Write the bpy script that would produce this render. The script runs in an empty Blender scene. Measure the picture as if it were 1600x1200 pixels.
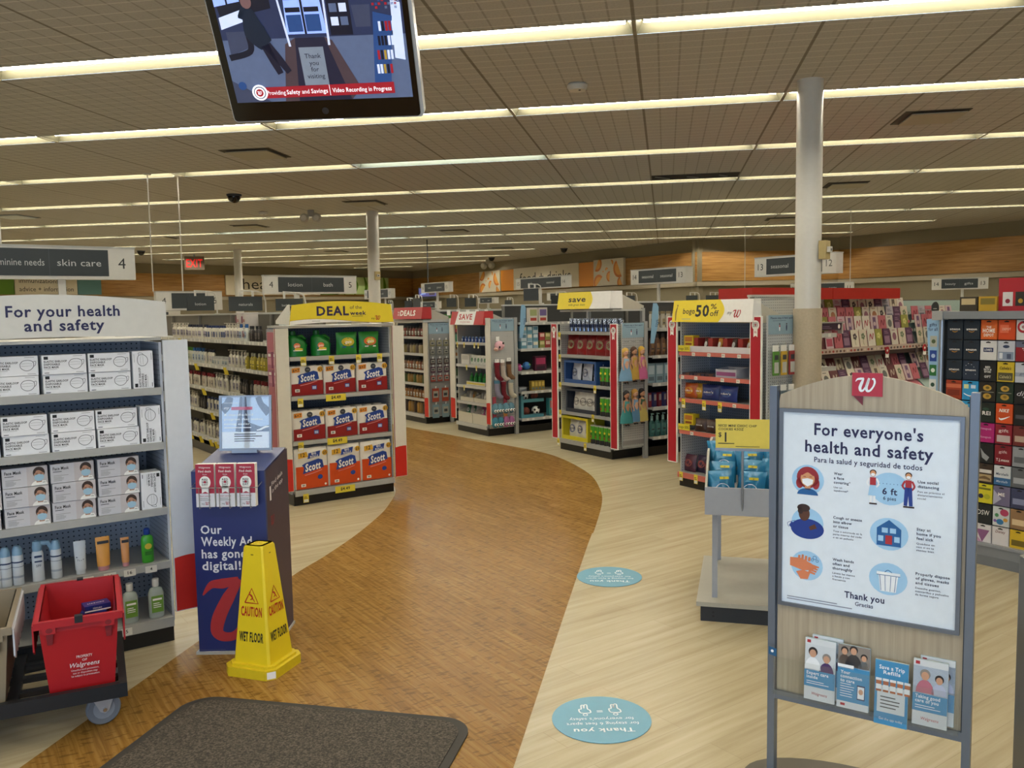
import bpy, math, random
from mathutils import Matrix, Vector
random.seed(7)
SC = bpy.context.scene
COL = SC.collection
PI = math.pi

# ---------------------------------------------------------------- camera, world, exposure
CAM_H = 1.65
FPX = 1347.3
CX = Vector((0.98447495, 0.17472516, -0.0167392))
CY = Vector((0.00169355, 0.08590654, 0.99630176))
CZ = Vector((0.17551699, -0.98086247, 0.08427693))
cam_d = bpy.data.cameras.new('camera')
cam = bpy.data.objects.new('camera', cam_d)
COL.objects.link(cam)
cam_d.sensor_width = 36.0
cam_d.lens = FPX / 1600 * 36.0
cam_d.clip_start = 0.05
cam_d.clip_end = 200
cam.matrix_world = Matrix(((CX.x, CY.x, CZ.x, 0), (CX.y, CY.y, CZ.y, 0), (CX.z, CY.z, CZ.z, CAM_H), (0, 0, 0, 1)))
SC.camera = cam

world = bpy.data.worlds.new('World')
SC.world = world
world.use_nodes = True
wn = world.node_tree
wn.nodes.clear()
w_out = wn.nodes.new('ShaderNodeOutputWorld')
w_bg = wn.nodes.new('ShaderNodeBackground')
w_bg.inputs['Color'].default_value = (0.62, 0.78, 1.0, 1)
w_bg.inputs['Strength'].default_value = 3.6
wn.links.new(w_bg.outputs[0], w_out.inputs[0])

SC.view_settings.view_transform = 'Standard'
SC.view_settings.look = 'None'
SC.view_settings.gamma = 1.0
SC.view_settings.use_curve_mapping = False
SC.view_settings.exposure = 0.0
SC.cycles.max_bounces = 7
SC.cycles.diffuse_bounces = 4
SC.cycles.glossy_bounces = 3
SC.cycles.transparent_max_bounces = 32
SC.cycles.caustics_reflective = False
SC.cycles.caustics_refractive = False

LAMP_WARM = (1.0, 0.93, 0.76)
LAMP_COOL = (0.82, 0.94, 1.0)
LAMP_STRENGTH = 78.0

# ---------------------------------------------------------------- materials
def s2l(c):
    return c / 12.92 if c <= 0.04045 else ((c + 0.055) / 1.055) ** 2.4
def rgb(h):
    h = h.lstrip('#')
    return tuple(s2l(int(h[i:i + 2], 16) / 255) for i in (0, 2, 4)) + (1.0,)
MATS = {}
def base_mat(name):
    m = bpy.data.materials.new(name)
    m.use_nodes = True
    nt = m.node_tree
    b = nt.nodes['Principled BSDF']
    return m, nt, b
def mat(h, rough=0.5, metal=0.0, var=0.05, scale=30, emit=0.0, alpha=None, bump=0.0):
    """plain surface in one hue with a faint procedural unevenness"""
    key = (h, rough, metal, var, scale, emit, alpha, bump)
    if key in MATS:
        return MATS[key]
    m, nt, b = base_mat('surface_' + h.strip('#'))
    c = rgb(h)
    tc = nt.nodes.new('ShaderNodeTexCoord')
    nz = nt.nodes.new('ShaderNodeTexNoise')
    nz.inputs['Scale'].default_value = scale
    nz.inputs['Detail'].default_value = 3
    nt.links.new(tc.outputs['Object'], nz.inputs['Vector'])
    mx = nt.nodes.new('ShaderNodeMix')
    mx.data_type = 'RGBA'
    mx.inputs[6].default_value = tuple(x * (1 - var) for x in c[:3]) + (1,)
    mx.inputs[7].default_value = tuple(min(1, x * (1 + var)) for x in c[:3]) + (1,)
    nt.links.new(nz.outputs[0], mx.inputs[0])
    nt.links.new(mx.outputs[2], b.inputs['Base Color'])
    b.inputs['Roughness'].default_value = rough
    b.inputs['Metallic'].default_value = metal
    if emit:
        nt.links.new(mx.outputs[2], b.inputs['Emission Color'])
        b.inputs['Emission Strength'].default_value = emit
    if alpha is not None:
        b.inputs['Alpha'].default_value = alpha
    if bump:
        bp = nt.nodes.new('ShaderNodeBump')
        bp.inputs['Strength'].default_value = bump
        bp.inputs['Distance'].default_value = 0.004
        nt.links.new(nz.outputs[0], bp.inputs['Height'])
        nt.links.new(bp.outputs[0], b.inputs['Normal'])
    MATS[key] = m
    return m

def nmath(nt, op, a, b=None, c=None):
    n = nt.nodes.new('ShaderNodeMath')
    n.operation = op
    for i, v in enumerate((a, b, c)):
        if v is None:
            continue
        if isinstance(v, (int, float)):
            n.inputs[i].default_value = v
        else:
            nt.links.new(v, n.inputs[i])
    return n.outputs[0]
def nmix(nt, f, a, b):
    mx = nt.nodes.new('ShaderNodeMix')
    mx.data_type = 'RGBA'
    for i, v in ((0, f), (6, a), (7, b)):
        if isinstance(v, (int, float)):
            mx.inputs[i].default_value = v
        elif isinstance(v, tuple):
            mx.inputs[i].default_value = v
        else:
            nt.links.new(v, mx.inputs[i])
    return mx.outputs[2]
def ncoord(nt, rot=0.0, scale=(1, 1, 1)):
    tc = nt.nodes.new('ShaderNodeTexCoord')
    mp = nt.nodes.new('ShaderNodeMapping')
    mp.inputs['Rotation'].default_value = (0, 0, rot)
    nt.links.new(tc.outputs['Object'], mp.inputs['Vector'])
    m2 = nt.nodes.new('ShaderNodeMapping')
    m2.inputs['Scale'].default_value = scale
    nt.links.new(mp.outputs[0], m2.inputs['Vector'])
    return m2.outputs[0]
def nnoise(nt, vec, scale, detail=4, rough=0.6):
    n = nt.nodes.new('ShaderNodeTexNoise')
    n.inputs['Scale'].default_value = scale
    n.inputs['Detail'].default_value = detail
    n.inputs['Roughness'].default_value = rough
    nt.links.new(vec, n.inputs['Vector'])
    return n.outputs[0]
def nramp(nt, fac, stops):
    r = nt.nodes.new('ShaderNodeValToRGB')
    e = r.color_ramp.elements
    while len(e) < len(stops):
        e.new(0.5)
    for i, (p, c) in enumerate(stops):
        e[i].position = p
        e[i].color = c if isinstance(c, tuple) else rgb(c)
    nt.links.new(fac, r.inputs[0])
    return r.outputs[0]

def peg_mat(h, axis, hole='3c4048', pitch=0.0254, rad=0.16):
    """pegboard: rows of small dark holes, laid out on the panel itself"""
    key = ('peg', h, axis, hole)
    if key in MATS:
        return MATS[key]
    m, nt, b = base_mat('pegboard_' + h)
    tc = nt.nodes.new('ShaderNodeTexCoord')
    sp = nt.nodes.new('ShaderNodeSeparateXYZ')
    nt.links.new(tc.outputs['Object'], sp.inputs[0])
    u = sp.outputs[0 if axis == 'x' else 1]
    v = sp.outputs[2]
    fu = nmath(nt, 'SUBTRACT', nmath(nt, 'FRACT', nmath(nt, 'MULTIPLY', u, 1 / pitch)), 0.5)
    fv = nmath(nt, 'SUBTRACT', nmath(nt, 'FRACT', nmath(nt, 'MULTIPLY', v, 1 / pitch)), 0.5)
    d = nmath(nt, 'SQRT', nmath(nt, 'ADD', nmath(nt, 'MULTIPLY', fu, fu), nmath(nt, 'MULTIPLY', fv, fv)))
    f = nmath(nt, 'LESS_THAN', d, rad)
    nt.links.new(nmix(nt, f, rgb(h), rgb(hole)), b.inputs['Base Color'])
    b.inputs['Roughness'].default_value = 0.55
    MATS[key] = m
    return m

def wood_mat(name, c1, c2, c3, rot=0.0, stretch=(1.2, 14, 14), rough=0.45, scale=2.2):
    if name in MATS:
        return MATS[name]
    m, nt, b = base_mat(name)
    v = ncoord(nt, rot, stretch)
    n = nnoise(nt, v, scale, 6, 0.62)
    nt.links.new(nramp(nt, n, [(0.3, c1), (0.5, c2), (0.7, c3)]), b.inputs['Base Color'])
    b.inputs['Roughness'].default_value = rough
    MATS[name] = m
    return m

def floor_mat(name, rot, cols, bw, bh, grain, seam, rough, flecks=None, spec=0.2):
    m, nt, b = base_mat(name)
    v = ncoord(nt, rot)
    br = nt.nodes.new('ShaderNodeTexBrick')
    br.offset = 0.37
    br.inputs['Scale'].default_value = 1.0
    br.inputs['Brick Width'].default_value = bw
    br.inputs['Row Height'].default_value = bh
    br.inputs['Mortar Size'].default_value = 0.0012
    br.inputs['Color1'].default_value = (0, 0, 0, 1)
    br.inputs['Color2'].default_value = (1, 1, 1, 1)
    br.inputs['Mortar'].default_value = (0.5, 0.5, 0.5, 1)
    nt.links.new(v, br.inputs['Vector'])
    v2 = ncoord(nt, rot, grain)
    n = nnoise(nt, v2, 1.0, 5, 0.6)
    bw_ = nt.nodes.new('ShaderNodeRGBToBW')
    nt.links.new(br.outputs['Color'], bw_.inputs[0])
    t = nmath(nt, 'ADD', nmath(nt, 'MULTIPLY', n, 0.9), nmath(nt, 'MULTIPLY', bw_.outputs[0], 0.1))
    col = nramp(nt, t, [(0.3, cols[0]), (0.48, cols[1]), (0.68, cols[2])])
    if flecks:
        v3 = ncoord(nt, rot + 0.12, flecks[0])
        f = nnoise(nt, v3, 1.0, 1, 0.5)
        ff = nmath(nt, 'MULTIPLY', nmath(nt, 'GREATER_THAN', f, flecks[1]), 0.5)
        col = nmix(nt, ff, col, rgb(flecks[2]))
    col = nmix(nt, nmath(nt, 'MULTIPLY', br.outputs['Fac'], 0.5), col, rgb(seam))
    nt.links.new(col, b.inputs['Base Color'])
    b.inputs['Roughness'].default_value = rough
    b.inputs['Specular IOR Level'].default_value = spec
    return m

def tile_ceiling_mat():
    m, nt, b = base_mat('scored_ceiling_tile')
    tc = nt.nodes.new('ShaderNodeTexCoord')
    sp = nt.nodes.new('ShaderNodeSeparateXYZ')
    nt.links.new(tc.outputs['Object'], sp.inputs[0])
    def line(o, pitch, off, half):
        f = nmath(nt, 'FRACT', nmath(nt, 'DIVIDE', nmath(nt, 'ADD', o, 100 * pitch - off), pitch))
        d = nmath(nt, 'ABSOLUTE', nmath(nt, 'SUBTRACT', f, 0.5))
        return nmath(nt, 'GREATER_THAN', d, 0.5 - half / pitch)
    gx = line(sp.outputs[0], 0.1525, -0.2, 0.007)
    gy_lit = line(sp.outputs[1], 0.1525, 0.05, 0.0065)
    bar = line(sp.outputs[0], 1.22, -0.2, 0.012)
    n = nnoise(nt, tc.outputs['Object'], 60, 3)
    base = nramp(nt, n, [(0.3, 'a8a49d'), (0.7, 'b5b1aa')])
    c = nmix(nt, nmath(nt, 'MULTIPLY', gx, 0.42), base, rgb('6b6456'))
    c = nmix(nt, nmath(nt, 'MULTIPLY', gy_lit, 0.50), c, rgb('dedacf'))  # light caught on the cross grooves, painted in as paler lines
    c = nmix(nt, nmath(nt, 'MULTIPLY', bar, 0.75), c, rgb('6a6252'))
    nt.links.new(c, b.inputs['Base Color'])
    b.inputs['Roughness'].default_value = 0.9
    return m

def clear_mat(name, tint=(1, 1, 1, 1), amount=0.12, rough=0.05):
    """thin clear plastic or glass"""
    if name in MATS:
        return MATS[name]
    m, nt, b = base_mat(name)
    nt.nodes.remove(b)
    o = nt.nodes['Material Output']
    t = nt.nodes.new('ShaderNodeBsdfTransparent')
    t.inputs[0].default_value = tint
    g = nt.nodes.new('ShaderNodeBsdfGlossy')
    g.inputs['Roughness'].default_value = rough
    mx = nt.nodes.new('ShaderNodeMixShader')
    mx.inputs[0].default_value = amount * 0.6
    nt.links.new(t.outputs[0], mx.inputs[1])
    nt.links.new(g.outputs[0], mx.inputs[2])
    nt.links.new(mx.outputs[0], o.inputs[0])
    MATS[name] = m
    return m

# ---------------------------------------------------------------- lettering
FONT_CACHE = {}
def glyphs(s, bold=0, italic=0.0):
    key = (s, bold, italic)
    if key in FONT_CACHE:
        return FONT_CACHE[key]
    cu = bpy.data.curves.new('lettering', 'FONT')
    cu.body = s
    cu.size = 1.0
    cu.resolution_u = 2
    cu.fill_mode = 'FRONT'
    cu.offset = 0.0105 * bold
    cu.shear = italic
    if bold:
        cu.space_character = 1.0 + 0.045 * bold
    ob = bpy.data.objects.new('lettering', cu)
    COL.objects.link(ob)
    dg = bpy.context.evaluated_depsgraph_get()
    me = bpy.data.meshes.new_from_object(ob.evaluated_get(dg))
    vs = [(v.co.x, v.co.y) for v in me.vertices]
    fs = [tuple(p.vertices) for p in me.polygons]
    bpy.data.objects.remove(ob)
    bpy.data.curves.remove(cu)
    bpy.data.meshes.remove(me)
    if not vs:
        vs, fs = [(0, 0), (0.1, 0), (0, 0.1)], [(0, 1, 2)]
    x0 = min(v[0] for v in vs); x1 = max(v[0] for v in vs)
    FONT_CACHE[key] = (vs, fs, x0, x1)
    return FONT_CACHE[key]

# ---------------------------------------------------------------- mesh builder
class MB:
    def __init__(s):
        s.v = []; s.f = []; s.mi = []; s.slots = []; s.sm = False
    def slot(s, m):
        if isinstance(m, str):
            m = mat(m)
        for i, x in enumerate(s.slots):
            if x is m:
                return i
        s.slots.append(m)
        return len(s.slots) - 1
    def geo(s, vs, fs, m):
        o = len(s.v); k = s.slot(m)
        s.v += [tuple(v) for v in vs]
        for f in fs:
            s.f.append(tuple(i + o for i in f)); s.mi.append(k)
        return s
    def box(s, x0, y0, z0, x1, y1, z1, m):
        vs = [(x0, y0, z0), (x1, y0, z0), (x1, y1, z0), (x0, y1, z0), (x0, y0, z1), (x1, y0, z1), (x1, y1, z1), (x0, y1, z1)]
        return s.geo(vs, [(3, 2, 1, 0), (4, 5, 6, 7), (0, 1, 5, 4), (1, 2, 6, 5), (2, 3, 7, 6), (3, 0, 4, 7)], m)
    def frustum(s, b0, b1, z0, t0, t1, z1, m):
        """box whose bottom rectangle b0-b1 and top rectangle t0-t1 differ"""
        vs = [(b0[0], b0[1], z0), (b1[0], b0[1], z0), (b1[0], b1[1], z0), (b0[0], b1[1], z0), (t0[0], t0[1], z1), (t1[0], t0[1], z1), (t1[0], t1[1], z1), (t0[0], t1[1], z1)]
        return s.geo(vs, [(3, 2, 1, 0), (4, 5, 6, 7), (0, 1, 5, 4), (1, 2, 6, 5), (2, 3, 7, 6), (3, 0, 4, 7)], m)
    def poly(s, pts, m):
        return s.geo(pts, [tuple(range(len(pts)))], m)
    def prism(s, pts, axis, a, b, m):
        """outline pts extruded along an axis; pts are (x,z) for y, (y,z) for x, (x,y) for z"""
        n = len(pts)
        def P(p, t):
            return (p[0], t, p[1]) if axis == 'y' else ((t, p[0], p[1]) if axis == 'x' else (p[0], p[1], t))
        vs = [P(p, a) for p in pts] + [P(p, b) for p in pts]
        fs = [tuple(range(n)), tuple(range(2 * n - 1, n - 1, -1))]
        fs += [((i + 1) % n, i, n + i, n + (i + 1) % n) for i in range(n)]
        return s.geo(vs, fs, m)
    def loft(s, rings, m, caps=True):
        n = len(rings[0]); vs = [p for r in rings for p in r]
        fs = []
        for k in range(len(rings) - 1):
            for i in range(n):
                j = (i + 1) % n
                fs.append((k * n + i, k * n + j, (k + 1) * n + j, (k + 1) * n + i))
        if caps:
            fs.append(tuple(range(n - 1, -1, -1)))
            fs.append(tuple(range((len(rings) - 1) * n, len(rings) * n)))
        s.sm = True
        return s.geo(vs, fs, m)
    def lathe(s, prof, m, cx=0, cy=0, n=14, sx=1.0, sy=1.0):
        """prof: (radius, z); m: one material"""
        return s.loft([[(cx + r * sx * math.cos(2 * PI * i / n), cy + r * sy * math.sin(2 * PI * i / n), z) for i in range(n)] for r, z in prof], m)
    def tube(s, pts, r, m, n=6):
        pts = [Vector(p) for p in pts]
        rings = []
        for i, p in enumerate(pts):
            d = (pts[min(i + 1, len(pts) - 1)] - pts[max(i - 1, 0)]).normalized()
            a = d.cross(Vector((0, 0, 1)))
            if a.length < 1e-3:
                a = d.cross(Vector((1, 0, 0)))
            a.normalize(); b = d.cross(a).normalized()
            rr = r[i] if isinstance(r, (list, tuple)) else r
            rings.append([tuple(p + a * rr * math.cos(2 * PI * k / n) - b * rr * math.sin(2 * PI * k / n)) for k in range(n)])
        return s.loft(rings, m)
    def ell(s, c, r, m, nu=12, nv=8):
        if isinstance(r, (int, float)):
            r = (r, r, r)
        rings = []
        for j in range(nv + 1):
            a = -PI / 2 + PI * j / nv
            cr = max(math.cos(a), 1e-3)
            rings.append([(c[0] + r[0] * cr * math.cos(2 * PI * i / nu), c[1] + r[1] * cr * math.sin(2 * PI * i / nu), c[2] + r[2] * math.sin(a)) for i in range(nu)])
        return s.loft(rings, m)
    def surf(s, o, right=(1, 0, 0), up=(0, 0, 1)):
        return Surf(s, o, right, up)
    def xf(s, M):
        s.v = [tuple(M @ Vector(v)) for v in s.v]
        return s
    def add(s, o):
        k = len(s.v); mp = [s.slot(m) for m in o.slots]
        s.v += o.v
        s.f += [tuple(i + k for i in f) for f in o.f]
        s.mi += [mp[i] for i in o.mi]
        s.sm = s.sm or o.sm
        return s
    def mesh(s, name):
        me = bpy.data.meshes.new(name)
        me.from_pydata(s.v, [], s.f)
        for m in s.slots:
            me.materials.append(m)
        me.polygons.foreach_set('material_index', s.mi)
        if s.sm:
            me.shade_smooth()
            me.set_sharp_from_angle(angle=math.radians(38))
        me.update()
        return me

class Surf:
    """a flat printed face: origin, right and up; prints lie a hair above it"""
    def __init__(s, mb, o, right, up):
        s.mb = mb; s.o = Vector(o); s.r = Vector(right).normalized(); s.u = Vector(up).normalized()
        s.n = s.r.cross(s.u); s.k = 1
    def P(s, x, y, lift):
        return tuple(s.o + s.r * x + s.u * y + s.n * lift)
    def lift(s, layer):
        return 0.0007 * layer
    def rect(s, x0, y0, x1, y1, m, layer=1):
        l = s.lift(layer)
        s.mb.poly([s.P(x0, y0, l), s.P(x1, y0, l), s.P(x1, y1, l), s.P(x0, y1, l)], m)
        return s
    def poly(s, pts, m, layer=1):
        l = s.lift(layer)
        s.mb.poly([s.P(x, y, l) for x, y in pts], m)
        return s
    def ell(s, cx, cy, rx, ry, m, layer=1, n=24):
        return s.poly([(cx + rx * math.cos(2 * PI * i / n), cy + ry * math.sin(2 * PI * i / n)) for i in range(n)], m, layer)
    def text(s, t, x, y, h, m, w=None, align='l', bold=0, layer=2, italic=0.0, rot=0.0):
        vs, fs, x0, x1 = glyphs(t, bold, italic)
        k = h / 0.73
        kx = k if w is None else w / max(x1 - x0, 1e-4)
        off = {'l': -x0, 'c': -(x0 + x1) / 2, 'r': -x1}[align]
        l = s.lift(layer); ca, sa = math.cos(rot), math.sin(rot)
        out = []
        for a, b in vs:
            p, q = (a + off) * kx, b * k
            out.append(s.P(x + p * ca - q * sa, y + p * sa + q * ca, l))
        s.mb.geo(out, fs, m)
        return s
    def lines(s, x, y, w, n, dy, m, h=0.35, seed=1, layer=2):
        """small print too fine to read"""
        rr = random.Random(seed)
        for i in range(n):
            s.rect(x, y - i * dy, x + w * rr.uniform(0.7, 1.0), y - i * dy + dy * h, m, layer)
        return s
    def ribbon(s, pts, wid, m, layer=2, sub=6):
        """brush stroke through pts, widths per point"""
        P = [Vector(p) for p in pts]
        n = len(P); C = []; W = []
        for i in range(n - 1):
            a, b, c, d = P[max(i - 1, 0)], P[i], P[i + 1], P[min(i + 2, n - 1)]
            for k in range(sub):
                t = k / sub
                C.append(0.5 * ((2 * b) + (c - a) * t + (2 * a - 5 * b + 4 * c - d) * t * t + (3 * b - a - 3 * c + d) * t ** 3))
                W.append(wid[i] * (1 - t) + wid[i + 1] * t)
        C.append(P[-1]); W.append(wid[-1])
        l = s.lift(layer); vs = []; fs = []
        for i, p in enumerate(C):
            d = (C[min(i + 1, len(C) - 1)] - C[max(i - 1, 0)])
            d = d.normalized() if d.length > 1e-9 else Vector((1, 0))
            nn = Vector((-d.y, d.x)) * W[i] / 2
            vs += [s.P(*(p + nn), l), s.P(*(p - nn), l)]
            if i:
                fs.append((2 * i - 2, 2 * i - 1, 2 * i + 1, 2 * i))
        s.mb.geo(vs, fs, m)
        return s
    def flying_w(s, x, y, h, m, layer=2):
        """the swashed script initial that stands on the store's signs; x,y lower left, h height"""
        q = lambda pts: [(x + a * h, y + b * h) for a, b in pts]
        w = lambda ws: [a * h for a in ws]
        s.ribbon(q([(-0.05, 0.70), (0.08, 0.86), (0.28, 0.90), (0.50, 0.93)]), w([0.02, 0.12, 0.16, 0.10]), m, layer)
        s.ribbon(q([(0.48, 0.93), (0.36, 0.62), (0.25, 0.30), (0.30, 0.08), (0.45, 0.10), (0.62, 0.36), (0.76, 0.70), (0.84, 0.96)]), w([0.10, 0.19, 0.20, 0.17, 0.13, 0.09, 0.12, 0.15]), m, layer)
        s.ribbon(q([(0.84, 0.96), (0.74, 0.62), (0.66, 0.30), (0.72, 0.08), (0.90, 0.10), (1.10, 0.36), (1.20, 0.66), (1.14, 0.90), (1.02, 0.88)]), w([0.15, 0.18, 0.19, 0.17, 0.13, 0.11, 0.13, 0.14, 0.08]), m, layer)
        return s

# ---------------------------------------------------------------- objects
def thing(name, label, cat, loc=(0, 0, 0), rz=0.0, group=None):
    o = bpy.data.objects.new(name, None)
    o.empty_display_size = 0.1
    COL.objects.link(o)
    o.location = loc; o.rotation_euler = (0, 0, rz)
    o['label'] = label; o['category'] = cat
    if group:
        o['group'] = group
    return o
def part(name, mb, parent, label=None):
    o = bpy.data.objects.new(name, mb.mesh(name))
    COL.objects.link(o)
    o.parent = parent
    if label:
        o['label'] = label
    return o
def solo(name, mb, label, cat, loc=(0, 0, 0), rz=0.0, group=None):
    o = bpy.data.objects.new(name, mb.mesh(name))
    COL.objects.link(o)
    o.location = loc; o.rotation_euler = (0, 0, rz)
    o['label'] = label; o['category'] = cat
    if group:
        o['group'] = group
    return o
def structure(name, mb):
    o = bpy.data.objects.new(name, mb.mesh(name))
    COL.objects.link(o)
    o['kind'] = 'structure'
    return o
def copytree(o, parent=None):
    c = o.copy()
    COL.objects.link(c)
    if parent:
        c.parent = parent
    for ch in list(KIDS.get(o.name, ())):
        copytree(ch, c)
    return c
KIDS = {}
PROTO = {}
def put(key, build, label, cat, loc, rz=0.0, group=None, ry=0.0, rx=0.0):
    """stand one more of a kind: the first is built, the rest are copies of it and its parts"""
    if key in PROTO:
        o = copytree(PROTO[key])
    else:
        o = build()
        PROTO[key] = o
        def reg(a):
            KIDS[a.name] = [b for b in COL.objects if b.parent is a]
            for b in KIDS[a.name]:
                reg(b)
        reg(o)
    o.location = loc; o.rotation_euler = (rx, ry, rz)
    o['label'] = label; o['category'] = cat
    if group:
        o['group'] = group
    elif 'group' in o:
        del o['group']
    return o
def bare(name, mb=None):
    """an object that put() will label"""
    o = bpy.data.objects.new(name, mb.mesh(name) if mb else None)
    COL.objects.link(o)
    return o
ORD = ['first', 'second', 'third', 'fourth', 'fifth', 'sixth', 'seventh', 'eighth', 'ninth', 'tenth']
def nth(i):
    return ORD[i] if i < 10 else str(i + 1) + 'th'

class F:
    """a fixture's own frame: x along its face, y away from the shopper, z up"""
    def __init__(s, x, y, deg):
        s.x = x; s.y = y; s.a = math.radians(deg); s.c = math.cos(s.a); s.s = math.sin(s.a)
    def p(s, x, y, z=0.0):
        return (s.x + x * s.c - y * s.s, s.y + x * s.s + y * s.c, z)
    def shift(s, x, y):
        q = s.p(x, y)
        return F(q[0], q[1], math.degrees(s.a))

# common finishes
WHITE = mat('e6e3da', 0.4); OFFWHITE = mat('dfdcd2', 0.45); PAPER = mat('f0eee8', 0.6)
GREY = mat('9a9a98', 0.45); LGREY = mat('b4b3ae', 0.42); DGREY = mat('3a3d42', 0.5); BLACK = mat('141415', 0.45)
KICK = mat('161617', 0.35); RED = mat('b3202c', 0.45); BRED = mat('c8281e', 0.45); YEL = mat('e8d028', 0.45)
NAVY = mat('1b2450', 0.5); INK = mat('22244e', 0.55); CHROME = mat('c9cbce', 0.22, 0.9); SLATE = mat('2c3338', 0.55)
STEEL = mat('8c929c', 0.35, 0.6); TEAL = mat('4f9db4', 0.5); SKYB = mat('a9d3ee', 0.55); PALE = mat('e2ebf4', 0.5)
# ================================================================ the room
CEIL = 3.5
A0 = (-25.0, 15.9); A1 = (-11.1, 37.4); A2 = (0.82, 24.1); A3 = (4.65, 24.95); A4 = (14.0, 14.9); A5 = (14.0, -2.6); A6 = (-25.0, -2.6)
ROOM = [A0, A6, A5, A4, A3, A2, A1]
def seg(a, b):
    d = (b[0] - a[0], b[1] - a[1])
    return F(a[0], a[1], math.degrees(math.atan2(d[1], d[0]))), math.hypot(*d)

BEIGE = floor_mat('pale_plank_vinyl', math.radians(-46), ['aa9b7b', 'b7a989', 'c2b596'], 1.22, 0.152, (1.1, 20, 1), '94846a', 0.26, None, 0.12)
BAMBOO = floor_mat('bamboo_vinyl', math.radians(46), ['7c5929', '8e6932', 'a17c40'], 0.92, 0.152, (3.0, 60, 1), '5f4222', 0.26, ((62, 15, 1), 0.615, '553a1c'), 0.045)
mb = MB(); mb.poly([(x, y, 0) for x, y in ROOM], BEIGE)
structure('floor', mb)

# the winding bamboo-coloured walk
left = [(-2.35, -2.55), (-2.35, 3.0), (-2.335, 4.9), (-2.30, 5.45), (-2.285, 6.05), (-2.315, 6.7), (-2.37, 7.1), (-2.45, 7.5), (-2.62, 7.95), (-2.9, 8.45), (-3.3, 8.95), (-3.9, 9.55), (-4.8, 10.45), (-6.4, 12.0), (-9.2, 14.6)]
right = [(-7.8, 16.0), (-5.2, 13.5), (-3.72, 11.95), (-2.92, 11.25), (-2.145, 10.55), (-1.49, 9.95), (-1.12, 9.42), (-0.77, 8.62), (-0.61, 7.93), (-0.54, 7.31), (-0.53, 6.34), (-0.545, 5.37), (-0.545, -2.55)]
def smooth(pts, sub=5):
    P = [Vector(p) for p in pts]; out = []
    for i in range(len(P) - 1):
        a, b, c, d = P[max(i - 1, 0)], P[i], P[i + 1], P[min(i + 2, len(P) - 1)]
        for k in range(sub):
            t = k / sub
            out.append(0.5 * ((2 * b) + (c - a) * t + (2 * a - 5 * b + 4 * c - d) * t * t + (3 * b - a - 3 * c + d) * t ** 3))
    return out + [P[-1]]
outline = smooth(left) + smooth(right)
mb = MB(); mb.poly([(p.x, p.y, 0.0008) for p in outline], BAMBOO)
structure('floor_walkway', mb)

# ceiling: bands of scored tile between the recessed light rows
ROWS = [-1.75, 0.75, 3.27, 5.77, 7.98, 10.40, 12.88, 15.46, 18.04, 20.63, 23.18, 25.75, 28.3, 30.9, 33.4, 35.6]
SLOT = 0.30; SEG = 2.44
OFFS = [0.0, 0.0, 0.0, -0.2, -1.41, -1.41, -1.41, -0.2 - 2.44, -2.63, -1.41, -0.2, -1.41, -0.2, -1.41, -0.2, -1.41]
def xrange_at(y):
    xs = []
    n = len(ROOM)
    for i in range(n):
        (x0, y0), (x1, y1) = ROOM[i], ROOM[(i + 1) % n]
        if (y0 <= y) != (y1 <= y):
            xs.append(x0 + (x1 - x0) * (y - y0) / (y1 - y0))
    return min(xs), max(xs)
TILE = tile_ceiling_mat()
LIGHTS = []
mb = MB()
edges = sorted(set([round(p[1], 4) for p in ROOM]))
def band(y0, y1):
    """ceiling between two lines across the room, split where the walls turn"""
    ys = [y0] + [e for e in edges if y0 < e < y1] + [y1]
    for a, b in zip(ys, ys[1:]):
        la, ra = xrange_at(a + 1e-4); lb, rb = xrange_at(b - 1e-4)
        mb.poly([(la, a, CEIL), (lb, b, CEIL), (rb, b, CEIL), (ra, a, CEIL)], TILE)
yc = -2.6
for r, y in enumerate(ROWS):
    band(yc, y)
    l0, r0 = xrange_at(y); l1, r1 = xrange_at(y + SLOT)
    l0, r0 = max(l0, l1) + 0.5, min(r0, r1) - 0.5
    l0 = max(l0, -1.06 * y - 4.2); r0 = min(r0, 0.5 * y + 3.6)
    if y < 4:
        l0, r0 = -6.3, 4.2
    off = OFFS[r]
    k0 = math.ceil((l0 - off) / SEG); k1 = math.floor((r0 - off) / SEG)
    xa, xb = off + k0 * SEG, off + k1 * SEG
    for a, b, c, d in ((l0 - 3, None, xa, None), (xb, None, r0 + 3, None)):
        pass
    la, ra = xrange_at(y); lb, rb = xrange_at(y + SLOT - 1e-4)
    mb.poly([(la, y, CEIL), (lb, y + SLOT, CEIL), (xa, y + SLOT, CEIL), (xa, y, CEIL)], TILE)
    mb.poly([(xb, y, CEIL), (xb, y + SLOT, CEIL), (rb, y + SLOT, CEIL), (ra, y, CEIL)], TILE)
    for k in range(k0, k1):
        LIGHTS.append((r, k - k0, off + k * SEG, y))
    yc = y + SLOT
band(yc, 37.4)
structure('ceiling', mb)

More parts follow.
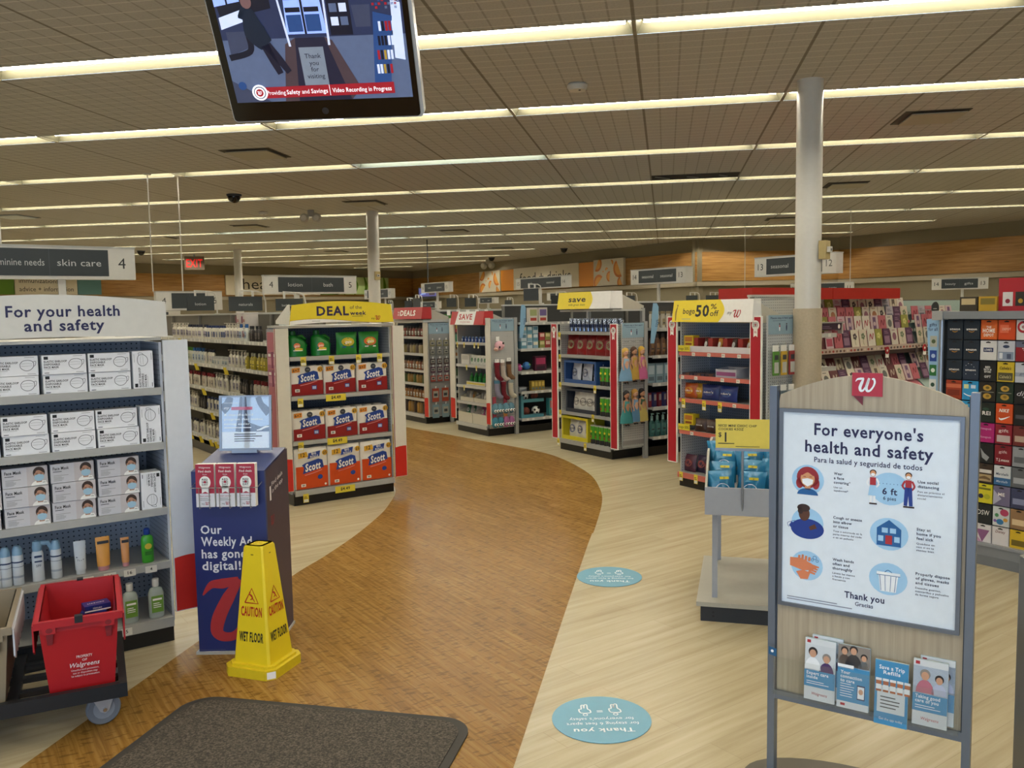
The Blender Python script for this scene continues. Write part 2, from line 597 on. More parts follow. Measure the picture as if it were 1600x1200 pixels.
ENAMEL = mat('4c4937', 0.7)
TBAR = mat('8f8872', 0.6)
def lamp_build(cool):
    def f():
        o = bare('ceiling_light')
        m = MB()
        w, d = SEG, SLOT; e = 0.014; t = 0.075
        b = [(e, 0.004), (w - e, 0.004), (w - e, d - 0.004), (e, d - 0.004)]
        q = [(0.05, 0.07), (w - 0.05, 0.07), (w - 0.05, d - 0.03), (0.05, d - 0.03)]
        vs = [(x, y, 0) for x, y in b] + [(x, y, t) for x, y in q]
        m.geo(vs, [(0, 4, 5, 1), (1, 5, 6, 2), (2, 6, 7, 3), (3, 7, 4, 0), (4, 7, 6, 5)], ENAMEL)
        part('reflector', m, o)
        m = MB()
        m.box(0, 0, -0.004, e, d, 0.03, TBAR)
        part('end_flange', m, o)
        m = MB(); m.box(w - e, 0, -0.004, w, d, 0.03, TBAR)
        part('end_flange', m, o)
        m = MB()
        c = LAMP_COOL if cool else LAMP_WARM
        em = bpy.data.materials.new('lamp_tube_glow')
        em.use_nodes = True
        nt = em.node_tree; nt.nodes.clear()
        oo = nt.nodes.new('ShaderNodeOutputMaterial'); ee = nt.nodes.new('ShaderNodeEmission')
        ee.inputs[0].default_value = c + (1,); ee.inputs[1].default_value = LAMP_STRENGTH
        nt.links.new(ee.outputs[0], oo.inputs[0])
        m.tube([(0.06, 0.19, 0.056), (w - 0.06, 0.19, 0.056)], 0.017, em, 8)
        part('lamp_tube', m, o)
        return o
    return f
COOL = {(5, -3.85), (8, -7.51), (8, -9.95), (9, -8.73)}
for r, k, x, y in LIGHTS:
    cool = any(rr == r and abs(xx - x) < 0.3 for rr, xx in COOL)
    lab = ('bluish' if cool else 'cream') + ' recessed fluorescent strip, %s of its row, %s row in from the doors' % (nth(k), nth(r))
    put('lamp_cool' if cool else 'lamp', lamp_build(cool), lab, 'ceiling light', (x, y, CEIL), 0, 'recessed strip lights')

# walls
TAN = mat('8f866f', 0.75); TRIMC = mat('b7ad98', 0.6); SHADE = mat('6f6857', 0.8)
BANDW = wood_mat('oak_wall_band', '956830', 'b18244', 'c49755', 0, (0.7, 9, 16), 0.5, 2.0)
def wall(name, a, b, trim=True, num=0):
    fr, L = seg(a, b)
    m = MB(); m.box(-0.1, 0, 0, L + 0.1, 0.15, CEIL, TAN)
    o = structure(name, m); o.location = (fr.x, fr.y, 0); o.rotation_euler = (0, 0, fr.a)
    if trim:
        m = MB(); m.box(0.0, -0.03, 2.37, L, 0.0, 3.16, BANDW)
        o = structure('trim_%d' % num, m); o.location = (fr.x, fr.y, 0); o.rotation_euler = (0, 0, fr.a)
        m = MB(); m.box(0.0, -0.10, 2.24, L, 0.0, 2.35, TRIMC)
        o = structure('trim_%d' % (num + 10), m); o.location = (fr.x, fr.y, 0); o.rotation_euler = (0, 0, fr.a)
    return fr
WL = wall('wall_left', A0, A1, True, 1)
WB = wall('wall_back', A1, A2, True, 2)
WR = wall('wall_rear', A2, A3, True, 3)
WS = wall('wall_right', A3, A4, True, 4)
wall('wall_side', A4, A5, False)
wall('wall_far', A6, A0, False)
# the entrance wall behind the camera, glazed as the monitor's picture shows
m = MB()
for x0, x1 in ((-25.1, -4.2), (4.2, 14.1)):
    m.box(x0, -2.75, 0, x1, -2.6, CEIL, TAN)
m.box(-4.2, -2.75, 2.7, 4.2, -2.6, CEIL, TAN)
structure('wall_front', m)
ALU = mat('7d7f80', 0.4, 0.5)
m = MB()
for i in range(8):
    x = -4.2 + i * 1.2
    m.box(x - 0.03 if i else x, -2.73, 0, x + 0.03, -2.64, 2.7, ALU)
m.box(-4.2, -2.73, 2.62, 4.2, -2.64, 2.7, ALU); m.box(-4.2, -2.73, 0, 4.2, -2.64, 0.08, ALU)
structure('window_1', m)
m = MB(); m.box(-4.17, -2.69, 0.08, 4.17, -2.68, 2.62, clear_mat('door_glass', (0.95, 0.98, 1, 1), 0.08))
structure('window_1_pane', m)
ld = bpy.data.lights.new('window_portal', 'AREA'); ld.shape = 'RECTANGLE'; ld.size = 8.4; ld.size_y = 2.7
ld.cycles.is_portal = True
lo = bpy.data.objects.new('window_portal', ld); COL.objects.link(lo)
lo.location = (0, -2.78, 1.35); lo.rotation_euler = (math.radians(90), 0, 0)

# ---------------------------------------------------------------- round columns
COLW = mat('cfccc4', 0.35)
WRAPC = mat('b5a78f', 0.7, 0, 0.14, 60)
def column(n, x, y, r, wrap_z, sensor_deg=None):
    m = MB(); m.lathe([(r, 0), (r, CEIL)], COLW, n=28)
    o = structure('column_%d' % n, m); o.location = (x, y, 0)
    if wrap_z:
        m = MB(); m.lathe([(r + 0.012, 0), (r + 0.012, wrap_z), (r, wrap_z)], WRAPC, n=28)
        w = structure('column_%d_wrap' % n, m); w.location = (x, y, 0)
column(1, 1.175, 7.60, 0.105, 1.63)
column(2, -5.25, 15.2, 0.11, None)
column(3, -11.85, 22.75, 0.11, None)
# ---------------------------------------------------------------- things on the walls and ceiling
def wall_sign(name, label, fr, x0, x1, z0, z1, base, draw=None, depth=0.06, gap=0.03, group=None):
    m = MB(); m.box(0, -depth, 0, x1 - x0, 0, z1 - z0, base)
    if draw:
        draw(m.surf((0, -depth, 0)), x1 - x0, z1 - z0)
    return solo(name, m, label, 'sign', fr.p(x0, -gap, z0), fr.a, group)
CREAM = mat('d9d0bb', 0.6); ORANGE = mat('d98a1e', 0.55); BLK = mat('2b2a28', 0.6); FRUIT = mat('d27a2a', 0.55); FRUIT2 = mat('e8a548', 0.55)
wall_sign('wall_sign', 'long cream wall sign reading food + drinks', WB, 8.63, 12.6, 2.40, 3.17, CREAM,
          lambda s, w, h: s.text('food + drinks', 0.42, 0.24, 0.36, BLK, w=3.1))
wall_sign('wall_panel', 'plain orange wall panel before the food and drinks sign', WB, 7.74, 8.62, 2.40, 3.15, ORANGE)
wall_sign('wall_panel', 'plain orange wall panel after the food and drinks sign', WB, 12.61, 13.42, 2.40, 3.15, ORANGE)
def slices(seed):
    def d(s, w, h):
        rr = random.Random(seed)
        for cx, cy, r, a0 in ((0.12, 0.85, 0.30, 4.2), (0.86, 0.62, 0.34, 1.9), (0.18, 0.12, 0.32, 0.6), (0.55, 0.34, 0.20, 1.2), (0.45, 0.60, 0.09, 0.2), (0.62, 0.86, 0.10, 5.0), (0.92, 0.10, 0.22, 2.2), (0.33, 0.52, 0.05, 0)):
            cx *= w; cy *= h; r *= h; a0 += rr.uniform(-0.3, 0.3)
            pts = [(min(max(cx + r * math.cos(a0 + t * PI / 12), 0), w), min(max(cy + r * math.sin(a0 + t * PI / 12), 0), h)) for t in range(13)]
            s.poly(pts, FRUIT, 1)
            pts = [(min(max(cx + .72 * r * math.cos(a0 + t * PI / 12), 0), w), min(max(cy + .72 * r * math.sin(a0 + t * PI / 12), 0), h)) for t in range(13)]
            s.poly(pts, FRUIT2, 2)
    return d
wall_sign('wall_art', 'square picture of orange slices left of the food and drinks sign', WB, 6.18, 7.72, 2.38, 3.17, CREAM, slices(1), 0.09)
wall_sign('wall_art', 'square picture of orange slices right of the food and drinks sign', WB, 13.43, 14.9, 2.38, 3.19, CREAM, slices(5), 0.09)
wall_sign('wall_sign', 'cream wall sign beginning health, behind the slim far column', WL, 16.48, 20.6, 2.42, 3.15, CREAM,
          lambda s, w, h: s.text('health', 0.68, 0.22, 0.42, BLK, w=1.78))
GRN = mat('5d8a1e', 0.55); LGRN = mat('b7cf8a', 0.55); TEALW = mat('5f8f94', 0.55)
def grass(s, w, h):
    for i in range(5):
        s.ribbon([(w * (0.1 + 0.2 * i), 0), (w * (0.16 + 0.19 * i), h * 0.5), (w * (0.1 + 0.2 * i), h)], [0.05, 0.16, 0.05], GRN, 1)
wall_sign('wall_panel', 'plain green wall panel beside the health sign', WL, 20.62, 21.45, 2.44, 3.1, GRN)
wall_sign('wall_art', 'picture of green blades beside the health sign', WL, 21.5, 24.1, 2.45, 3.17, LGRN, grass, 0.09)
def imm(s, w, h):
    s.text('immunizations', 0.12, 0.36, 0.15, BLK, w=1.15)
    s.text('advice + information', 0.12, 0.10, 0.15, BLK, w=1.6)
wall_sign('wall_sign', 'cream wall sign reading immunizations advice + information', WL, 9.4, 11.24, 2.42, 3.1, CREAM, imm)
wall_sign('wall_panel', 'bright green wall panel before the immunizations sign', WL, 8.0, 9.38, 2.42, 3.1, GRN)
wall_sign('wall_panel', 'grey teal wall panel after the immunizations sign', WL, 11.26, 12.0, 2.42, 3.1, TEALW)

# exit sign under the ceiling, facing the doors
m = MB(); m.box(-0.28, -0.04, -0.46, 0.28, 0.0, -0.06, mat('6a5a4a', 0.5)); m.box(-0.02, -0.02, -0.06, 0.02, 0.0, 0, STEEL)
m.surf((-0.28, -0.04, -0.46)).text('EXIT', 0.28, 0.08, 0.25, mat('d01818', 0.5, emit=0.9), w=0.46, align='c', bold=1)
solo('exit_sign', m, 'small red lettered EXIT sign hanging near the far left wall', 'sign', (-13.9, 24.0, CEIL), math.radians(30))

def vent_build():
    o = bare('ceiling_vent')
    m = MB(); m.box(-0.30, -0.30, -0.006, 0.30, 0.30, 0.0, mat('4a4438', 0.8))
    part('backing', m, o)
    m = MB(); m.box(-0.235, -0.27, -0.03, 0.27, 0.235, -0.018, mat('a79f8b', 0.7))
    part('plate', m, o)
    return o
for i, (x, y, w) in enumerate([(-4.63, 9.42, 'over the yellow endcap aisle'), (2.58, 9.33, 'near the round column'), (2.72, 14.15, 'behind the round column'), (-4.95, 14.0, 'above the slim middle column'), (-4.75, 19.4, 'over the far middle aisle'), (-8.5, 16.9, 'over the lotion aisle'), (-11.6, 18.6, 'over the far left aisle'), (-4.7, 25.2, 'deep at the back of the store'), (2.4, 19.2, 'over the card department'), (-9.6, 24.5, 'high above the far back aisles')]):
    put('vent', vent_build, 'square beige ceiling air vent ' + w, 'vent', (x, y, CEIL), 0, 'ceiling vents')
m = MB(); m.box(-0.305, -0.305, -0.006, 0.305, 0.305, 0, mat('55595c', 0.7)); m.box(-0.26, -0.26, -0.02, 0.26, 0.26, -0.006, mat('c4cdd2', 0.4))
solo('ceiling_vent', m, 'pale blue lit square ceiling panel above the skin care sign', 'vent', (-11.57, 13.95, CEIL))
# the missing tile
m = MB(); m.box(0, 0, -0.004, 1.2, 0.42, 0.0, mat('1d1a17', 0.9))
for i in range(5):
    m.tube([(0.05 + i * 0.22, 0.1 + 0.05 * (i % 3), -0.006), (0.25 + i * 0.2, 0.3 - 0.04 * (i % 2), -0.006)], 0.008, mat('4b3a2b', 0.7) if i % 2 else mat('8a8a86', 0.5))
solo('ceiling_opening', m, 'dark opening where a ceiling tile is missing, wires showing', 'opening', (-0.19, 12.40, CEIL))
def detector(x, y, label, r=0.085):
    o = thing('smoke_detector', label, 'smoke detector', (x, y, CEIL))
    m = MB(); m.lathe([(r * 0.8, -0.055), (r, -0.03), (r, -0.012), (r * 0.86, 0)], mat('c9c5ba', 0.5), n=24)
    part('cover', m, o)
    m = MB(); m.lathe([(0.008, -0.06), (0.012, -0.054)], BLACK, cx=0.02, cy=-0.02, n=8)
    part('sensor', m, o)
detector(-0.71, 7.25, 'white disc smoke detector between two strip lights near the doors')
detector(-7.1, 14.65, 'small white disc smoke detector above the lotion aisle')
def dome(x, y, label, r=0.10):
    o = thing('dome_camera', label, 'security camera', (x, y, CEIL))
    m = MB(); m.lathe([(r * 1.1, -0.03), (r * 1.15, 0)], DGREY, n=16); part('mount', m, o)
    m = MB(); m.ell((0, 0, -0.03), (r, r, r * 1.05), mat('0c0c0e', 0.15), 16, 8); part('dome', m, o)
dome(-6.5, 12.45, 'black dome camera on the ceiling over the hanging sign rods')
dome(-14.4, 22.1, 'black dome camera by the skin care sign, far left ceiling', 0.10)
dome(-3.0, 26.0, 'black dome camera far back, right of the slim column', 0.10)
dome(-5.9, 29.4, 'black dome camera at the deep end of the middle ceiling', 0.10)
def twin(x, y, z, rz, label, s=1.0):
    o = thing('emergency_light', label, 'emergency light', (x, y, z), rz)
    m = MB(); m.box(-0.05 * s, -0.03 * s, -0.12 * s, 0.05 * s, 0.03 * s, 0, mat('b9b5aa', 0.5)); part('bracket', m, o)
    for k in (-1, 1):
        m = MB(); m.ell((k * 0.11 * s, -0.05, -0.15 * s), (0.085 * s, 0.06 * s, 0.085 * s), mat('b9b5aa', 0.4), 14, 8)
        m.surf((k * 0.11 * s, -0.05 - 0.062 * s, -0.15 * s)).ell(0, 0, 0.05 * s, 0.05 * s, mat('dcdad2', 0.2), 1)
        part('lamp_head', m, o)
twin(-6.2, 14.66, CEIL, 0.2, 'twin headed emergency light on the ceiling left of the slim column')
twin(-6.2, 30.3, CEIL, -0.4, 'twin headed emergency light deep over the back wall', 1.5)
# small boxes on the columns
def colbox(x, y, z, rz, label, two):
    o = thing('wall_box', label, 'sensor box', (x, y, z), rz)
    m = MB(); m.box(-0.05, -0.06, -0.075, 0.05, 0, 0.075, mat('b3a06c', 0.5)); part('housing', m, o)
    m = MB(); m.box(-0.022, -0.085, -0.02, 0.03, -0.06, 0.025, mat('c9c8c0', 0.4)); m.surf((0, -0.085, 0)).ell(0.004, 0, 0.012, 0.012, BLACK, 1); part('sensor', m, o)
colbox(1.265, 7.54, 2.11, math.radians(60), 'yellowed sensor box high on the big round column', True)
colbox(-5.17, 15.12, 2.33, math.radians(40), 'tan sensor box on the slim middle column', True)

# ---------------------------------------------------------------- security monitor hung over the entrance
TV = thing('security_monitor', 'black flat screen monitor showing the entrance, tilted down from the ceiling', 'monitor', (-1.501, 2.9, 2.328), math.radians(6))
TV.rotation_euler = (math.radians(32), 0, math.radians(6))
W_, H_ = 0.679, 0.47
m = MB()
rr_ = 0.016
def rrect(x0, y0, x1, y1, r, n=5):
    pts = []
    for cx, cy, a in ((x1 - r, y0 + r, -PI / 2), (x1 - r, y1 - r, 0), (x0 + r, y1 - r, PI / 2), (x0 + r, y0 + r, PI)):
        pts += [(cx + r * math.cos(a + PI / 2 * i / n), cy + r * math.sin(a + PI / 2 * i / n)) for i in range(n + 1)]
    return pts
m.prism(rrect(0, 0, W_, H_, rr_), 'y', 0.006, 0.05, mat('b9bbbd', 0.35, 0.3))
part('case', m, TV)
m = MB(); m.prism(rrect(0.005, 0.006, W_ - 0.012, H_ - 0.006, 0.012), 'y', 0.0, 0.01, mat('0b0b0c', 0.12)); 
m.surf((0.335, 0, 0.034)).ell(0, 0, 0.012, 0.012, mat('2c2d30', 0.2), 1)
part('bezel', m, TV)
m = MB(); m.tube([(W_ / 2, 0.05, 0.26), (W_ / 2, 0.14, 0.30)], 0.03, DGREY); m.box(W_ / 2 - 0.1, 0.045, 0.16, W_ / 2 + 0.1, 0.055, 0.36, DGREY); part('mount_plate', m, TV)
SX0, SX1, SZ0, SZ1 = 0.030, 0.648, 0.072, 0.452
m = MB(); s = m.surf((SX0, 0, SZ0)); w, h = SX1 - SX0, SZ1 - SZ0
def scr(hx, e=0.42):
    return mat(hx, 0.3, 0, 0.10, 40, emit=e)
C = {'floor': scr('5c6a8a'), 'floor2': scr('3f4660'), 'rug': scr('23243a'), 'brown': scr('4c3d44'), 'win': scr('8fa8ea', 0.9), 'dark': scr('14182a'), 'mid': scr('2b3556'), 'blue': scr('2a4c86'), 'white': scr('c8d2ea', 0.7), 'red': scr('a3202e'), 'man': scr('142236'), 'skin': scr('7a5a5a'), 'leg': scr('1b1c30')}
s.rect(0, 0, w, h, C['floor'], 1)
s.poly([(0, 0.2 * h), (0.2 * w, 0.0), (0, 0)], C['floor2'], 2)
s.rect(0, 0.55 * h, w, h, C['mid'], 2)
s.poly([(0.02 * w, 0.72 * h), (0.30 * w, 0.80 * h), (0.30 * w, h), (0.0, h)], C['dark'], 3)
for i in range(4):
    s.poly([(w * (0.0 + 0.075 * i), h * (0.83 + 0.02 * i)), (w * (0.065 + 0.075 * i), h * (0.845 + 0.02 * i)), (w * (0.065 + 0.075 * i), h), (w * (0.0 + 0.075 * i), h)], C['win'], 4)
s.poly([(0.01 * w, 0.74 * h), (0.14 * w, 0.80 * h), (0.14 * w, 0.70 * h), (0.01 * w, 0.64 * h)], C['white'], 4)
s.poly([(0.36 * w, 0.58 * h), (0.58 * w, 0.58 * h), (0.56 * w, h), (0.38 * w, h)], C['win'], 3)
for x0, x1 in ((0.375, 0.455), (0.475, 0.555)):
    s.rect(x0 * w, 0.60 * h, x1 * w, 0.74 * h, C['blue'], 4); s.rect(x0 * w, 0.76 * h, x1 * w, 0.80 * h, C['dark'], 4); s.rect(x0 * w, 0.86 * h, x1 * w, 0.875 * h, C['dark'], 4)
s.rect(0.46 * w, 0.58 * h, 0.472 * w, h, C['dark'], 5)
s.poly([(0.40 * w, 0.55 * h), (0.56 * w, 0.55 * h), (0.66 * w, 0.0), (0.36 * w, 0.0)], C['rug'], 4)
s.poly([(0.34 * w, 0.50 * h), (0.40 * w, 0.55 * h), (0.36 * w, 0), (0.28 * w, 0)], C['brown'], 4)
s.poly([(0.56 * w, 0.55 * h), (0.60 * w, 0.52 * h), (0.72 * w, 0.1 * h), (0.66 * w, 0)], C['brown'], 4)
for x in (0.36, 0.575):
    s.poly([(x * w, 0.48 * h), ((x + .012) * w, 0.48 * h), ((x - 0.02 + .04 * (x > .5)) * w, h), ((x - 0.03 + .04 * (x > .5)) * w, h)], C['white'], 5)
s.rect(0.60 * w, 0.56 * h, 0.72 * w, 0.98 * h, C['dark'], 4)
for j in range(3):
    for i in range(2):
        s.rect(w * (0.612 + 0.052 * i), h * (0.64 + 0.11 * j), w * (0.652 + 0.052 * i), h * (0.71 + 0.11 * j), C['floor'] if (i + j) % 2 else C['white'], 5)
s.poly([(0.74 * w, 0.62 * h), (0.82 * w, 0.62 * h), (0.83 * w, 0.80 * h), (0.73 * w, 0.80 * h)], C['floor2'], 4)
s.poly([(0.80 * w, 0.14 * h), (0.89 * w, 0.12 * h), (0.94 * w, 0.70 * h), (0.84 * w, 0.74 * h)], C['blue'], 5)
rr = random.Random(3)
for j in range(4):
    for i in range(5):
        s.rect(w * (0.825 + 0.018 * i + 0.012 * j), h * (0.22 + 0.12 * j), w * (0.838 + 0.018 * i + 0.012 * j), h * (0.30 + 0.12 * j), [C['red'], C['white'], scr('b0903a'), C['dark']][rr.randrange(4)], 6)
for j in range(8):
    for i in range(9):
        if rr.random() < 0.7:
            s.rect(w * (0.84 + 0.017 * i), h * (0.76 + 0.03 * j), w * (0.853 + 0.017 * i), h * (0.78 + 0.03 * j), [C['white'], C['blue'], C['red'], C['floor']][rr.randrange(4)], 4)
s.poly([(0.93 * w, 0.35 * h), (0.985 * w, 0.33 * h), (0.99 * w, 0.80 * h), (0.94 * w, 0.84 * h)], C['white'], 4)
# the visitor in the picture, arms raised to a phone
s.ribbon([(0.175 * w, 0.80 * h), (0.19 * w, 0.62 * h), (0.24 * w, 0.50 * h)], [0.03, 0.075, 0.05], C['man'], 6)
s.ribbon([(0.23 * w, 0.50 * h), (0.26 * w, 0.36 * h), (0.285 * w, 0.25 * h)], [0.03, 0.026, 0.02], C['leg'], 6)
s.ribbon([(0.24 * w, 0.50 * h), (0.29 * w, 0.38 * h), (0.335 * w, 0.26 * h)], [0.03, 0.026, 0.02], C['leg'], 6)
s.ell(0.175 * w, 0.86 * h, 0.018, 0.021, C['skin'], 6)
s.ribbon([(0.16 * w, 0.78 * h), (0.13 * w, 0.74 * h), (0.155 * w, 0.82 * h)], [0.022, 0.018, 0.014], C['man'], 7)
s.poly([(0.03 * w, 0.42 * h), (0.14 * w, 0.48 * h), (0.15 * w, 0.62 * h), (0.03 * w, 0.62 * h)], C['floor2'], 3)
s.ribbon([(0.02 * w, 0.40 * h), (0.14 * w, 0.45 * h), (0.15 * w, 0.58 * h)], [0.02, 0.02, 0.02], C['dark'], 4)
# the sign in the picture
s.rect(0.41 * w, 0.14 * h, 0.545 * w, 0.47 * h, scr('77808e', 0.6), 7)
for t, y in (('Thank', 0.375), ('you', 0.315), ('for', 0.26), ('visiting', 0.20)):
    s.text(t, 0.48 * w, y * h, 0.016, C['dark'], align='c', bold=0, layer=8)
s.poly([(0.16 * w, 0.035 * h), (0.905 * w, 0.045 * h), (0.905 * w, 0.145 * h), (0.16 * w, 0.135 * h)], C['red'], 8)
LT = mat('f0f0f4', 0.4, emit=0.8)
s.text('Providing', 0.185 * w, 0.066 * h, 0.0155, LT, w=0.065, layer=9); s.text('Safety', 0.297 * w, 0.067 * h, 0.0155, LT, w=0.047, layer=9, bold=1); s.text('and', 0.383 * w, 0.068 * h, 0.0155, LT, w=0.026, layer=9); s.text('Savings', 0.436 * w, 0.069 * h, 0.0155, LT, w=0.058, layer=9, bold=1)
s.rect(0.541 * w, 0.045 * h, 0.544 * w, 0.14 * h, LT, 9)
s.text('Video Recording in Progress', 0.556 * w, 0.070 * h, 0.0155, LT, w=0.205, layer=9, bold=1)
s.ell(0.145 * w, 0.09 * h, 0.027, 0.027, LT, 9); s.ell(0.145 * w, 0.09 * h, 0.021, 0.021, C['mid'], 10); s.ell(0.145 * w, 0.09 * h, 0.018, 0.018, LT, 11); s.ell(0.145 * w, 0.09 * h, 0.013, 0.013, C['red'], 12)
s.flying_w(0.145 * w - 0.008, 0.09 * h - 0.006, 0.012, LT, 13)
s.ell(0.055 * w, 0.155 * h, 0.014, 0.014, C['blue'], 9)
part('screen', m, TV)
m = MB()
m.tube([(0, 0, 0), (0, 0, 0.83)], 0.018, mat('8d8d8a', 0.4)); m.lathe([(0.06, 0.80), (0.06, 0.83)], mat('8d8d8a', 0.4))
solo('ceiling_pole', m, 'grey drop pole holding the black monitor from the ceiling', 'pole', (-1.16, 2.915, CEIL - 0.83))
# ================================================================ near the doors
# ---------------------------------------------------------------- entrance mat
m = MB()
MATC, _nt, _b = base_mat('flecked_carpet')
_tc = _nt.nodes.new('ShaderNodeTexCoord')
_nt.links.new(nramp(_nt, nnoise(_nt, _tc.outputs['Object'], 120, 3, 0.7), [(0.38, '2f2a24'), (0.5, '463f36'), (0.64, '665d51')]), _b.inputs['Base Color'])
_b.inputs['Roughness'].default_value = 0.95
RUBB = mat('37332d', 0.8)
pts = rrect(-2.02, 1.2, -0.76, 3.33, 0.13, 8)
m.prism(pts, 'z', 0.001, 0.008, RUBB)
pts = rrect(-1.985, 1.235, -0.795, 3.295, 0.11, 8)
m.prism(pts, 'z', 0.008, 0.012, MATC)
o = solo('door_mat', m, 'dark brown carpet mat with rounded corners on the floor inside the doors', 'mat')
o.rotation_euler = (0, 0, math.radians(-2.5)); o.location = (-0.145, -0.085, 0)

# ---------------------------------------------------------------- floor decals
def decal(x, y, label, rot):
    m = MB()
    WT = mat('e4eef0', 0.5)
    n = 48
    m.lathe([(0.2, 0.0), (0.2, 0.0022)], mat('5599b4', 0.35), n=n)
    s = m.surf((0, 0, 0.0022), (math.cos(rot), math.sin(rot), 0), (-math.sin(rot), math.cos(rot), 0))
    s.text('Thank you', 0, 0.085, 0.032, WT, w=0.24, align='c', bold=2)
    s.text('for staying 6 feet apart', 0, 0.035, 0.024, WT, w=0.29, align='c')
    s.text("for everyone's safety", 0, -0.005, 0.024, WT, w=0.26, align='c')
    for k in (-1, 1):
        cx = k * 0.062
        for dx, l in ((-0.022, 0.03), (-0.008, 0.045), (0.008, 0.048)):
            pass
        s.ribbon([(cx - 0.022, -0.075), (cx - 0.022, -0.05), (cx + 0.016, -0.05), (cx + 0.022, -0.08), (cx + 0.012, -0.085), (cx + 0.01, -0.115), (cx + 0.001, -0.118), (cx, -0.09), (cx - 0.004, -0.12), (cx - 0.014, -0.12), (cx - 0.014, -0.085), (cx - 0.022, -0.075)], [0.006] * 12, WT)
        s.ribbon([(cx + 0.009 * math.cos(a * PI / 4), -0.033 + 0.009 * math.sin(a * PI / 4)) for a in range(9)], [0.004] * 9, WT, sub=2)
    s.rect(-0.012, -0.058, 0.012, -0.053, WT, 2); s.rect(-0.012, -0.068, 0.012, -0.063, WT, 2)
    solo('floor_decal', m, label, 'floor sticker', (x, y, 0.0012))
decal(-0.258, 3.365, 'round blue Thank you floor sticker nearest the doors', math.radians(191))
decal(-0.346, 5.24, 'round blue Thank you floor sticker farther in, against the brown walkway', math.radians(186))

# ---------------------------------------------------------------- wet floor cone
YC = mat('e3c81c', 0.42, 0, 0.06, 12); YC2 = mat('d9bf1c', 0.5, 0, 0.12, 30)
cone = thing('wet_floor_cone', 'yellow four-sided wet floor cone standing before the blue stand', 'safety cone', (-1.862, 3.662, 0), math.radians(-9))
def octo(a, c):
    return [(-a + c, -a), (a - c, -a), (a, -a + c), (a, a - c), (a - c, a), (-a + c, a), (-a, a - c), (-a, -a + c)]
m = MB(); m.prism(octo(0.135, 0.035), 'z', 0, 0.044, YC2); m.prism(octo(0.118, 0.03), 'z', 0.044, 0.056, YC2)
part('base', m, cone)
m = MB()
def cr(a, c, z):
    return [(x, y, z) for x, y in octo(a, c)]
m.loft([cr(0.098, 0.010, 0.05), cr(0.052, 0.007, 0.585), cr(0.048, 0.010, 0.595)], YC, caps=False)
m.sm = False
m.loft([cr(0.048, 0.010, 0.595), cr(0.032, 0.006, 0.595), cr(0.030, 0.006, 0.56)], YC2)
sl = (0.098 - 0.052) / 0.535
CR = mat('b32a18', 0.5)
for ang in (0, PI / 2):
    rt = (math.cos(ang), math.sin(ang), 0)
    nn = Vector((math.sin(ang), -math.cos(ang), 0))
    up = (Vector((0, 0, 1)) - nn * sl).normalized()
    s = m.surf(tuple(nn * 0.0985 + Vector((0, 0, 0.05))), rt, tuple(up))
    s.text('WET FLOOR', 0, 0.108, 0.044, mat('1c1c1c', 0.5), w=0.130, align='c', bold=3)
    s.text('CAUTION', 0, 0.225, 0.044, CR, w=0.112, align='c', bold=3)
    tri = [(-0.036, 0.285), (0.036, 0.285), (0.0, 0.352)]
    s.ribbon(tri + [tri[0]], [0.006] * 4, CR, 2, 1)
    s.ribbon([(-0.012, 0.325), (0.0, 0.317), (0.004, 0.306), (-0.008, 0.300)], [0.007, 0.009, 0.006, 0.003], CR)
    s.ribbon([(0.004, 0.306), (0.012, 0.300), (0.016, 0.291)], [0.005, 0.004, 0.003], CR)
    s.ell(-0.010, 0.333, 0.004, 0.004, CR, 2, 10)
    s.rect(-0.007, 0.505, 0.007, 0.509, mat('6a5c12', 0.6), 2)
part('body', m, cone)
m = MB(); m.poly([(0.106, -0.1295, 0.006), (0.134, -0.1015, 0.006), (0.134, -0.1015, 0.038), (0.106, -0.1295, 0.038)], PAPER)
part('sticker', m, cone, 'white barcode sticker on the base corner')
m.v = [(x + 0.0015, y - 0.0015, z) for x, y, z in m.v]

# ---------------------------------------------------------------- blue leaflet stand
PR = thing('leaflet_stand', 'dark blue boxy leaflet stand reading Our Weekly Ad has gone digital', 'display stand', (-2.264, 3.764, 0), math.radians(10))
BLU = mat('1c2a66', 0.42); BLUT = mat('4a5068', 0.4); BLUS = mat('3a3244', 0.45)
m = MB()
m.prism([(0.0, 0.012), (0.40, 0.012), (0.40, 0.955), (0.0, 0.905)], 'x', 0.012, 0.365, BLU)
part('body', m, PR)
m = MB(); m.box(-0.0, -0.012, 0, 0.378, 0.41, 0.014, LGREY); part('base', m, PR)
m = MB(); s = m.surf((0, 0, 0))
WTX = mat('dfe0e6', 0.5)
for t, x1, z, h in (('Our', 0.149, 0.60, 0.043), ('Weekly Ad', 0.292, 0.54, 0.046), ('has gone', 0.262, 0.48, 0.044), ('digital!', 0.234, 0.421, 0.044)):
    s.text(t, 0.046, z, h, WTX, w=x1 - 0.046, bold=2)
s.ribbon([(0.042, 0.295), (0.085, 0.345), (0.14, 0.352), (0.22, 0.368)], [0.005, 0.035, 0.05, 0.035], mat('a82c30', 0.5), 1)
s.ribbon([(0.225, 0.372), (0.165, 0.28), (0.115, 0.18), (0.105, 0.11), (0.15, 0.085), (0.21, 0.11), (0.29, 0.24), (0.335, 0.372)], [0.03, 0.06, 0.066, 0.06, 0.045, 0.04, 0.045, 0.06], mat('a82c30', 0.5), 2)
m.box(0.012, -0.0005, 0.02, 0.14, 0, 0.022, BLUT)
part('front_panel', m, PR)
m = MB(); m.box(0.365, 0.0, 0.014, 0.372, 0.40, 0.9, BLUS)
m.poly([(0.372, 0.0, 0.9), (0.372, 0.40, 0.9), (0.372, 0.40, 0.952), (0.372, 0.0, 0.904)], BLUS)
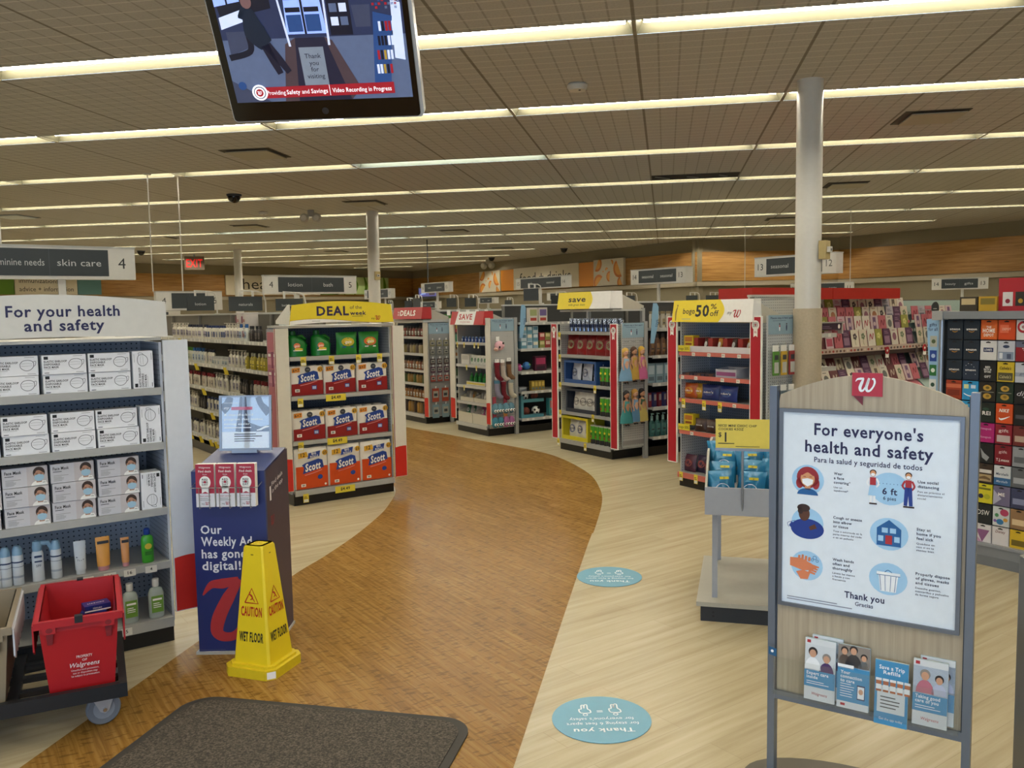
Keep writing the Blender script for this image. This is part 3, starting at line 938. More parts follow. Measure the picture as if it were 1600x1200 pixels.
s = m.surf((0.372, 0, 0), (0, 1, 0), (0, 0, 1))
s.text('Find deals', 0.09, 0.81, 0.022, WTX, w=0.2, rot=0.12); s.text('in the app', 0.09, 0.775, 0.022, WTX, w=0.2, rot=0.12); s.rect(0.05, 0.745, 0.075, 0.815, WTX, 2)
s.flying_w(0.05, 0.62, 0.05, mat('8d2a35', 0.5))
part('side_panel', m, PR)
# picture frame on the top
fr = bare('picture_frame'); fr.parent = PR
fr.location = (0.047, 0.31, 0.955); fr.rotation_euler = (math.radians(-6), 0, 0)
SILV = mat('8c95a3', 0.35, 0.4)
m = MB(); w, h = 0.27, 0.285
m.box(0, 0, 0.0, 0.012, 0.014, h, SILV); m.box(w - 0.012, 0, 0, w, 0.014, h, SILV); m.box(0.012, 0, 0, w - 0.012, 0.014, 0.012, SILV); m.box(0.012, 0, h - 0.008, w - 0.012, 0.014, h, SILV)
m.box(0.07, -0.02, -0.012, 0.20, 0.05, 0.004, SILV)
part('frame', m, fr)
m = MB(); m.box(0.012, 0.006, 0.012, w - 0.012, 0.012, h - 0.008, mat('ccd9e6', 0.3)); s = m.surf((0.012, 0.006, 0.012)); w -= 0.024; h -= 0.02
LB = mat('a9c4e6', 0.3); DN = mat('26304f', 0.3); PW = mat('dfe6ee', 0.35)
s.rect(0, 0.085, w, h, LB, 1); s.rect(0, 0, w, 0.085, PW, 1)
s.ribbon([(0.0, h * .75), (0.03, h * .85), (0.045, h)], [0.055, 0.045, 0.03], DN, 2)
s.ribbon([(0.085, 0.085), (0.098, h * 0.7), (0.103, h)], [0.03, 0.022, 0.016], DN, 2)
s.ribbon([(0.125, 0.085), (0.122, h * 0.7), (0.120, h)], [0.03, 0.02, 0.014], DN, 2)
s.ribbon([(0.19, h), (0.205, h * 0.85), (w, h * 0.68)], [0.03, 0.03, 0.045], DN, 2)
s.poly([(0.12, 0.085), (w, 0.085), (w, 0.118), (0.2, 0.11), (0.135, 0.135)], DN, 2)
for t, z, hh, ww, b in (('Introducing', 0.232, 0.007, 0.075, 0), ('A one-of-a-kind', 0.168, 0.012, 0.15, 2), ('program that makes', 0.145, 0.012, 0.20, 2), ('saving easier.', 0.121, 0.012, 0.14, 2)):
    s.text(t, 0.012, z, hh, mat('e9f1fb', 0.4), w=ww, bold=b, layer=3)
s.lines(0.012, 0.104, 0.19, 1, 0.01, mat('e9f1fb', 0.4), 0.5, layer=3)
s.text('my', 0.012, 0.203, 0.015, mat('e9f1fb', 0.4), bold=1, italic=0.3, layer=3); s.rect(0.05, 0.198, 0.16, 0.214, mat('b9476a', 0.4), 3)
s.ribbon([(0.18, 0.092), (0.20, 0.096), (0.225, 0.108), (w, 0.11)], [0.004, 0.01, 0.01, 0.004], mat('e9f1fb', 0.4), 3)
s.lines(0.065, 0.07, 0.15, 2, 0.011, DGREY, 0.5, layer=3); s.lines(0.065, 0.046, 0.14, 2, 0.011, DGREY, 0.4, 4, layer=3)
part('poster', m, fr)
m = MB(); m.box(0.012, 0.0025, 0.012, 0.258, 0.004, 0.277, clear_mat('picture_glass', (1, 1, 1, 1), 0.10, 0.02)); part('glass', m, fr)
# wire holder and its three stacks of leaflets
rk = bare('wire_rack'); rk.parent = PR
WIRE = mat('a9abae', 0.3, 0.7)
def leaflet_build():
    o = bare('leaflet_stack')
    m = MB(); m.box(0, 0, 0, 0.088, 0.04, 0.205, PAPER)
    s = m.surf((0, 0, 0)); RD = mat('a81f38', 0.5)
    s.rect(0, 0.065, 0.088, 0.205, RD, 1); s.rect(0, 0, 0.088, 0.065, mat('d8d8dc', 0.5), 1)
    s.text('Find deals', 0.044, 0.166, 0.011, PAPER, w=0.06, align='c', bold=1); s.text('from', 0.044, 0.153, 0.007, PAPER, w=0.02, align='c')
    s.text('Walgreens', 0.044, 0.185, 0.009, PAPER, w=0.055, align='c', italic=0.2)
    s.ell(0.044, 0.118, 0.027, 0.030, PAPER, 2); s.rect(0.028, 0.074, 0.060, 0.10, PAPER, 2); s.poly([(0.028, 0.074), (0.028, 0.066), (0.044, 0.074), (0.060, 0.066), (0.060, 0.074)], PAPER, 2)
    for t, z in (('RED', 0.127), ('NOSE', 0.115), ('DAY', 0.103)):
        s.text(t, 0.044, z, 0.010, BLK, w=0.028, align='c', bold=2, layer=3)
    s.ell(0.044, 0.120, 0.006, 0.006, RD, 4)
    s.text('Start saving!', 0.044, 0.050, 0.006, RD, w=0.05, align='c', bold=1); s.lines(0.018, 0.040, 0.052, 2, 0.008, GREY, 0.4)
    s.flying_w(0.042, 0.010, 0.015, RD); s.text('my', 0.026, 0.012, 0.009, DGREY)
    part('leaflets', m, o)
    return o
for i, x in enumerate((0.055, 0.151, 0.249)):
    q = PR.matrix_world
    c_, s_ = math.cos(math.radians(10)), math.sin(math.radians(10))
    lx, ly = x, -0.062
    put('leaflet', leaflet_build, 'red and white stack of deal leaflets, %s, in the blue stand' % ['outermost by the mask display', 'middle of three', 'over the yellow cone'][i], 'leaflets', (-2.264 + lx * c_ - ly * s_, 3.764 + lx * s_ + ly * c_, 0.745), math.radians(10), 'leaflets on the blue stand', rx=math.radians(-2))
m = MB()
for x in (0.05, 0.146, 0.244):
    m.tube([(x + 0.022, 0.0, 0.74), (x + 0.022, -0.069, 0.738), (x + 0.022, -0.069, 0.838)], 0.0018, WIRE, 5)
    m.tube([(x + 0.07, 0.0, 0.74), (x + 0.07, -0.069, 0.738), (x + 0.07, -0.069, 0.838)], 0.0018, WIRE, 5)
m.tube([(0.03, 0.0, 0.85), (0.032, -0.069, 0.838), (0.35, -0.069, 0.838), (0.352, 0.0, 0.85)], 0.002, WIRE, 5)
part('wire', m, rk)

# ---------------------------------------------------------------- health and safety sign on its stand
SG = thing('sign_stand', 'grey metal floor stand holding the For everyone\'s health and safety poster', 'sign stand', (0.352, 3.003, 0), math.radians(-24))
PST = mat('6f7783', 0.38, 0.35); SGW = wood_mat('pale_ash_board', '9d8f79', 'ad9f88', 'b9ac95', 0, (60, 60, 1.6), 0.5, 1.0)
for x in (0.0, 0.600):
    m = MB(); m.box(x - 0.002, -0.014, 0.008, x + 0.022, 0.022, 1.385, PST); m.box(x + (0.022 if x < 0.1 else -0.006), -0.004, 0.31, x + (0.026 if x < 0.1 else -0.002), 0.012, 1.37, mat('3c424c', 0.4))
    part('post', m, SG)
m = MB()
top = [(0.03 + 0.54 * t, 1.357 + 0.094 * math.sin(PI * (0.08 + 0.84 * t)) - 0.0235) for t in [i / 24 for i in range(25)]]
pts = [(0.026, 0.31), (0.594, 0.31), (0.594, 1.335)] + [(x, z) for x, z in reversed(top)] + [(0.026, 1.335)]
m.prism(pts, 'y', 0.0, 0.016, SGW)
part('board', m, SG)
m = MB(); m.box(0.0, -0.012, 0.305, 0.620, 0.022, 0.335, PST); part('cross_bar', m, SG)
m = MB()
pl = [(0.31 + 0.40 * math.cos(2 * PI * i / 40), 0.02 + 0.215 * math.sin(2 * PI * i / 40)) for i in range(40)]
m.prism(pl, 'z', 0.0, 0.008, mat('5c564b', 0.5, 0.3)); part('base', m, SG)
m = MB(); x0, x1, z0, z1 = 0.031, 0.584, 0.640, 1.312; e = 0.012
FRM = mat('6f747d', 0.35, 0.5)
m.box(x0, -0.016, z0, x0 + e, 0.0, z1, FRM); m.box(x1 - e, -0.016, z0, x1, 0.0, z1, FRM); m.box(x0 + e, -0.016, z0, x1 - e, 0.0, z0 + e, FRM); m.box(x0 + e, -0.016, z1 - e, x1 - e, 0.0, z1, FRM)
part('poster_frame', m, SG)
m = MB(); x0 += e; x1 -= e; z0 += e; z1 -= e
m.box(x0, -0.008, z0, x1, -0.001, z1, PALE)
s = m.surf((x0, -0.008, z0)); w, h = x1 - x0, z1 - z0
s.text("For everyone's", w * .5, 0.577, 0.040, INK, w=0.327, align='c', bold=2)
s.text('health and safety', w * .5, 0.520, 0.040, INK, w=0.385, align='c', bold=2)
s.text('Para la salud y seguridad de todos', w * .5, 0.487, 0.018, INK, w=0.325, align='c', bold=1)
lx, rx = 0.082, 0.335
rows = [0.425, 0.280, 0.135]
CC = mat('a4cfee', 0.5)
for z in rows:
    s.ell(lx, z, 0.052, 0.050, CC, 1); s.ell(rx, z - 0.005, 0.057, 0.052, CC, 1)
SKIN = mat('d99b6c', 0.6); HAIRR = mat('9e2b33', 0.6); BL2 = mat('1f5f9c', 0.5); DKB = mat('1c3a8c', 0.5); BRN = mat('5b3626', 0.6); DKH = mat('3a2522', 0.6); PWH = mat('f0f3f6', 0.5); RED2 = mat('b02a32', 0.5)
# woman in a mask
z = rows[0]
s.ell(lx, z + 0.008, 0.036, 0.036, HAIRR, 2); s.ell(lx - 0.026, z - 0.012, 0.012, 0.018, HAIRR, 2); s.ell(lx + 0.026, z - 0.010, 0.012, 0.020, HAIRR, 2)
s.rect(lx - 0.009, z - 0.034, lx + 0.009, z - 0.008, SKIN, 3); s.ell(lx, z + 0.004, 0.023, 0.026, SKIN, 4)
s.poly([(lx + 0.034 * math.cos(a * PI / 12), z - 0.050 + 0.022 * math.sin(a * PI / 12)) for a in range(13)], BL2, 3)
s.poly([(lx - 0.018, z + 0.002), (lx - 0.016, z - 0.012), (lx, z - 0.022), (lx + 0.016, z - 0.012), (lx + 0.018, z + 0.002), (lx, z + 0.006)], PWH, 5)
for k in (-1, 1):
    s.rect(lx + k * 0.010 - 0.004, z + 0.010, lx + k * 0.010 + 0.004, z + 0.012, HAIRR, 5)
s.ribbon([(lx - 0.022, z + 0.018), (lx, z + 0.034), (lx + 0.022, z + 0.018)], [0.01, 0.018, 0.01], HAIRR, 5)
# man coughing into his elbow
z = rows[1]
s.ell(lx - 0.010, z + 0.030, 0.018, 0.024, BRN, 3); s.ell(lx - 0.012, z + 0.050, 0.021, 0.013, DKH, 4); s.ell(lx - 0.022, z + 0.040, 0.009, 0.012, DKH, 4)
s.poly([(lx + 0.054 * math.cos(a * PI / 14), z - 0.020 + 0.034 * math.sin(a * PI / 14)) for a in range(28)], DKB, 2)
s.ribbon([(lx - 0.056, z - 0.008), (lx - 0.01, z - 0.030), (lx + 0.03, z - 0.004)], [0.016, 0.030, 0.022], DKB, 3)
s.ribbon([(lx + 0.008, z - 0.018), (lx + 0.028, z - 0.008)], [0.012, 0.016], BRN, 4, 3)
s.ribbon([(lx - 0.06, z - 0.02), (lx - 0.064, z - 0.006), (lx - 0.04, z + 0.004)], [0.0015] * 3, DKB, 4)
# washing hands
z = rows[2]; HND = mat('d9825a', 0.6)
s.poly([(lx - 0.055, z + 0.022), (lx - 0.02, z + 0.024), (lx + 0.014, z + 0.010), (lx + 0.035, z - 0.002), (lx + 0.02, z - 0.012), (lx - 0.012, z - 0.018), (lx - 0.055, z - 0.006)], HND, 3)
for i in range(4):
    s.ribbon([(lx - 0.026 + 0.011 * i, z + 0.016), (lx - 0.024 + 0.011 * i, z + 0.036 - 0.003 * abs(i - 1))], [0.009, 0.007], HND, 2, 3)
    s.ribbon([(lx + 0.006, z + 0.006 - 0.008 * i), (lx + 0.040 - 0.004 * i, z - 0.001 - 0.008 * i)], [0.009, 0.005], HND, 4, 3)
s.poly([(lx - 0.02, z - 0.048), (lx - 0.035, z - 0.024), (lx - 0.012, z - 0.016), (lx + 0.012, z - 0.022), (lx + 0.004, z - 0.046)], HND, 2)
for bx, bz, br in ((0.026, 0.030, 0.006), (0.034, 0.020, 0.004), (0.018, 0.022, 0.004)):
    s.ribbon([(lx + bx + br * math.cos(a * PI / 4), z + bz + br * math.sin(a * PI / 4)) for a in range(9)], [0.0014] * 9, BL2, 3, 2)
# two people six feet apart
z = rows[0] - 0.005
for k, (hx, top_, leg) in enumerate(((-0.050, RED2, PWH), (0.054, RED2, DKB))):
    x = rx + hx
    s.ell(x, z + 0.045, 0.008, 0.010, SKIN, 4); s.ell(x, z + 0.049, 0.010, 0.009, DKH, 3); s.ell(x, z + 0.042, 0.006, 0.005, PWH, 5)
    s.rect(x - 0.009, z + 0.008, x + 0.009, z + 0.033, top_, 3)
    s.ribbon([(x - 0.010, z + 0.030), (x - 0.017, z + 0.014), (x - 0.008, z + 0.002)], [0.006, 0.006, 0.005], PWH if k == 0 else top_, 2)
    s.ribbon([(x + 0.010, z + 0.030), (x + 0.017, z + 0.014), (x + 0.010, z + 0.002)], [0.006, 0.006, 0.005], PWH if k == 0 else top_, 2)
    if k == 0:
        s.poly([(x - 0.009, z + 0.008), (x + 0.009, z + 0.008), (x + 0.014, z - 0.026), (x - 0.014, z - 0.026)], CC, 3)
        for q in (-0.006, 0.005):
            s.rect(x + q - 0.003, z - 0.050, x + q + 0.003, z - 0.026, PWH, 3); s.rect(x + q - 0.004, z - 0.054, x + q + 0.008, z - 0.049, DKH, 4)
    else:
        for q in (-0.008, 0.008):
            s.ribbon([(x + q * 0.5, z + 0.010), (x + q, z - 0.048)], [0.013, 0.010], leg, 3, 3); s.rect(x + q - 0.006, z - 0.054, x + q + 0.010, z - 0.049, DKH, 4)
for i in range(7):
    s.ell(rx - 0.030 + 0.0105 * i, z + 0.016, 0.0013, 0.0013, DKB, 3, 8)
s.text('6 ft', rx, z - 0.018, 0.021, INK, w=0.044, align='c', bold=2); s.text('6 pies', rx, z - 0.036, 0.012, INK, w=0.038, align='c', bold=1)
# house
z = rows[1] - 0.005
s.poly([(rx - 0.036, z - 0.038), (rx + 0.036, z - 0.038), (rx + 0.036, z + 0.018), (rx, z + 0.046), (rx - 0.036, z + 0.018)], BL2, 2)
for x in (-0.012, 0.012):
    s.rect(rx + x - 0.009, z + 0.004, rx + x + 0.009, z + 0.020, CC, 3)
for x in (-0.024, 0.024):
    s.rect(rx + x - 0.008, z - 0.024, rx + x + 0.008, z - 0.006, CC, 3)
s.rect(rx - 0.010, z - 0.032, rx + 0.010, z - 0.004, RED2, 3)
# waste bin
z = rows[2] - 0.010
s.poly([(rx - 0.028, z + 0.018), (rx + 0.030, z + 0.018), (rx + 0.024, z - 0.036), (rx - 0.022, z - 0.036)], PWH, 3)
s.ribbon([(rx - 0.034, z + 0.022), (rx + 0.036, z + 0.022)], [0.010, 0.010], PWH, 3, 2); s.ribbon([(rx - 0.010, z + 0.026), (rx, z + 0.034), (rx + 0.012, z + 0.026)], [0.002] * 3, BL2, 3)
for q in (-0.022, -0.008, 0.008, 0.022):
    s.ribbon([(rx + q * 1.1, z + 0.016), (rx + q * 0.9, z - 0.034)], [0.0015, 0.0015], BL2, 4, 2)
s.ribbon([(rx - 0.034, z + 0.017), (rx + 0.036, z + 0.017)], [0.0015, 0.0015], BL2, 4, 2)
def cap(x, z, big, small, bw, sw):
    for i, (t, w_) in enumerate(zip(big, bw)):
        s.text(t, x, z - 0.0145 * i, 0.0090, mat('3d4256', 0.6), w=w_, bold=2)
    zz = z - 0.0145 * len(big) - 0.0005
    for i, (t, w_) in enumerate(zip(small, sw)):
        s.text(t, x, zz - 0.0105 * i, 0.0062, mat('565a6c', 0.6), w=w_, bold=1)
cap(0.165, rows[0] + 0.025, ('Wear', 'a face', 'covering*'), ('Use un', 'tapabocas*'), (0.027, 0.032, 0.052), (0.026, 0.045))
cap(0.165, rows[1] + 0.025, ('Cough or sneeze', 'into elbow', 'or tissue'), ('Tose o estornuda en la', 'parte interna del codo', 'o en un pa\u00f1uelo'), (0.089, 0.058, 0.047), (0.090, 0.089, 0.064))
cap(0.165, rows[2] + 0.030, ('Wash hands', 'often and', 'thoroughly'), ('L\u00e1vate las manos', 'a fondo y con', 'frecuencia'), (0.066, 0.053, 0.062), (0.070, 0.054, 0.042))
cap(0.415, rows[0] + 0.022, ('Use social', 'distancing'), ('Pon en pr\u00e1ctica el', 'distanciamiento', 'social'), (0.058, 0.060), (0.075, 0.070, 0.024))
cap(0.415, rows[1] + 0.018, ('Stay at', 'home if you', 'feel sick'), ('Qu\u00e9date en', 'casa si no te', 'sientes bien'), (0.040, 0.068, 0.048), (0.052, 0.050, 0.050))
cap(0.415, rows[2] + 0.022, ('Properly dispose', 'of gloves, masks', 'and tissues'), ('Desecha guantes,', 'mascarillas y pa\u00f1uelos', 'de forma segura'), (0.096, 0.094, 0.066), (0.072, 0.094, 0.066))
s.text('Thank you', w * .5, 0.048, 0.022, INK, w=0.122, align='c', bold=2); s.text('Gracias', w * .5, 0.026, 0.014, INK, w=0.055, align='c', bold=1)
s.lines(0.018, 0.020, 0.22, 2, 0.008, mat('8b90a0', 0.6), 0.4)
part('poster', m, SG)
m = MB()
m.box(0.259, -0.006, 1.362, 0.350, 0.0, 1.436, mat('b21f35', 0.4)); m.prism([(0.262, 1.362), (0.292, 1.362), (0.292, 1.332)], 'y', -0.005, 0.0, mat('6d1522', 0.4))
m.surf((0.259, -0.006, 1.362)).flying_w(0.013, 0.014, 0.046, PWH)
part('emblem', m, SG, 'red speech-bubble emblem with a white script W')
# clear leaflet pockets
m = MB(); CL = clear_mat('clear_acrylic', (0.97, 0.98, 0.98, 1), 0.10)
m.box(0.028, -0.052, 0.338, 0.592, -0.050, 0.470, CL); m.box(0.028, -0.052, 0.338, 0.592, 0.0, 0.340, CL)
for x in (0.028, 0.115, 0.225, 0.34, 0.455, 0.590):
    m.box(x, -0.052, 0.338, x + 0.002, 0.0, 0.48, CL)
part('leaflet_pocket', m, SG)
m = MB(); m.prism([(0.014, 0.475), (0.040, 0.470), (0.040, 0.498), (0.014, 0.502)], 'y', -0.053, -0.0525, mat('1f5a86', 0.5)); m.surf((0.0, -0.0535, 0)).ell(0.026, 0.488, 0.005, 0.005, PWH, 1)
part('tag', m, SG, 'small blue tag clipped to the clear pocket')
SGF = F(0.352, 3.003, -24)
def brochure_build(kind):
    def f():
        o = bare('brochure')
        m = MB(); m.box(0, 0, 0, 0.098, 0.010, 0.205, mat('c9dbe4', 0.5))
        s = m.surf((0, 0, 0)); BB = mat('3f8dbd', 0.45); w, h = 0.098, 0.205
        FL = mat('c99a7c', 0.6); HR = mat('2b2220', 0.6); GH = mat('8d8781', 0.6)
        def head(x, z, r, hair, body, bw):
            s.poly([(x + bw * math.cos(a * PI / 10), z - r * 1.2 - bw * 1.5 + bw * 1.6 * math.sin(a * PI / 10)) for a in range(11)], body, 2)
            s.ell(x, z + r * .25, r * 1.05, r * 1.1, hair, 3); s.ell(x, z - r * .15, r * .78, r * .95, FL, 4)
        if kind == 0 or kind == 3:
            s.rect(0, 0, w, h, mat('d5dade', 0.5), 1)
            s.rect(0.0, 0.10, w, 0.185, mat('a9b4bd', 0.5) if kind == 0 else mat('9fb0c4', 0.5), 1)
            if kind == 0:
                head(0.026, 0.158, 0.014, HR, PWH, 0.026); head(0.070, 0.145, 0.013, GH, mat('4a2f63', 0.6), 0.024)
            else:
                head(0.034, 0.158, 0.014, GH, mat('bb6f80', 0.6), 0.026); head(0.074, 0.150, 0.012, HR, mat('b9c0d8', 0.6), 0.022)
            s.rect(0, 0.045, w, 0.100, BB, 5)
            for i, t in enumerate((('Expert care', 'inside') if kind == 0 else ('Taking good', 'care of you'))):
                s.text(t, 0.008, 0.086 - 0.013 * i, 0.011, PWH, w=0.07 if i == 0 else (0.036 if kind == 0 else 0.066), bold=2, layer=6)
            s.lines(0.008, 0.062, 0.075, 2, 0.007, PWH, 0.3, layer=6)
            s.text('Walgreens', 0.05, 0.018, 0.010, RED2, w=0.05, align='c', italic=0.2); s.rect(0.006, 0.190, 0.018, 0.200, RED2, 2)
        elif kind == 1:
            s.rect(0, 0, w, h, BB, 1); s.rect(0, 0.135, w, h, mat('8a8078', 0.5), 2)
            head(0.020, 0.185, 0.011, HR, mat('6d4a3a', 0.6), 0.02); head(0.048, 0.190, 0.012, HR, mat('2d3340', 0.6), 0.026); head(0.080, 0.172, 0.010, HR, mat('9fc4dc', 0.6), 0.018)
            s.rect(0.0, 0.128, 0.05, 0.142, PWH, 6); s.rect(0, 0, w, 0.132, BB, 6); s.rect(0, 0, w, 0.022, mat('d5dade', 0.5), 7)
            for i, t in enumerate(('Your', 'connection', 'to care')):
                s.text(t, 0.010, 0.112 - 0.0135 * i, 0.011, PWH, w=(0.030, 0.066, 0.044)[i], bold=2, layer=7)
            s.lines(0.010, 0.078, 0.045, 6, 0.008, PWH, 0.25, layer=7); s.rect(0.062, 0.035, 0.086, 0.082, NAVY, 7); s.rect(0.064, 0.039, 0.084, 0.078, PWH, 8); s.ell(0.074, 0.062, 0.007, 0.009, FL, 9)
            s.rect(0.012, 0.008, 0.026, 0.016, RED2, 8)
        else:
            s.rect(0, 0, w, h, BB, 1); s.rect(0.008, 0.04, 0.09, 0.125, mat('d5dade', 0.5), 2)
            s.text('Save a Trip', 0.05, 0.178, 0.013, PWH, w=0.075, align='c', bold=2, layer=3); s.text("Refills", 0.05, 0.163, 0.012, PWH, w=0.05, align='c', bold=2, layer=3)
            for i in range(5):
                x = 0.004 + 0.021 * i
                s.rect(x, 0.105, x + 0.016, 0.140, mat('b9653a', 0.5), 3); s.rect(x, 0.112, x + 0.016, 0.128, PWH, 4); s.rect(x - 0.001, 0.140, x + 0.017, 0.148, PWH, 3)
            s.lines(0.018, 0.088, 0.06, 4, 0.011, DGREY, 0.3, layer=3); s.text('Get the app today', 0.05, 0.016, 0.008, PWH, w=0.07, align='c', layer=3)
        part('cover', m, o)
        return o
    return f
for i, (x, y, z, k, lab) in enumerate([(0.148, -0.026, 0.352, 0, 'back brochure behind Expert care inside, two women on its cover'), (0.130, -0.044, 0.345, 0, 'Expert care inside brochure in the clear sign pocket'), (0.236, -0.044, 0.345, 1, 'Your connection to care brochure, blue with a phone picture'), (0.350, -0.044, 0.318, 2, 'blue Save a Trip Refills brochure with pill bottles'), (0.478, -0.022, 0.350, 3, 'back brochure behind Taking good care of you, end pocket'), (0.462, -0.044, 0.345, 3, 'Taking good care of you brochure in the end pocket')]):
    put('brochure%d' % k, brochure_build(k), lab, 'brochure', SGF.p(x, y, z), SGF.a, 'brochures on the sign stand', rx=math.radians(-4))

# ---------------------------------------------------------------- cookie bin with its price sign
KB = thing('dump_bin', 'grey display bin on legs and a low platform, full of cookie bags', 'display bin', (0.168, 4.528, 0), math.radians(-5))
KF = F(0.168, 4.528, -5)
BG = mat('9a9ea6', 0.42); BG2 = mat('a5a296', 0.45)
m = MB(); m.box(0.01, 0.02, 0, 0.79, 0.86, 0.085, mat('23262b', 0.5)); m.surf((0, 0.02, 0)).ell(0.075, 0.05, 0.006, 0.006, BLACK, 1).ell(0.075, 0.03, 0.006, 0.006, BLACK, 1); part('plinth', m, KB)
m = MB(); m.box(-0.012, 0.0, 0.085, 0.81, 0.88, 0.108, BG2); part('platform', m, KB)
for x, y in ((0.066, 0.085), (0.715, 0.085), (0.066, 0.80), (0.715, 0.80)):
    m = MB(); m.box(x, y, 0.108, x + 0.028, y + 0.028, 0.60, BG); part('leg', m, KB)
m = MB()
x0, x1, y0, y1 = 0.03, 0.76, 0.02, 0.86
m.box(x0, y0, 0.572, x1, y0 + 0.012, 0.717, BG); m.box(x0, y1 - 0.012, 0.572, x1, y1, 0.86, BG)
for x in (x0, x1 - 0.012):
    m.prism([(y0 + 0.012, 0.572), (y1 - 0.012, 0.572), (y1 - 0.012, 0.86), (y0 + 0.30, 0.86), (y0 + 0.012, 0.717)], 'x', x, x + 0.012, BG2)
m.box(x0 + 0.012, y0 + 0.012, 0.572, x1 - 0.012, y1 - 0.012, 0.585, BG)
part('tray', m, KB)
o = thing('price_sign', 'yellow card reading nice! mini choc chip cookies 4.5oz $1', 'price sign', KF.p(0.085, 0.0, 0.928), KF.a)
m = MB(); m.box(0, 0, 0, 0.30, 0.003, 0.152, mat('e2cf5a', 0.5)); s = m.surf((0, 0, 0))
KT = mat('3c3a20', 0.5)
s.text('NICE! MINI CHOC CHIP', 0.014, 0.112, 0.0125, KT, w=0.19, bold=1); s.text('COOKIES 4.5OZ', 0.014, 0.094, 0.0125, KT, w=0.125, bold=1)
s.text('$', 0.014, 0.060, 0.024, BLK, bold=1); s.text('1', 0.046, 0.034, 0.052, BLK, bold=1); s.lines(0.012, 0.024, 0.11, 1, 0.008, KT, 0.5); s.lines(0.1, 0.010, 0.16, 1, 0.006, KT, 0.4)
part('card', m, o)
m = MB(); m.box(-0.002, -0.004, -0.012, 0.302, 0.007, 0.002, STEEL); m.tube([(0.135, 0.003, -0.012), (0.135, 0.006, -0.25), (0.135, 0.03, -0.35)], 0.006, STEEL); part('holder', m, o)
CKB = mat('2a7ba6', 0.25, 0.1, 0.12, 22, bump=0.9); CKY = mat('d9c832', 0.4)
def pillow(w, h, d, mcol, rim=0.008, nx=10, nz=8, seed=0, wr=0.004):
    """a filled foil bag, pinched along its top and bottom edges"""
    rr = random.Random(seed); m = MB(); vs = []; fs = []
    for side in (-1, 1):
        for j in range(nz + 1):
            for i in range(nx + 1):
                u, v = i / nx, j / nz
                b = (math.sin(PI * u) ** 0.55) * (math.sin(PI * v) ** 0.6)
                wob = rr.uniform(-wr, wr) if 0 < i < nx and 0 < j < nz else 0
                vs.append(((u - 0.5) * w * (1 - 0.06 * math.sin(PI * v)), side * (d / 2 * b + (wob if b > 0.1 else 0)), v * h))
    n = (nx + 1) * (nz + 1)
    for sd in (0, 1):
        for j in range(nz):
            for i in range(nx):
                a = sd * n + j * (nx + 1) + i
                q = (a, a + 1, a + nx + 2, a + nx + 1)
                fs.append(q if sd == 0 else q[::-1])
    m.geo(vs, fs, mcol); m.sm = True
    return m
def bulge(m, w, h, d, x, z):
    """front surface depth of the pillow at x,z"""
    u = min(max(x / w + 0.5, 0), 1); v = min(max(z / h, 0), 1)
    return -d / 2 * (max(math.sin(PI * u), 0) ** 0.55) * (max(math.sin(PI * v), 0) ** 0.6)
def cookie_build():
    o = bare('cookie_bag')
    m = pillow(0.138, 0.20, 0.085, CKB, seed=4, wr=0.010); part('bag', m, o)
    m = MB(); s = m.surf((-0.02, -0.0485, 0.045))
    s.ribbon([(0.02 + 0.036 * math.cos(a * PI / 8), 0.03 + 0.036 * math.sin(a * PI / 8)) for a in range(17)], [0.0025] * 17, PWH, 1, 2)
    s.text('nice!', 0.02, 0.020, 0.020, PWH, w=0.05, align='c', bold=1, layer=1)
    s.rect(0.01, 0.090, 0.058, 0.104, CKY, 1); s.text('$1', 0.034, 0.092, 0.009, BLK, align='c', layer=2)
    part('label', m, o)
    return o
rr = random.Random(11)
n = 0
for row, (y, z) in enumerate(((0.075, 0.605), (0.175, 0.655), (0.275, 0.70), (0.375, 0.72))):
    for c in range(5):
        x = 0.122 + c * 0.136
        put('cookie', cookie_build, 'blue bag of mini cookies, %s across, %s row from the front of the grey bin' % (nth(c), nth(row)), 'cookie bag', KF.p(x + rr.uniform(-.012, .012), y, z + rr.uniform(-0.005, 0.005)), KF.a + rr.uniform(-0.3, 0.3), 'cookie bags in the grey bin', rx=math.radians(-30 + rr.uniform(-9, 9)))
def ybag_build():
    o = bare('snack_bag')
    m = pillow(0.14, 0.19, 0.06, mat('d8bf25', 0.35), seed=6); part('bag', m, o)
    m = MB(); s = m.surf((0, -0.0335, 0.10)); s.ell(0, 0, 0.05, 0.04, NAVY, 1); s.text('nice!', 0, -0.012, 0.024, PWH, w=0.07, align='c', bold=1); part('label', m, o)
    return o
for c in range(4):
    put('ybag', ybag_build, 'yellow snack bag, %s of the yellow ones at the back of the grey bin' % nth(c), 'snack bag', KF.p(0.16 + 0.15 * c, 0.50, 0.71), KF.a, 'yellow bags in the grey bin', rx=math.radians(-10))

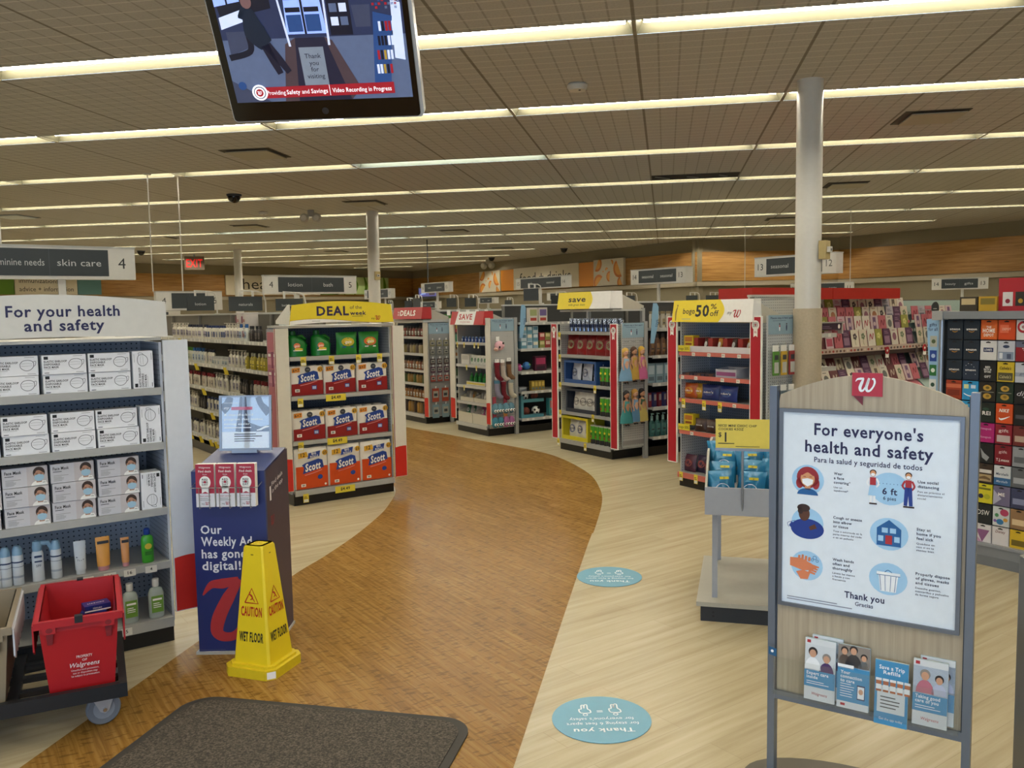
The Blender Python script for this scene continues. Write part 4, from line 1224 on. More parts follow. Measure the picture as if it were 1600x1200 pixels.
# ---------------------------------------------------------------- dolly with two totes
DO = F(-2.095, 2.972, 36)
d = thing('dolly', 'low black platform dolly on grey casters carrying the totes', 'dolly', DO.p(0, 0, 0), DO.a)
m = MB(); BP = mat('17181a', 0.45)
m.box(-0.95, 0.0, 0.160, 0.0, 0.03, 0.215, BP); m.box(-0.95, 0.60, 0.160, 0.0, 0.63, 0.215, BP); m.box(-0.03, 0.03, 0.160, 0.0, 0.60, 0.215, BP); m.box(-0.95, 0.03, 0.160, -0.92, 0.60, 0.215, BP)
for x in (-0.25, -0.42, -0.60):
    m.box(x, 0.03, 0.168, x + 0.04, 0.60, 0.192, BP)
for y in (0.15, 0.30, 0.45):
    m.box(-0.92, y, 0.170, -0.03, y + 0.035, 0.190, BP)
part('frame', m, d)
FORK = mat('b9bcc0', 0.35, 0.35)
for cx, cy in ((-0.085, 0.16), (-0.86, 0.16), (-0.085, 0.50), (-0.86, 0.50)):
    c = bare('caster'); c.parent = d; c.location = (cx, cy, 0); c.rotation_euler = (0, 0, math.radians(12))
    m = MB()
    for y in (-0.024, 0.021):
        m.prism([(-0.068, 0.158), (0.046, 0.158), (0.012, 0.060), (-0.004, 0.050), (-0.022, 0.060)], 'y', y, y + 0.003, FORK)
    m.box(-0.05, -0.03, 0.152, 0.035, 0.03, 0.160, CHROME)
    m.tube([(-0.006, -0.03, 0.066), (-0.006, 0.03, 0.066)], 0.008, CHROME, 8)
    part('fork', m, c)
    m = MB(); R90 = Matrix.Rotation(PI / 2, 4, 'X')
    w_ = MB(); w_.lathe([(0.040, -0.013), (0.061, -0.014), (0.066, -0.008), (0.066, 0.008), (0.061, 0.014), (0.040, 0.013)], mat('6f757d', 0.5), n=24); w_.lathe([(0.041, -0.0135), (0.041, 0.0135)], mat('8d949c', 0.45), n=20)
    w_.xf(Matrix.Translation((-0.006, 0, 0.066)) @ R90); m.add(w_)
    part('wheel', m, c)
def tote(fr, name, label, col, dk, x0, x1, y0, y1, z0, z1, lettering, flapc):
    o = thing(name, label, 'storage tote', fr.p((x0 + x1) / 2, (y0 + y1) / 2, z0), fr.a)
    w, dd, h = (x1 - x0) / 2, (y1 - y0) / 2, z1 - z0
    M1 = mat(col, 0.42, 0, 0.05, 20); M2 = mat(dk, 0.45)
    tp = 0.028
    def ring(a, b, z):
        return [(-a, -b, z), (a, -b, z), (a, b, z), (-a, b, z)]
    m = MB()
    m.loft([ring(w - tp, dd - tp, 0), ring(w - 0.006, dd - 0.006, h - 0.05), ring(w - 0.006, dd - 0.006, h)], M1); 
    m.sm = False
    m.f = [f for f in m.f[:-1]]; m.mi = m.mi[:-1]
    m.loft([ring(w - 0.010, dd - 0.010, h), ring(w - tp - 0.004, dd - tp - 0.004, 0.006)][::-1], M1, caps=False)
    m.sm = False
    # turn the inner shell to face inwards
    k = len(m.f) - 4
    for i in range(k, len(m.f)):
        m.f[i] = m.f[i][::-1]
    a, b = w - tp - 0.004, dd - tp - 0.004
    m.poly([(-a, -b, 0.006), (a, -b, 0.006), (a, b, 0.006), (-a, b, 0.006)], M1)
    if lettering:
        sl = (tp - 0.006) / (h - 0.05)
        s = m.surf((0, -(dd - tp) - 0.0005, 0), (1, 0, 0), (0, -sl, 1))
        T = mat('e6d9d6', 0.5)
        s.text('PROPERTY', 0.012, 0.135, 0.011, T, w=0.056, align='c', bold=1); s.text('OF', 0.012, 0.120, 0.010, T, align='c', bold=1)
        s.text('Walgreens', 0.012, 0.098, 0.019, T, w=0.105, align='c', bold=1, italic=0.3); s.text('Unauthorized possession,', 0.012, 0.082, 0.008, T, w=0.098, align='c'); s.text('use or disposition may', 0.012, 0.070, 0.008, T, w=0.086, align='c'); s.text('be subject to prosecution', 0.012, 0.058, 0.008, T, w=0.098, align='c')
    part('tub', m, o)
    m = MB(); r = 0.012
    for q in ((-w - r, -dd - r, w + r, -dd + 0.006), (-w - r, dd - 0.006, w + r, dd + r), (-w - r, -dd + 0.006, -w + 0.006, dd - 0.006), (w - 0.006, -dd + 0.006, w + r, dd - 0.006)):
        m.box(q[0], q[1], h - 0.028, q[2], q[3], h, M1)
    for sx in (-1, 1):
        cx = sx * w * 0.72
        m.box(cx - 0.022, -dd - r, h - 0.050, cx + 0.022, -dd, h - 0.028, M1)
        m.prism([(cx - 0.013, h - 0.050), (cx + 0.013, h - 0.050), (cx + 0.009, h - 0.095), (cx - 0.009, h - 0.095)], 'y', -dd - 0.002, -dd + 0.012, M2)
        m.surf((cx, -dd - r, h - 0.036)).ell(0, 0, 0.012, 0.010, M2, 1)
    part('rim', m, o)
    FM = mat(flapc, 0.45)
    for sx in (-1, 1):
        m = MB(); n_ = 7
        pts = [(-dd, h - 0.012), (dd, h - 0.012)]
        for i in range(n_ * 2 + 1):
            y = dd - 2 * dd * i / (n_ * 2)
            pts.append((y, h - (0.135 if i % 2 else 0.115)))
        xx = sx * (w + 0.016)
        m.prism(pts, 'x', xx - 0.003, xx + 0.003, FM)
        m.tube([(sx * (w + 0.010), -dd, h - 0.008), (sx * (w + 0.010), dd, h - 0.008)], 0.005, FM, 6)
        part('lid_flap', m, o)
    m = MB(); m.box(-0.014, -dd - r - 0.003, h - 0.020, 0.014, -dd + 0.012, h + 0.006, BLACK); m.box(-0.012, dd - 0.010, h - 0.01, 0.012, dd + r + 0.003, h + 0.008, BLACK)
    part('latch', m, o)
    return o
tote(DO, 'storage_tote', 'red plastic tote with hanging lid flaps, standing on the black dolly', 'b01a20', '7d1216', -0.300, -0.015, 0.04, 0.56, 0.193, 0.497, True, 'a8181e')
tote(DO, 'storage_tote', 'tan plastic tote with hanging white lid flaps, beside the red tote', '8d7f68', '5a5140', -0.680, -0.395, 0.04, 0.56, 0.193, 0.497, False, 'c9ccd2')
def bluebox():
    m = MB(); m.box(-0.052, -0.035, 0, 0.052, 0.035, 0.026, mat('1d2f7c', 0.4)); s = m.surf((-0.052, -0.035, 0)); s.rect(0, 0.0, 0.104, 0.006, PWH, 1); s.text('tissues', 0.05, 0.010, 0.010, PWH, align='c', italic=0.2)
    s2 = m.surf((-0.052, -0.035, 0.026), (1, 0, 0), (0, 1, 0)); s2.text('tissues', 0.05, 0.025, 0.018, PWH, align='c', italic=0.2, bold=1)
    return bare('small_box', m)
for i in range(8):
    put('bluebox', bluebox, 'small blue and white carton in the red tote, %s' % ('bottom of its pile' if i == 0 else 'on top of the pile' if i == 7 else nth(i) + ' up its pile'), 'carton', DO.p(-0.105 + 0.006 * (i % 2), 0.47, 0.2005 + 0.0265 * i), DO.a + (0.12, -0.15, 0.2, -0.05, 0.1)[i % 5], 'cartons in the red tote')

# ---------------------------------------------------------------- security gate post at the very edge
o = thing('security_gate', 'grey post of a door security gate at the edge of the picture', 'security gate', (0.962, 2.40, 0), math.radians(4))
m = MB(); m.box(-0.06, -0.16, 0, 0.10, 0.10, 0.06, DGREY); part('base', m, o)
m = MB(); m.prism(rrect(-0.035, -0.10, 0.045, 0.06, 0.02), 'z', 0.06, 0.98, mat('55524a', 0.4)); part('pedestal', m, o)
# ================================================================ endcaps
FM_ = F(-2.479, 3.918, 46).shift(-0.97, 0)      # face masks
FD = F(-3.163, 6.894, 46)                        # paper towels
F1 = F(-2.873, 11.704, -47)                      # red SAVE
F2 = F(-1.239, 10.156, -47)                      # yellow save
F3 = F(0.127, 8.112, -47)                        # bogo
FL_ = F(-4.13, 12.96, -46)                       # red DEALS
_q = FL_
PEGX = {}
SHF = mat('9c9c99', 0.4); SHW = mat('b9b8b2', 0.4); RAIL = mat('a8a8a4', 0.4)
TAGY = mat('dcc63a', 0.5); TAGW = mat('dad8cf', 0.55)
def price_tag(x, y, z, w=0.045, h=0.062, col=None, txt=None, drop=0.0, bold=1):
    m = MB(); m.box(0, 0, -h, w, 0.0012, 0, col or TAGY)
    s = m.surf((0, 0, -h))
    if txt is None:
        s.rect(0.004, 0.004, w - 0.004, h * 0.35, TAGW, 1)
        s.lines(0.006, h * 0.62, w * 0.7, 2, h * 0.16, BLK, 0.4)
    else:
        s.text(txt, w / 2, h * 0.34, min(h * 0.48, 0.03), BLK, w=min(w * 0.8, 0.02 * len(txt) * 0.62 * (h / 0.04)), align='c', bold=bold)
    return m, (x, y, z)
def shelf(parent, F_, x0, x1, z, d, depth0=0.0, railc=None, topc=None, tags=(), lip=0.03):
    """one shelf with its price rail and the tags clipped to it"""
    o = bare('shelf'); o.parent = parent
    m = MB(); m.box(x0, depth0 + 0.004, z - 0.022, x1, d, z, topc or SHF); part('deck', m, o)
    m = MB(); m.box(x0, depth0 - 0.012, z - lip, x1, depth0 + 0.004, z + 0.004, railc or RAIL); part('price_rail', m, o)
    for t in tags:
        m, loc = price_tag(*t[:3], **(t[3] if len(t) > 3 else {}))
        q = part('price_tag', m, o); q.location = loc
    return o
def endcap(name, label, F_, w, depth, ztop, zs, pegc='a9adb4', inner='b9bcc0', wing=(0.115, 0.115), wing_col=None, wing_red=True, zb=0.14, badge=False, rail=None, tags={}, kick_d=0.02, ends=(0.0, 0.0)):
    o = thing(name, label, 'display shelf', F_.p(0, 0, 0), F_.a)
    m = MB(); m.box(0.0, 0.0, 0, w, depth, 0.098, KICK); part('kick_base', m, o)
    zz = [0.13] + list(zs)
    for i, z in enumerate(zz):
        shelf(o, F_, 0.004, w - 0.004, z, depth - 0.03, -0.02 if i == 0 else 0.0, rail, None, tags.get(i, ()), 0.045 if i == 0 else 0.032)
    m = MB(); m.box(0, depth - 0.03, 0.098, w, depth, ztop, peg_mat(pegc, 'x')); part('back_panel', m, o)
    for x in (-0.012, w):
        m = MB(); m.box(x, 0.02, 0.098, x + 0.012, depth, ztop - 0.01, peg_mat(inner, 'y')); part('side_panel', m, o)
    for sd, x0, x1 in ((0, -wing[0] - 0.012, -0.008), (1, w + 0.008, w + 0.012 + wing[1])):
        if wing[sd] <= 0:
            continue
        m = MB(); WC = wing_col or OFFWHITE
        m.box(x0, -0.03, zb, x1, -0.012, ztop, WC)
        s = m.surf((x0, -0.03, zb)); ww = x1 - x0
        if wing_red:
            pts = [(0.004, 0.004), (ww - 0.004, 0.004)] + [(ww - 0.004 - (ww - 0.008) * i / 10, 0.278 + 0.008 * math.sin(2.2 * i / 10 + sd)) for i in range(11)]
            s.poly(pts, BRED, 1)
            if wing_red == 2:
                s.rect(-0.001, 0, 0.005, ztop - zb, mat('8c2a30', 0.5), 1)
        if badge:
            s.rect(0.008, 0.008, ww - 0.008, ztop - zb - 0.008, mat('ae1a2a', 0.45), 1)
            cz = ztop - zb - 0.075
            s.ell(ww / 2, cz, ww * 0.33, ww * 0.33, PAPER, 2); s.poly([(ww * .32, cz), (ww * .68, cz), (ww * .68, cz - 0.10), (ww * .5, cz - 0.088), (ww * .32, cz - 0.10)], PAPER, 2)
            for t, dz in (('RED', 0.012), ('NOSE', -0.002), ('DAY', -0.016)):
                s.text(t, ww / 2, cz + dz, 0.012, BLK, w=ww * 0.42, align='c', bold=2, layer=3)
            s.ell(ww / 2, cz + 0.002, 0.008, 0.008, RED, 4); s.lines(ww * .40, cz - 0.055, ww * .22, 2, 0.01, RED, 0.4, layer=3)
        part('wing_panel', m, o)
    return o
# ---------------------------------------------------------------- the face mask display
zsM = [0.415, 0.69, 1.022, 1.297]
tg = lambda x, z, t: (x, -0.0135, z - 0.002, dict(w=0.055, h=0.034, col=TAGW, txt=t))
tagsM = {0: [(0.715, -0.0345, 0.125, dict(w=0.05, h=0.036, col=TAGW, txt='5')), (0.30, -0.0345, 0.125, dict(w=0.05, h=0.036, col=TAGW, txt='5'))],
         1: [tg(0.22, 0.412, '21'), tg(0.40, 0.412, '14'), tg(0.555, 0.412, '14'), tg(0.655, 0.412, '16'), tg(0.745, 0.412, '16'), tg(0.845, 0.412, '4')]}
MK = endcap('display_shelf', 'white pegboard endcap of face masks under the For your health and safety board', FM_, 0.97, 0.44, 1.535, zsM, 'a3abb8', 'b4b9c2', (0.115, 0.115), mat('d4d6da', 0.45), True, 0.155, tags=tagsM)
def board_outline(w, h, arch, n=16, side=0.02, bot=0.0):
    return [(0.0, 0.0)] + [(w * i / n, bot * math.sin(PI * i / n)) for i in range(1, n)] + [(w, 0.0), (w - side, h)] + [(w - side - (w - 2 * side) * i / n, h + arch * math.sin(PI * i / n)) for i in range(1, n)] + [(side, h)]
hd = bare('header_sign'); hd.parent = MK
m = MB(); w = 1.06; ox = -0.06
m.prism([(x + ox, z + 1.553) for x, z in board_outline(w, 0.172, 0.036, 16, 0.004, 0.012)], 'y', -0.045, -0.037, mat('cfcdc6', 0.5))
s = m.surf((ox, -0.045, 1.553))
s.text('For your health', 0.607, 0.107, 0.052, INK, w=0.475, align='c', bold=2); s.text('and safety', 0.607, 0.042, 0.052, INK, w=0.335, align='c', bold=2)
s.rect(0.0, 0.008, 0.40, 0.010, GREY, 1)
part('board', m, hd)
m = MB(); m.box(0.0, -0.03, 1.536, 0.97, 0.42, 1.55, LGREY); part('top_shelf', m, hd)
# ---------------------------------------------------------------- deal of the week
yt = lambda x, z, y=-0.0135: (x, y, z, dict(w=0.05, h=0.075))
pt = lambda x, z, y=-0.0135: (x, y, z, dict(w=0.19, h=0.058, txt='$4.49', bold=2))
tagsD = {4: [yt(0.10, 1.285), yt(0.36, 1.285), yt(0.62, 1.285), yt(0.83, 1.285)], 3: [pt(0.32, 0.945), yt(0.06, 0.93)], 2: [pt(0.32, 0.56), yt(0.05, 0.55)], 1: [], 0: [pt(0.37, 0.125, -0.0345), yt(0.07, 0.10, -0.0345)]}
zsD = [0.555, 0.945, 1.285]
tagsD = {3: tagsD[4], 2: tagsD[3], 1: tagsD[2], 0: tagsD[0]}
DL = endcap('display_shelf', 'endcap of paper towels and detergent under the yellow DEAL of the week board', FD, 0.968, 0.48, 1.535, zsD, '6f7a88', 'a2a7ae', (0.118, 0.118), mat('d9d4c6', 0.45), 2, 0.135, tags=tagsD)
hd = bare('header_sign'); hd.parent = DL
m = MB(); w = 0.985; ox = -0.01; YH = mat('e6cf30', 0.45)
ol = [(x + ox, z + 1.562) for x, z in board_outline(w, 0.168, 0.032, 16, 0.026, 0.02)]
m.prism(ol, 'y', -0.075, -0.065, YH)
s = m.surf((ox, -0.075, 1.562))
wave = [(w * i / 20, 0.02 * math.sin(PI * i / 20) + 0.018 + 0.020 * math.sin(0.9 + 5.0 * i / 20)) for i in range(21)]
s.poly([(w * i / 16, 0.02 * math.sin(PI * i / 16)) for i in range(17)] + list(reversed([(min(max(x, 0.004), w - 0.004), z) for x, z in wave])), PAPER, 1)
s.ribbon(wave, [0.003] * 21, mat('b98a2a', 0.5), 2, 2)
s.text('DEAL', 0.245, 0.078, 0.080, mat('2c1f4a', 0.5), w=0.30, bold=3); s.text('of the', 0.556, 0.130, 0.032, mat('2c1f4a', 0.5), w=0.115); s.text('week', 0.556, 0.078, 0.036, mat('2c1f4a', 0.5), w=0.155, bold=2)
s.lines(0.575, 0.064, 0.14, 1, 0.012, mat('7a6a2a', 0.5), 0.4); s.flying_w(0.80, 0.030, 0.040, RED); s.text('my', 0.762, 0.036, 0.020, BLK); s.lines(0.2, 0.028, 0.1, 1, 0.01, GREY, 0.5)
part('board', m, hd)
for x in (ox + 0.006, ox + w - 0.012):
    m = MB(); m.prism([(-0.065, 1.562), (0.26, 1.572), (0.26, 1.60), (-0.03, 1.735), (-0.065, 1.735)], 'x', x, x + 0.006, WHITE)
    part('side_return', m, hd)
m = MB(); m.box(-0.01, -0.05, 1.536, 0.98, 0.46, 1.556, LGREY); part('top_shelf', m, hd)

# ---------------------------------------------------------------- right hand endcaps
def side_rack(F_, x, y1, zb, zt, owner, pegc='b6b5b0', dkband=False):
    """pegboard hung on the aisle side of an endcap with its Please stay 6 feet apart card"""
    m = MB(); m.box(x, 0.03, zb, x + 0.02, y1, zt, peg_mat(pegc, 'y')); 
    if dkband:
        m.box(x + 0.02, 0.03, zb + 0.03, x + 0.022, y1, zb + 0.075, mat('8d8a86', 0.5))
    part('side_rack', m, owner)
    m = MB(); m.box(x + 0.02, 0.03, zt - 0.155, x + 0.024, y1 + 0.005, zt + 0.005, mat('8fa9b6', 0.5)); s = m.surf((x + 0.024, 0.03, zt - 0.155), (0, 1, 0), (0, 0, 1))
    w = y1 - 0.025
    s.text('Please stay 6 feet apart', w / 2, 0.128, 0.017, INK, w=w * 0.86, align='c', bold=1); s.lines(w * .15, 0.112, w * 0.65, 1, 0.008, INK, 0.3)
    for k, c in ((0.40, PAPER), (0.66, INK)):
        s.ell(w * k, 0.085, 0.006, 0.008, DKH, 2); s.ribbon([(w * k, 0.075), (w * k, 0.050), (w * k, 0.028)], [0.012, 0.014, 0.007], c if c is INK else PWH, 2, 3); s.rect(w * k - 0.006, 0.06, w * k + 0.006, 0.075, INK if c is INK else RED, 3)
    part('notice', m, owner)
    m = MB(); m.box(x - 0.01, y1 + 0.005, 0.0, x + 0.03, y1 + 0.055, zt + 0.02, SHF); part('upright', m, owner)
zs1 = [0.42, 0.645, 0.93, 1.235]
yl = lambda x, z, y=-0.0135: (x, y, z, dict(w=0.035, h=0.07))
S1 = endcap('display_shelf', 'white endcap under the red SAVE board, small packets and socks on its side', F1, 0.82, 0.42, 1.565, zs1, '8d8f94', 'bdbbb4', (0.13, 0.10), mat('d9d5c8', 0.45), True, 0.165, tags={4: [yl(0.03, 1.23), yl(0.22, 1.23), yl(0.50, 1.23), yl(0.60, 1.23)], 3: [yl(0.28, 0.925), yl(0.54, 0.925)], 2: [yl(0.20, 0.64)]}, rail=SHW)
side_rack(F1, 0.855, 0.385, 0.165, 1.545, S1)
def box_header(parent, x0, x1, z0, z1, d0, d1, back, faces, sidec, roofc):
    """a header like a shallow canopy: printed front, printed return on the aisle side, sloped top behind"""
    hd = bare('header_sign'); hd.parent = parent
    m = MB(); m.frustum((x0, d0), (x1, d1), z0, (x0 + 0.01, d0 + 0.03), (x1 - 0.01, d1), z1, faces[0])
    up = Vector((0, 0.03, z1 - z0)); s = m.surf((x0, d0, z0), (1, 0, 0), tuple(up))
    faces[1](s, x1 - x0, up.length)
    part('board', m, hd)
    m = MB(); rt = (x1 + 0.001)
    m.poly([(rt, d0 + 0.002, z0), (rt, d1, z0), (rt - 0.01, d1, z1), (rt - 0.01, d0 + 0.03, z1)], sidec); m.poly([(rt + 0.004, d0 + 0.002, z0), (rt - 0.006, d0 + 0.03, z1), (rt - 0.006, d1, z1), (rt + 0.004, d1, z0)][::-1], sidec)
    part('side_return', m, hd)
    m = MB(); m.frustum((x0 + 0.02, d1), (x1 - 0.02, back), z0 - 0.01, (x0 + 0.02, d1), (x1 - 0.02, back), z0 + 0.03, roofc)
    m.prism([(d1, z0 + 0.03), (back, z0 + 0.03), (d1, z1 - 0.03)], 'x', x0 + 0.03, x1 - 0.03, roofc)
    part('canopy', m, hd)
    return hd
RD2 = mat('b5292b', 0.45); ROOF = mat('b9b3a2', 0.55)
def f_save(s, w, h):
    s.poly([(w * .15, 0), (w * .72, 0), (w * .76, h), (w * .22, h)], PAPER, 1)
    s.text('SAVE', w * .46, h * .40, h * .42, RD2, w=w * .40, align='c', bold=3); s.text('on great deals', w * .46, h * .16, h * .14, RD2, w=w * .30, align='c')
box_header(S1, -0.06, 0.83, 1.475, 1.655, -0.06, 0.10, 0.40, (RD2, f_save), RD2, ROOF)
zs2 = [0.46, 0.80, 1.13, 1.40]
y2 = lambda x, z, y=-0.0135: (x, y, z + 0.03, dict(w=0.045, h=0.085))
S2 = endcap('display_shelf', 'endcap with red wings under the yellow save board, snacks and dolls on it', F2, 0.965, 0.42, 1.495, zs2, 'a2a29d', 'b9b7b0', (0.115, 0.115), PAPER, False, 0.125, badge=True, tags={4: [y2(-0.002, 1.36)], 3: [y2(0.0, 1.10)], 2: [y2(0.0, 0.77), y2(0.66, 0.77)], 1: [y2(-0.005, 0.44), y2(0.62, 0.44)], 0: [y2(-0.02, 0.10, -0.0345), y2(0.50, 0.10, -0.0345)]}, rail=SHF)
side_rack(F2, 1.09, 0.33, 0.14, 1.495, S2, 'adaca8', True)
def f_save2(s, w, h):
    s.poly([(0.0, 0.0)] + [(w * 0.62 + 0.05 * math.cos(PI * (i / 10 - .5)), h * i / 10) for i in range(11)] + [(0.0, h)], YEL, 1)
    s.text('save', w * .38, h * .42, h * .34, BLK, w=w * .33, align='c', bold=2); s.text('with great deals', w * .38, h * .20, h * .12, BLK, w=w * .32, align='c')
box_header(S2, 0.10, 1.06, 1.66, 1.85, -0.10, 0.08, 0.40, (PAPER, f_save2), PAPER, ROOF)
m = MB(); m.box(0.10, -0.06, 1.63, 1.06, 0.40, 1.65, LGREY); m.box(0.06, 0.36, 1.40, 0.10, 0.40, 1.63, SHF); m.box(1.02, 0.36, 1.40, 1.06, 0.40, 1.66, SHF); part('top_shelf', m, S2)
zs3 = [0.525, 0.82, 1.035, 1.25]
PINK = mat('c0685c', 0.45)
tb = lambda x, z: (x, -0.0135, z, dict(w=0.04, h=0.032, col=TAGW))
S3 = endcap('display_shelf', 'candy endcap with red wings and pink shelf rails under the bogo 50% off board', F3, 0.855, 0.42, 1.575, zs3, '8c97a8', 'b4b6b8', (0.118, 0.118), PAPER, False, 0.215, badge=True, rail=PINK, tags={4: [tb(0.17, 1.248), tb(0.36, 1.248), tb(0.53, 1.248), tb(0.71, 1.248)], 3: [tb(0.03, 1.033), tb(0.20, 1.033), tb(0.52, 1.033), tb(0.70, 1.033)], 2: [y2(0.04, 0.79), y2(0.30, 0.79), y2(0.49, 0.79), tb(0.66, 0.818)], 1: [tb(0.15, 0.523)], 0: [y2(0.03, 0.11, -0.0345), y2(0.22, 0.11, -0.0345)]})
side_rack(F3, 0.985, 0.36, 0.22, 1.575, S3, 'b9bcbb')
def f_bogo(s, w, h):
    s.poly([(0.0, 0.0)] + [(w * 0.60 + 0.06 * math.cos(PI * (i / 10 - .5)), h * i / 10) for i in range(11)] + [(0.0, h)], YEL, 1)
    s.text('bogo', w * .14, h * .38, h * .26, BLK, w=w * .155, bold=1); s.text('50', w * .305, h * .26, h * .52, BLK, w=w * .17, bold=3); s.text('%', w * .49, h * .58, h * .24, BLK, w=w * .075, bold=1); s.text('off', w * .49, h * .27, h * .26, BLK, w=w * .105, bold=1)
    s.flying_w(w * .77, h * .20, h * .34, RED); s.text('my', w * .70, h * .34, h * .16, BLK, italic=0.3); s.lines(w * .13, h * .12, w * .16, 1, h * .06, GREY, 0.5)
    s.ribbon([(w * .05, h * .05), (w * .045, h * .45), (w * .06, h * .70)], [0.012, 0.02, 0.008], mat('8d7430', 0.5)); s.ell(w * .06, h * .76, 0.008, 0.010, mat('8d7430', 0.5), 2)
box_header(S3, -0.05, 0.905, 1.525, 1.72, -0.05, 0.06, 0.40, (PAPER, f_bogo), PAPER, ROOF)
zsL = [0.36, 0.59, 0.79, 1.04, 1.29]
SL = endcap('display_shelf', 'far endcap under the red DEALS board, packets hung on its side', FL_, 0.90, 0.42, 1.50, zsL, '3c3a38', 'a9a79f', (0.12, 0.12), mat('c9c3b4', 0.45), True, 0.11, rail=SHW)
side_rack(FL_, 0.955, 0.37, 0.12, 1.49, SL, '9b9b98')
def f_deals(s, w, h):
    s.text('DEALS', w * .52, h * .30, h * .46, PAPER, w=w * .52, align='c', bold=3); s.text('hot', w * .17, h * .5, h * .2, PAPER, w=w * .07); s.text('new', w * .17, h * .3, h * .2, PAPER, w=w * .07)
box_header(SL, 0.0, 0.95, 1.555, 1.73, -0.07, 0.10, 0.40, (RD2, f_deals), RD2, ROOF)
m = MB(); m.box(0.0, -0.04, 1.505, 0.95, 0.40, 1.545, LGREY); part('top_shelf', m, SL)

# ---------------------------------------------------------------- gondola runs behind the endcaps
GB = mat('2f2f2e', 0.6); GBT = mat('8f8a7c', 0.6)
def gondola(label, F_, x_front, x_back, y0, y1, zs, ztop, side, backc, base_z=0.10, railc=None):
    """one long shelf run seen from its aisle; side=-1 faces local -x, +1 faces +x"""
    o = thing('gondola_shelf', label, 'shelving', F_.p(0, 0, 0), F_.a)
    m = MB(); a, b = sorted((x_front - side * 0.06, x_back)); m.box(a, y0, 0, b, y1, base_z, KICK); part('kick_base', m, o)
    m = MB(); a, b = sorted((x_back, x_back - side * 0.03)); m.box(a, y0, base_z, b, y1, ztop, backc); part('back_panel', m, o)
    m = MB(); m.box(a - 0.01, y0, ztop, b + 0.01, y1, ztop + 0.02, SHW); part('top_cap', m, o)
    for z in zs:
        q = bare('shelf'); q.parent = o
        m = MB(); a, b = sorted((x_front, x_back)); m.box(a, y0 + 0.004, z - 0.022, b, y1 - 0.004, z, SHW); part('deck', m, q)
        m = MB(); a, b = sorted((x_front, x_front + side * 0.014)); m.box(a, y0 + 0.004, z - 0.032, b, y1 - 0.004, z + 0.006, railc or SHW)
        k = 0; rr = random.Random(int(z * 1000))
        s = m.surf((x_front + side * 0.014, 0, 0), (0, side, 0), (0, 0, 1))
        y = y0 + 0.1
        while y < y1 - 0.1:
            s.rect(side * y - 0.02, z - 0.028, side * y + 0.02, z + 0.002, TAGW if rr.random() < .8 else LGREY, 1); y += rr.uniform(0.07, 0.16)
        part('price_rail', m, q)
    n = max(1, round((y1 - y0) / 1.22))
    for i in range(n + 1):
        y = y0 + (y1 - y0) * i / n
        m = MB(); a, b = sorted((x_back + side * 0.004, x_back + side * 0.03)); m.box(a, y - 0.015, base_z, b, y + 0.015, ztop, mat('6d6a62', 0.5)); part('upright', m, o)
    return o
ZL = [0.215, 0.54, 0.81, 1.09, 1.38]
LR = gondola('long lotion shelving run going back from the paper towel endcap', FD, 0.25, 0.56, 0.55, 7.0, ZL, 1.66, -1, mat('5c574c', 0.6))  # back panel coloured dark to stand for the shadow between shelves
ZT = [0.20, 0.565, 0.83, 1.14, 1.49]
gondola('dark toy shelving run behind the red SAVE endcap', F1, 0.90, 0.48, 0.47, 6.3, ZT, 1.72, 1, GB)
ZS = [0.22, 0.55, 0.82, 1.13, 1.43]
gondola('dark shelving run of hair care and soap behind the yellow save endcap', F2, 1.10, 0.66, 0.46, 5.0, ZS, 1.72, 1, GB)
gondola('short pegboard run behind the candy endcap', F3, 0.90, 0.45, 0.44, 1.05, [0.2, 0.5, 0.8, 1.1, 1.4], 1.74, 1, peg_mat('b3b3ae', 'y'))
gondola('dark grocery shelving run behind the red DEALS endcap', FL_, 1.0, 0.55, 0.44, 4.2, [0.24, 0.47, 0.69, 0.99, 1.20], 1.66, 1, GB)
gondola('shelving run behind the face mask endcap, skin care aisle', FM_, 0.95, 0.6, 0.55, 7.0, [0.2, 0.5, 0.8, 1.1, 1.4], 1.6, 1, GBT)

# yellow sale flags clipped along the lotion run
for i, (y, z) in enumerate(((4.2, 1.375), (3.55, 1.085), (2.45, 1.085), (1.15, 0.80), (3.3, 0.80), (4.1, 0.535), (3.0, 0.535), (4.3, 0.21), (3.9, 0.21), (3.5, 0.21), (3.1, 0.21), (2.9, 0.21))):
    m = MB(); m.box(-0.001, -0.03, -0.085, 0.001, 0.03, 0.0, TAGY); q = part('sale_flag', m, LR); q.location = (0.225, y, z); q.rotation_euler = (0, math.radians(-18), math.radians(25))
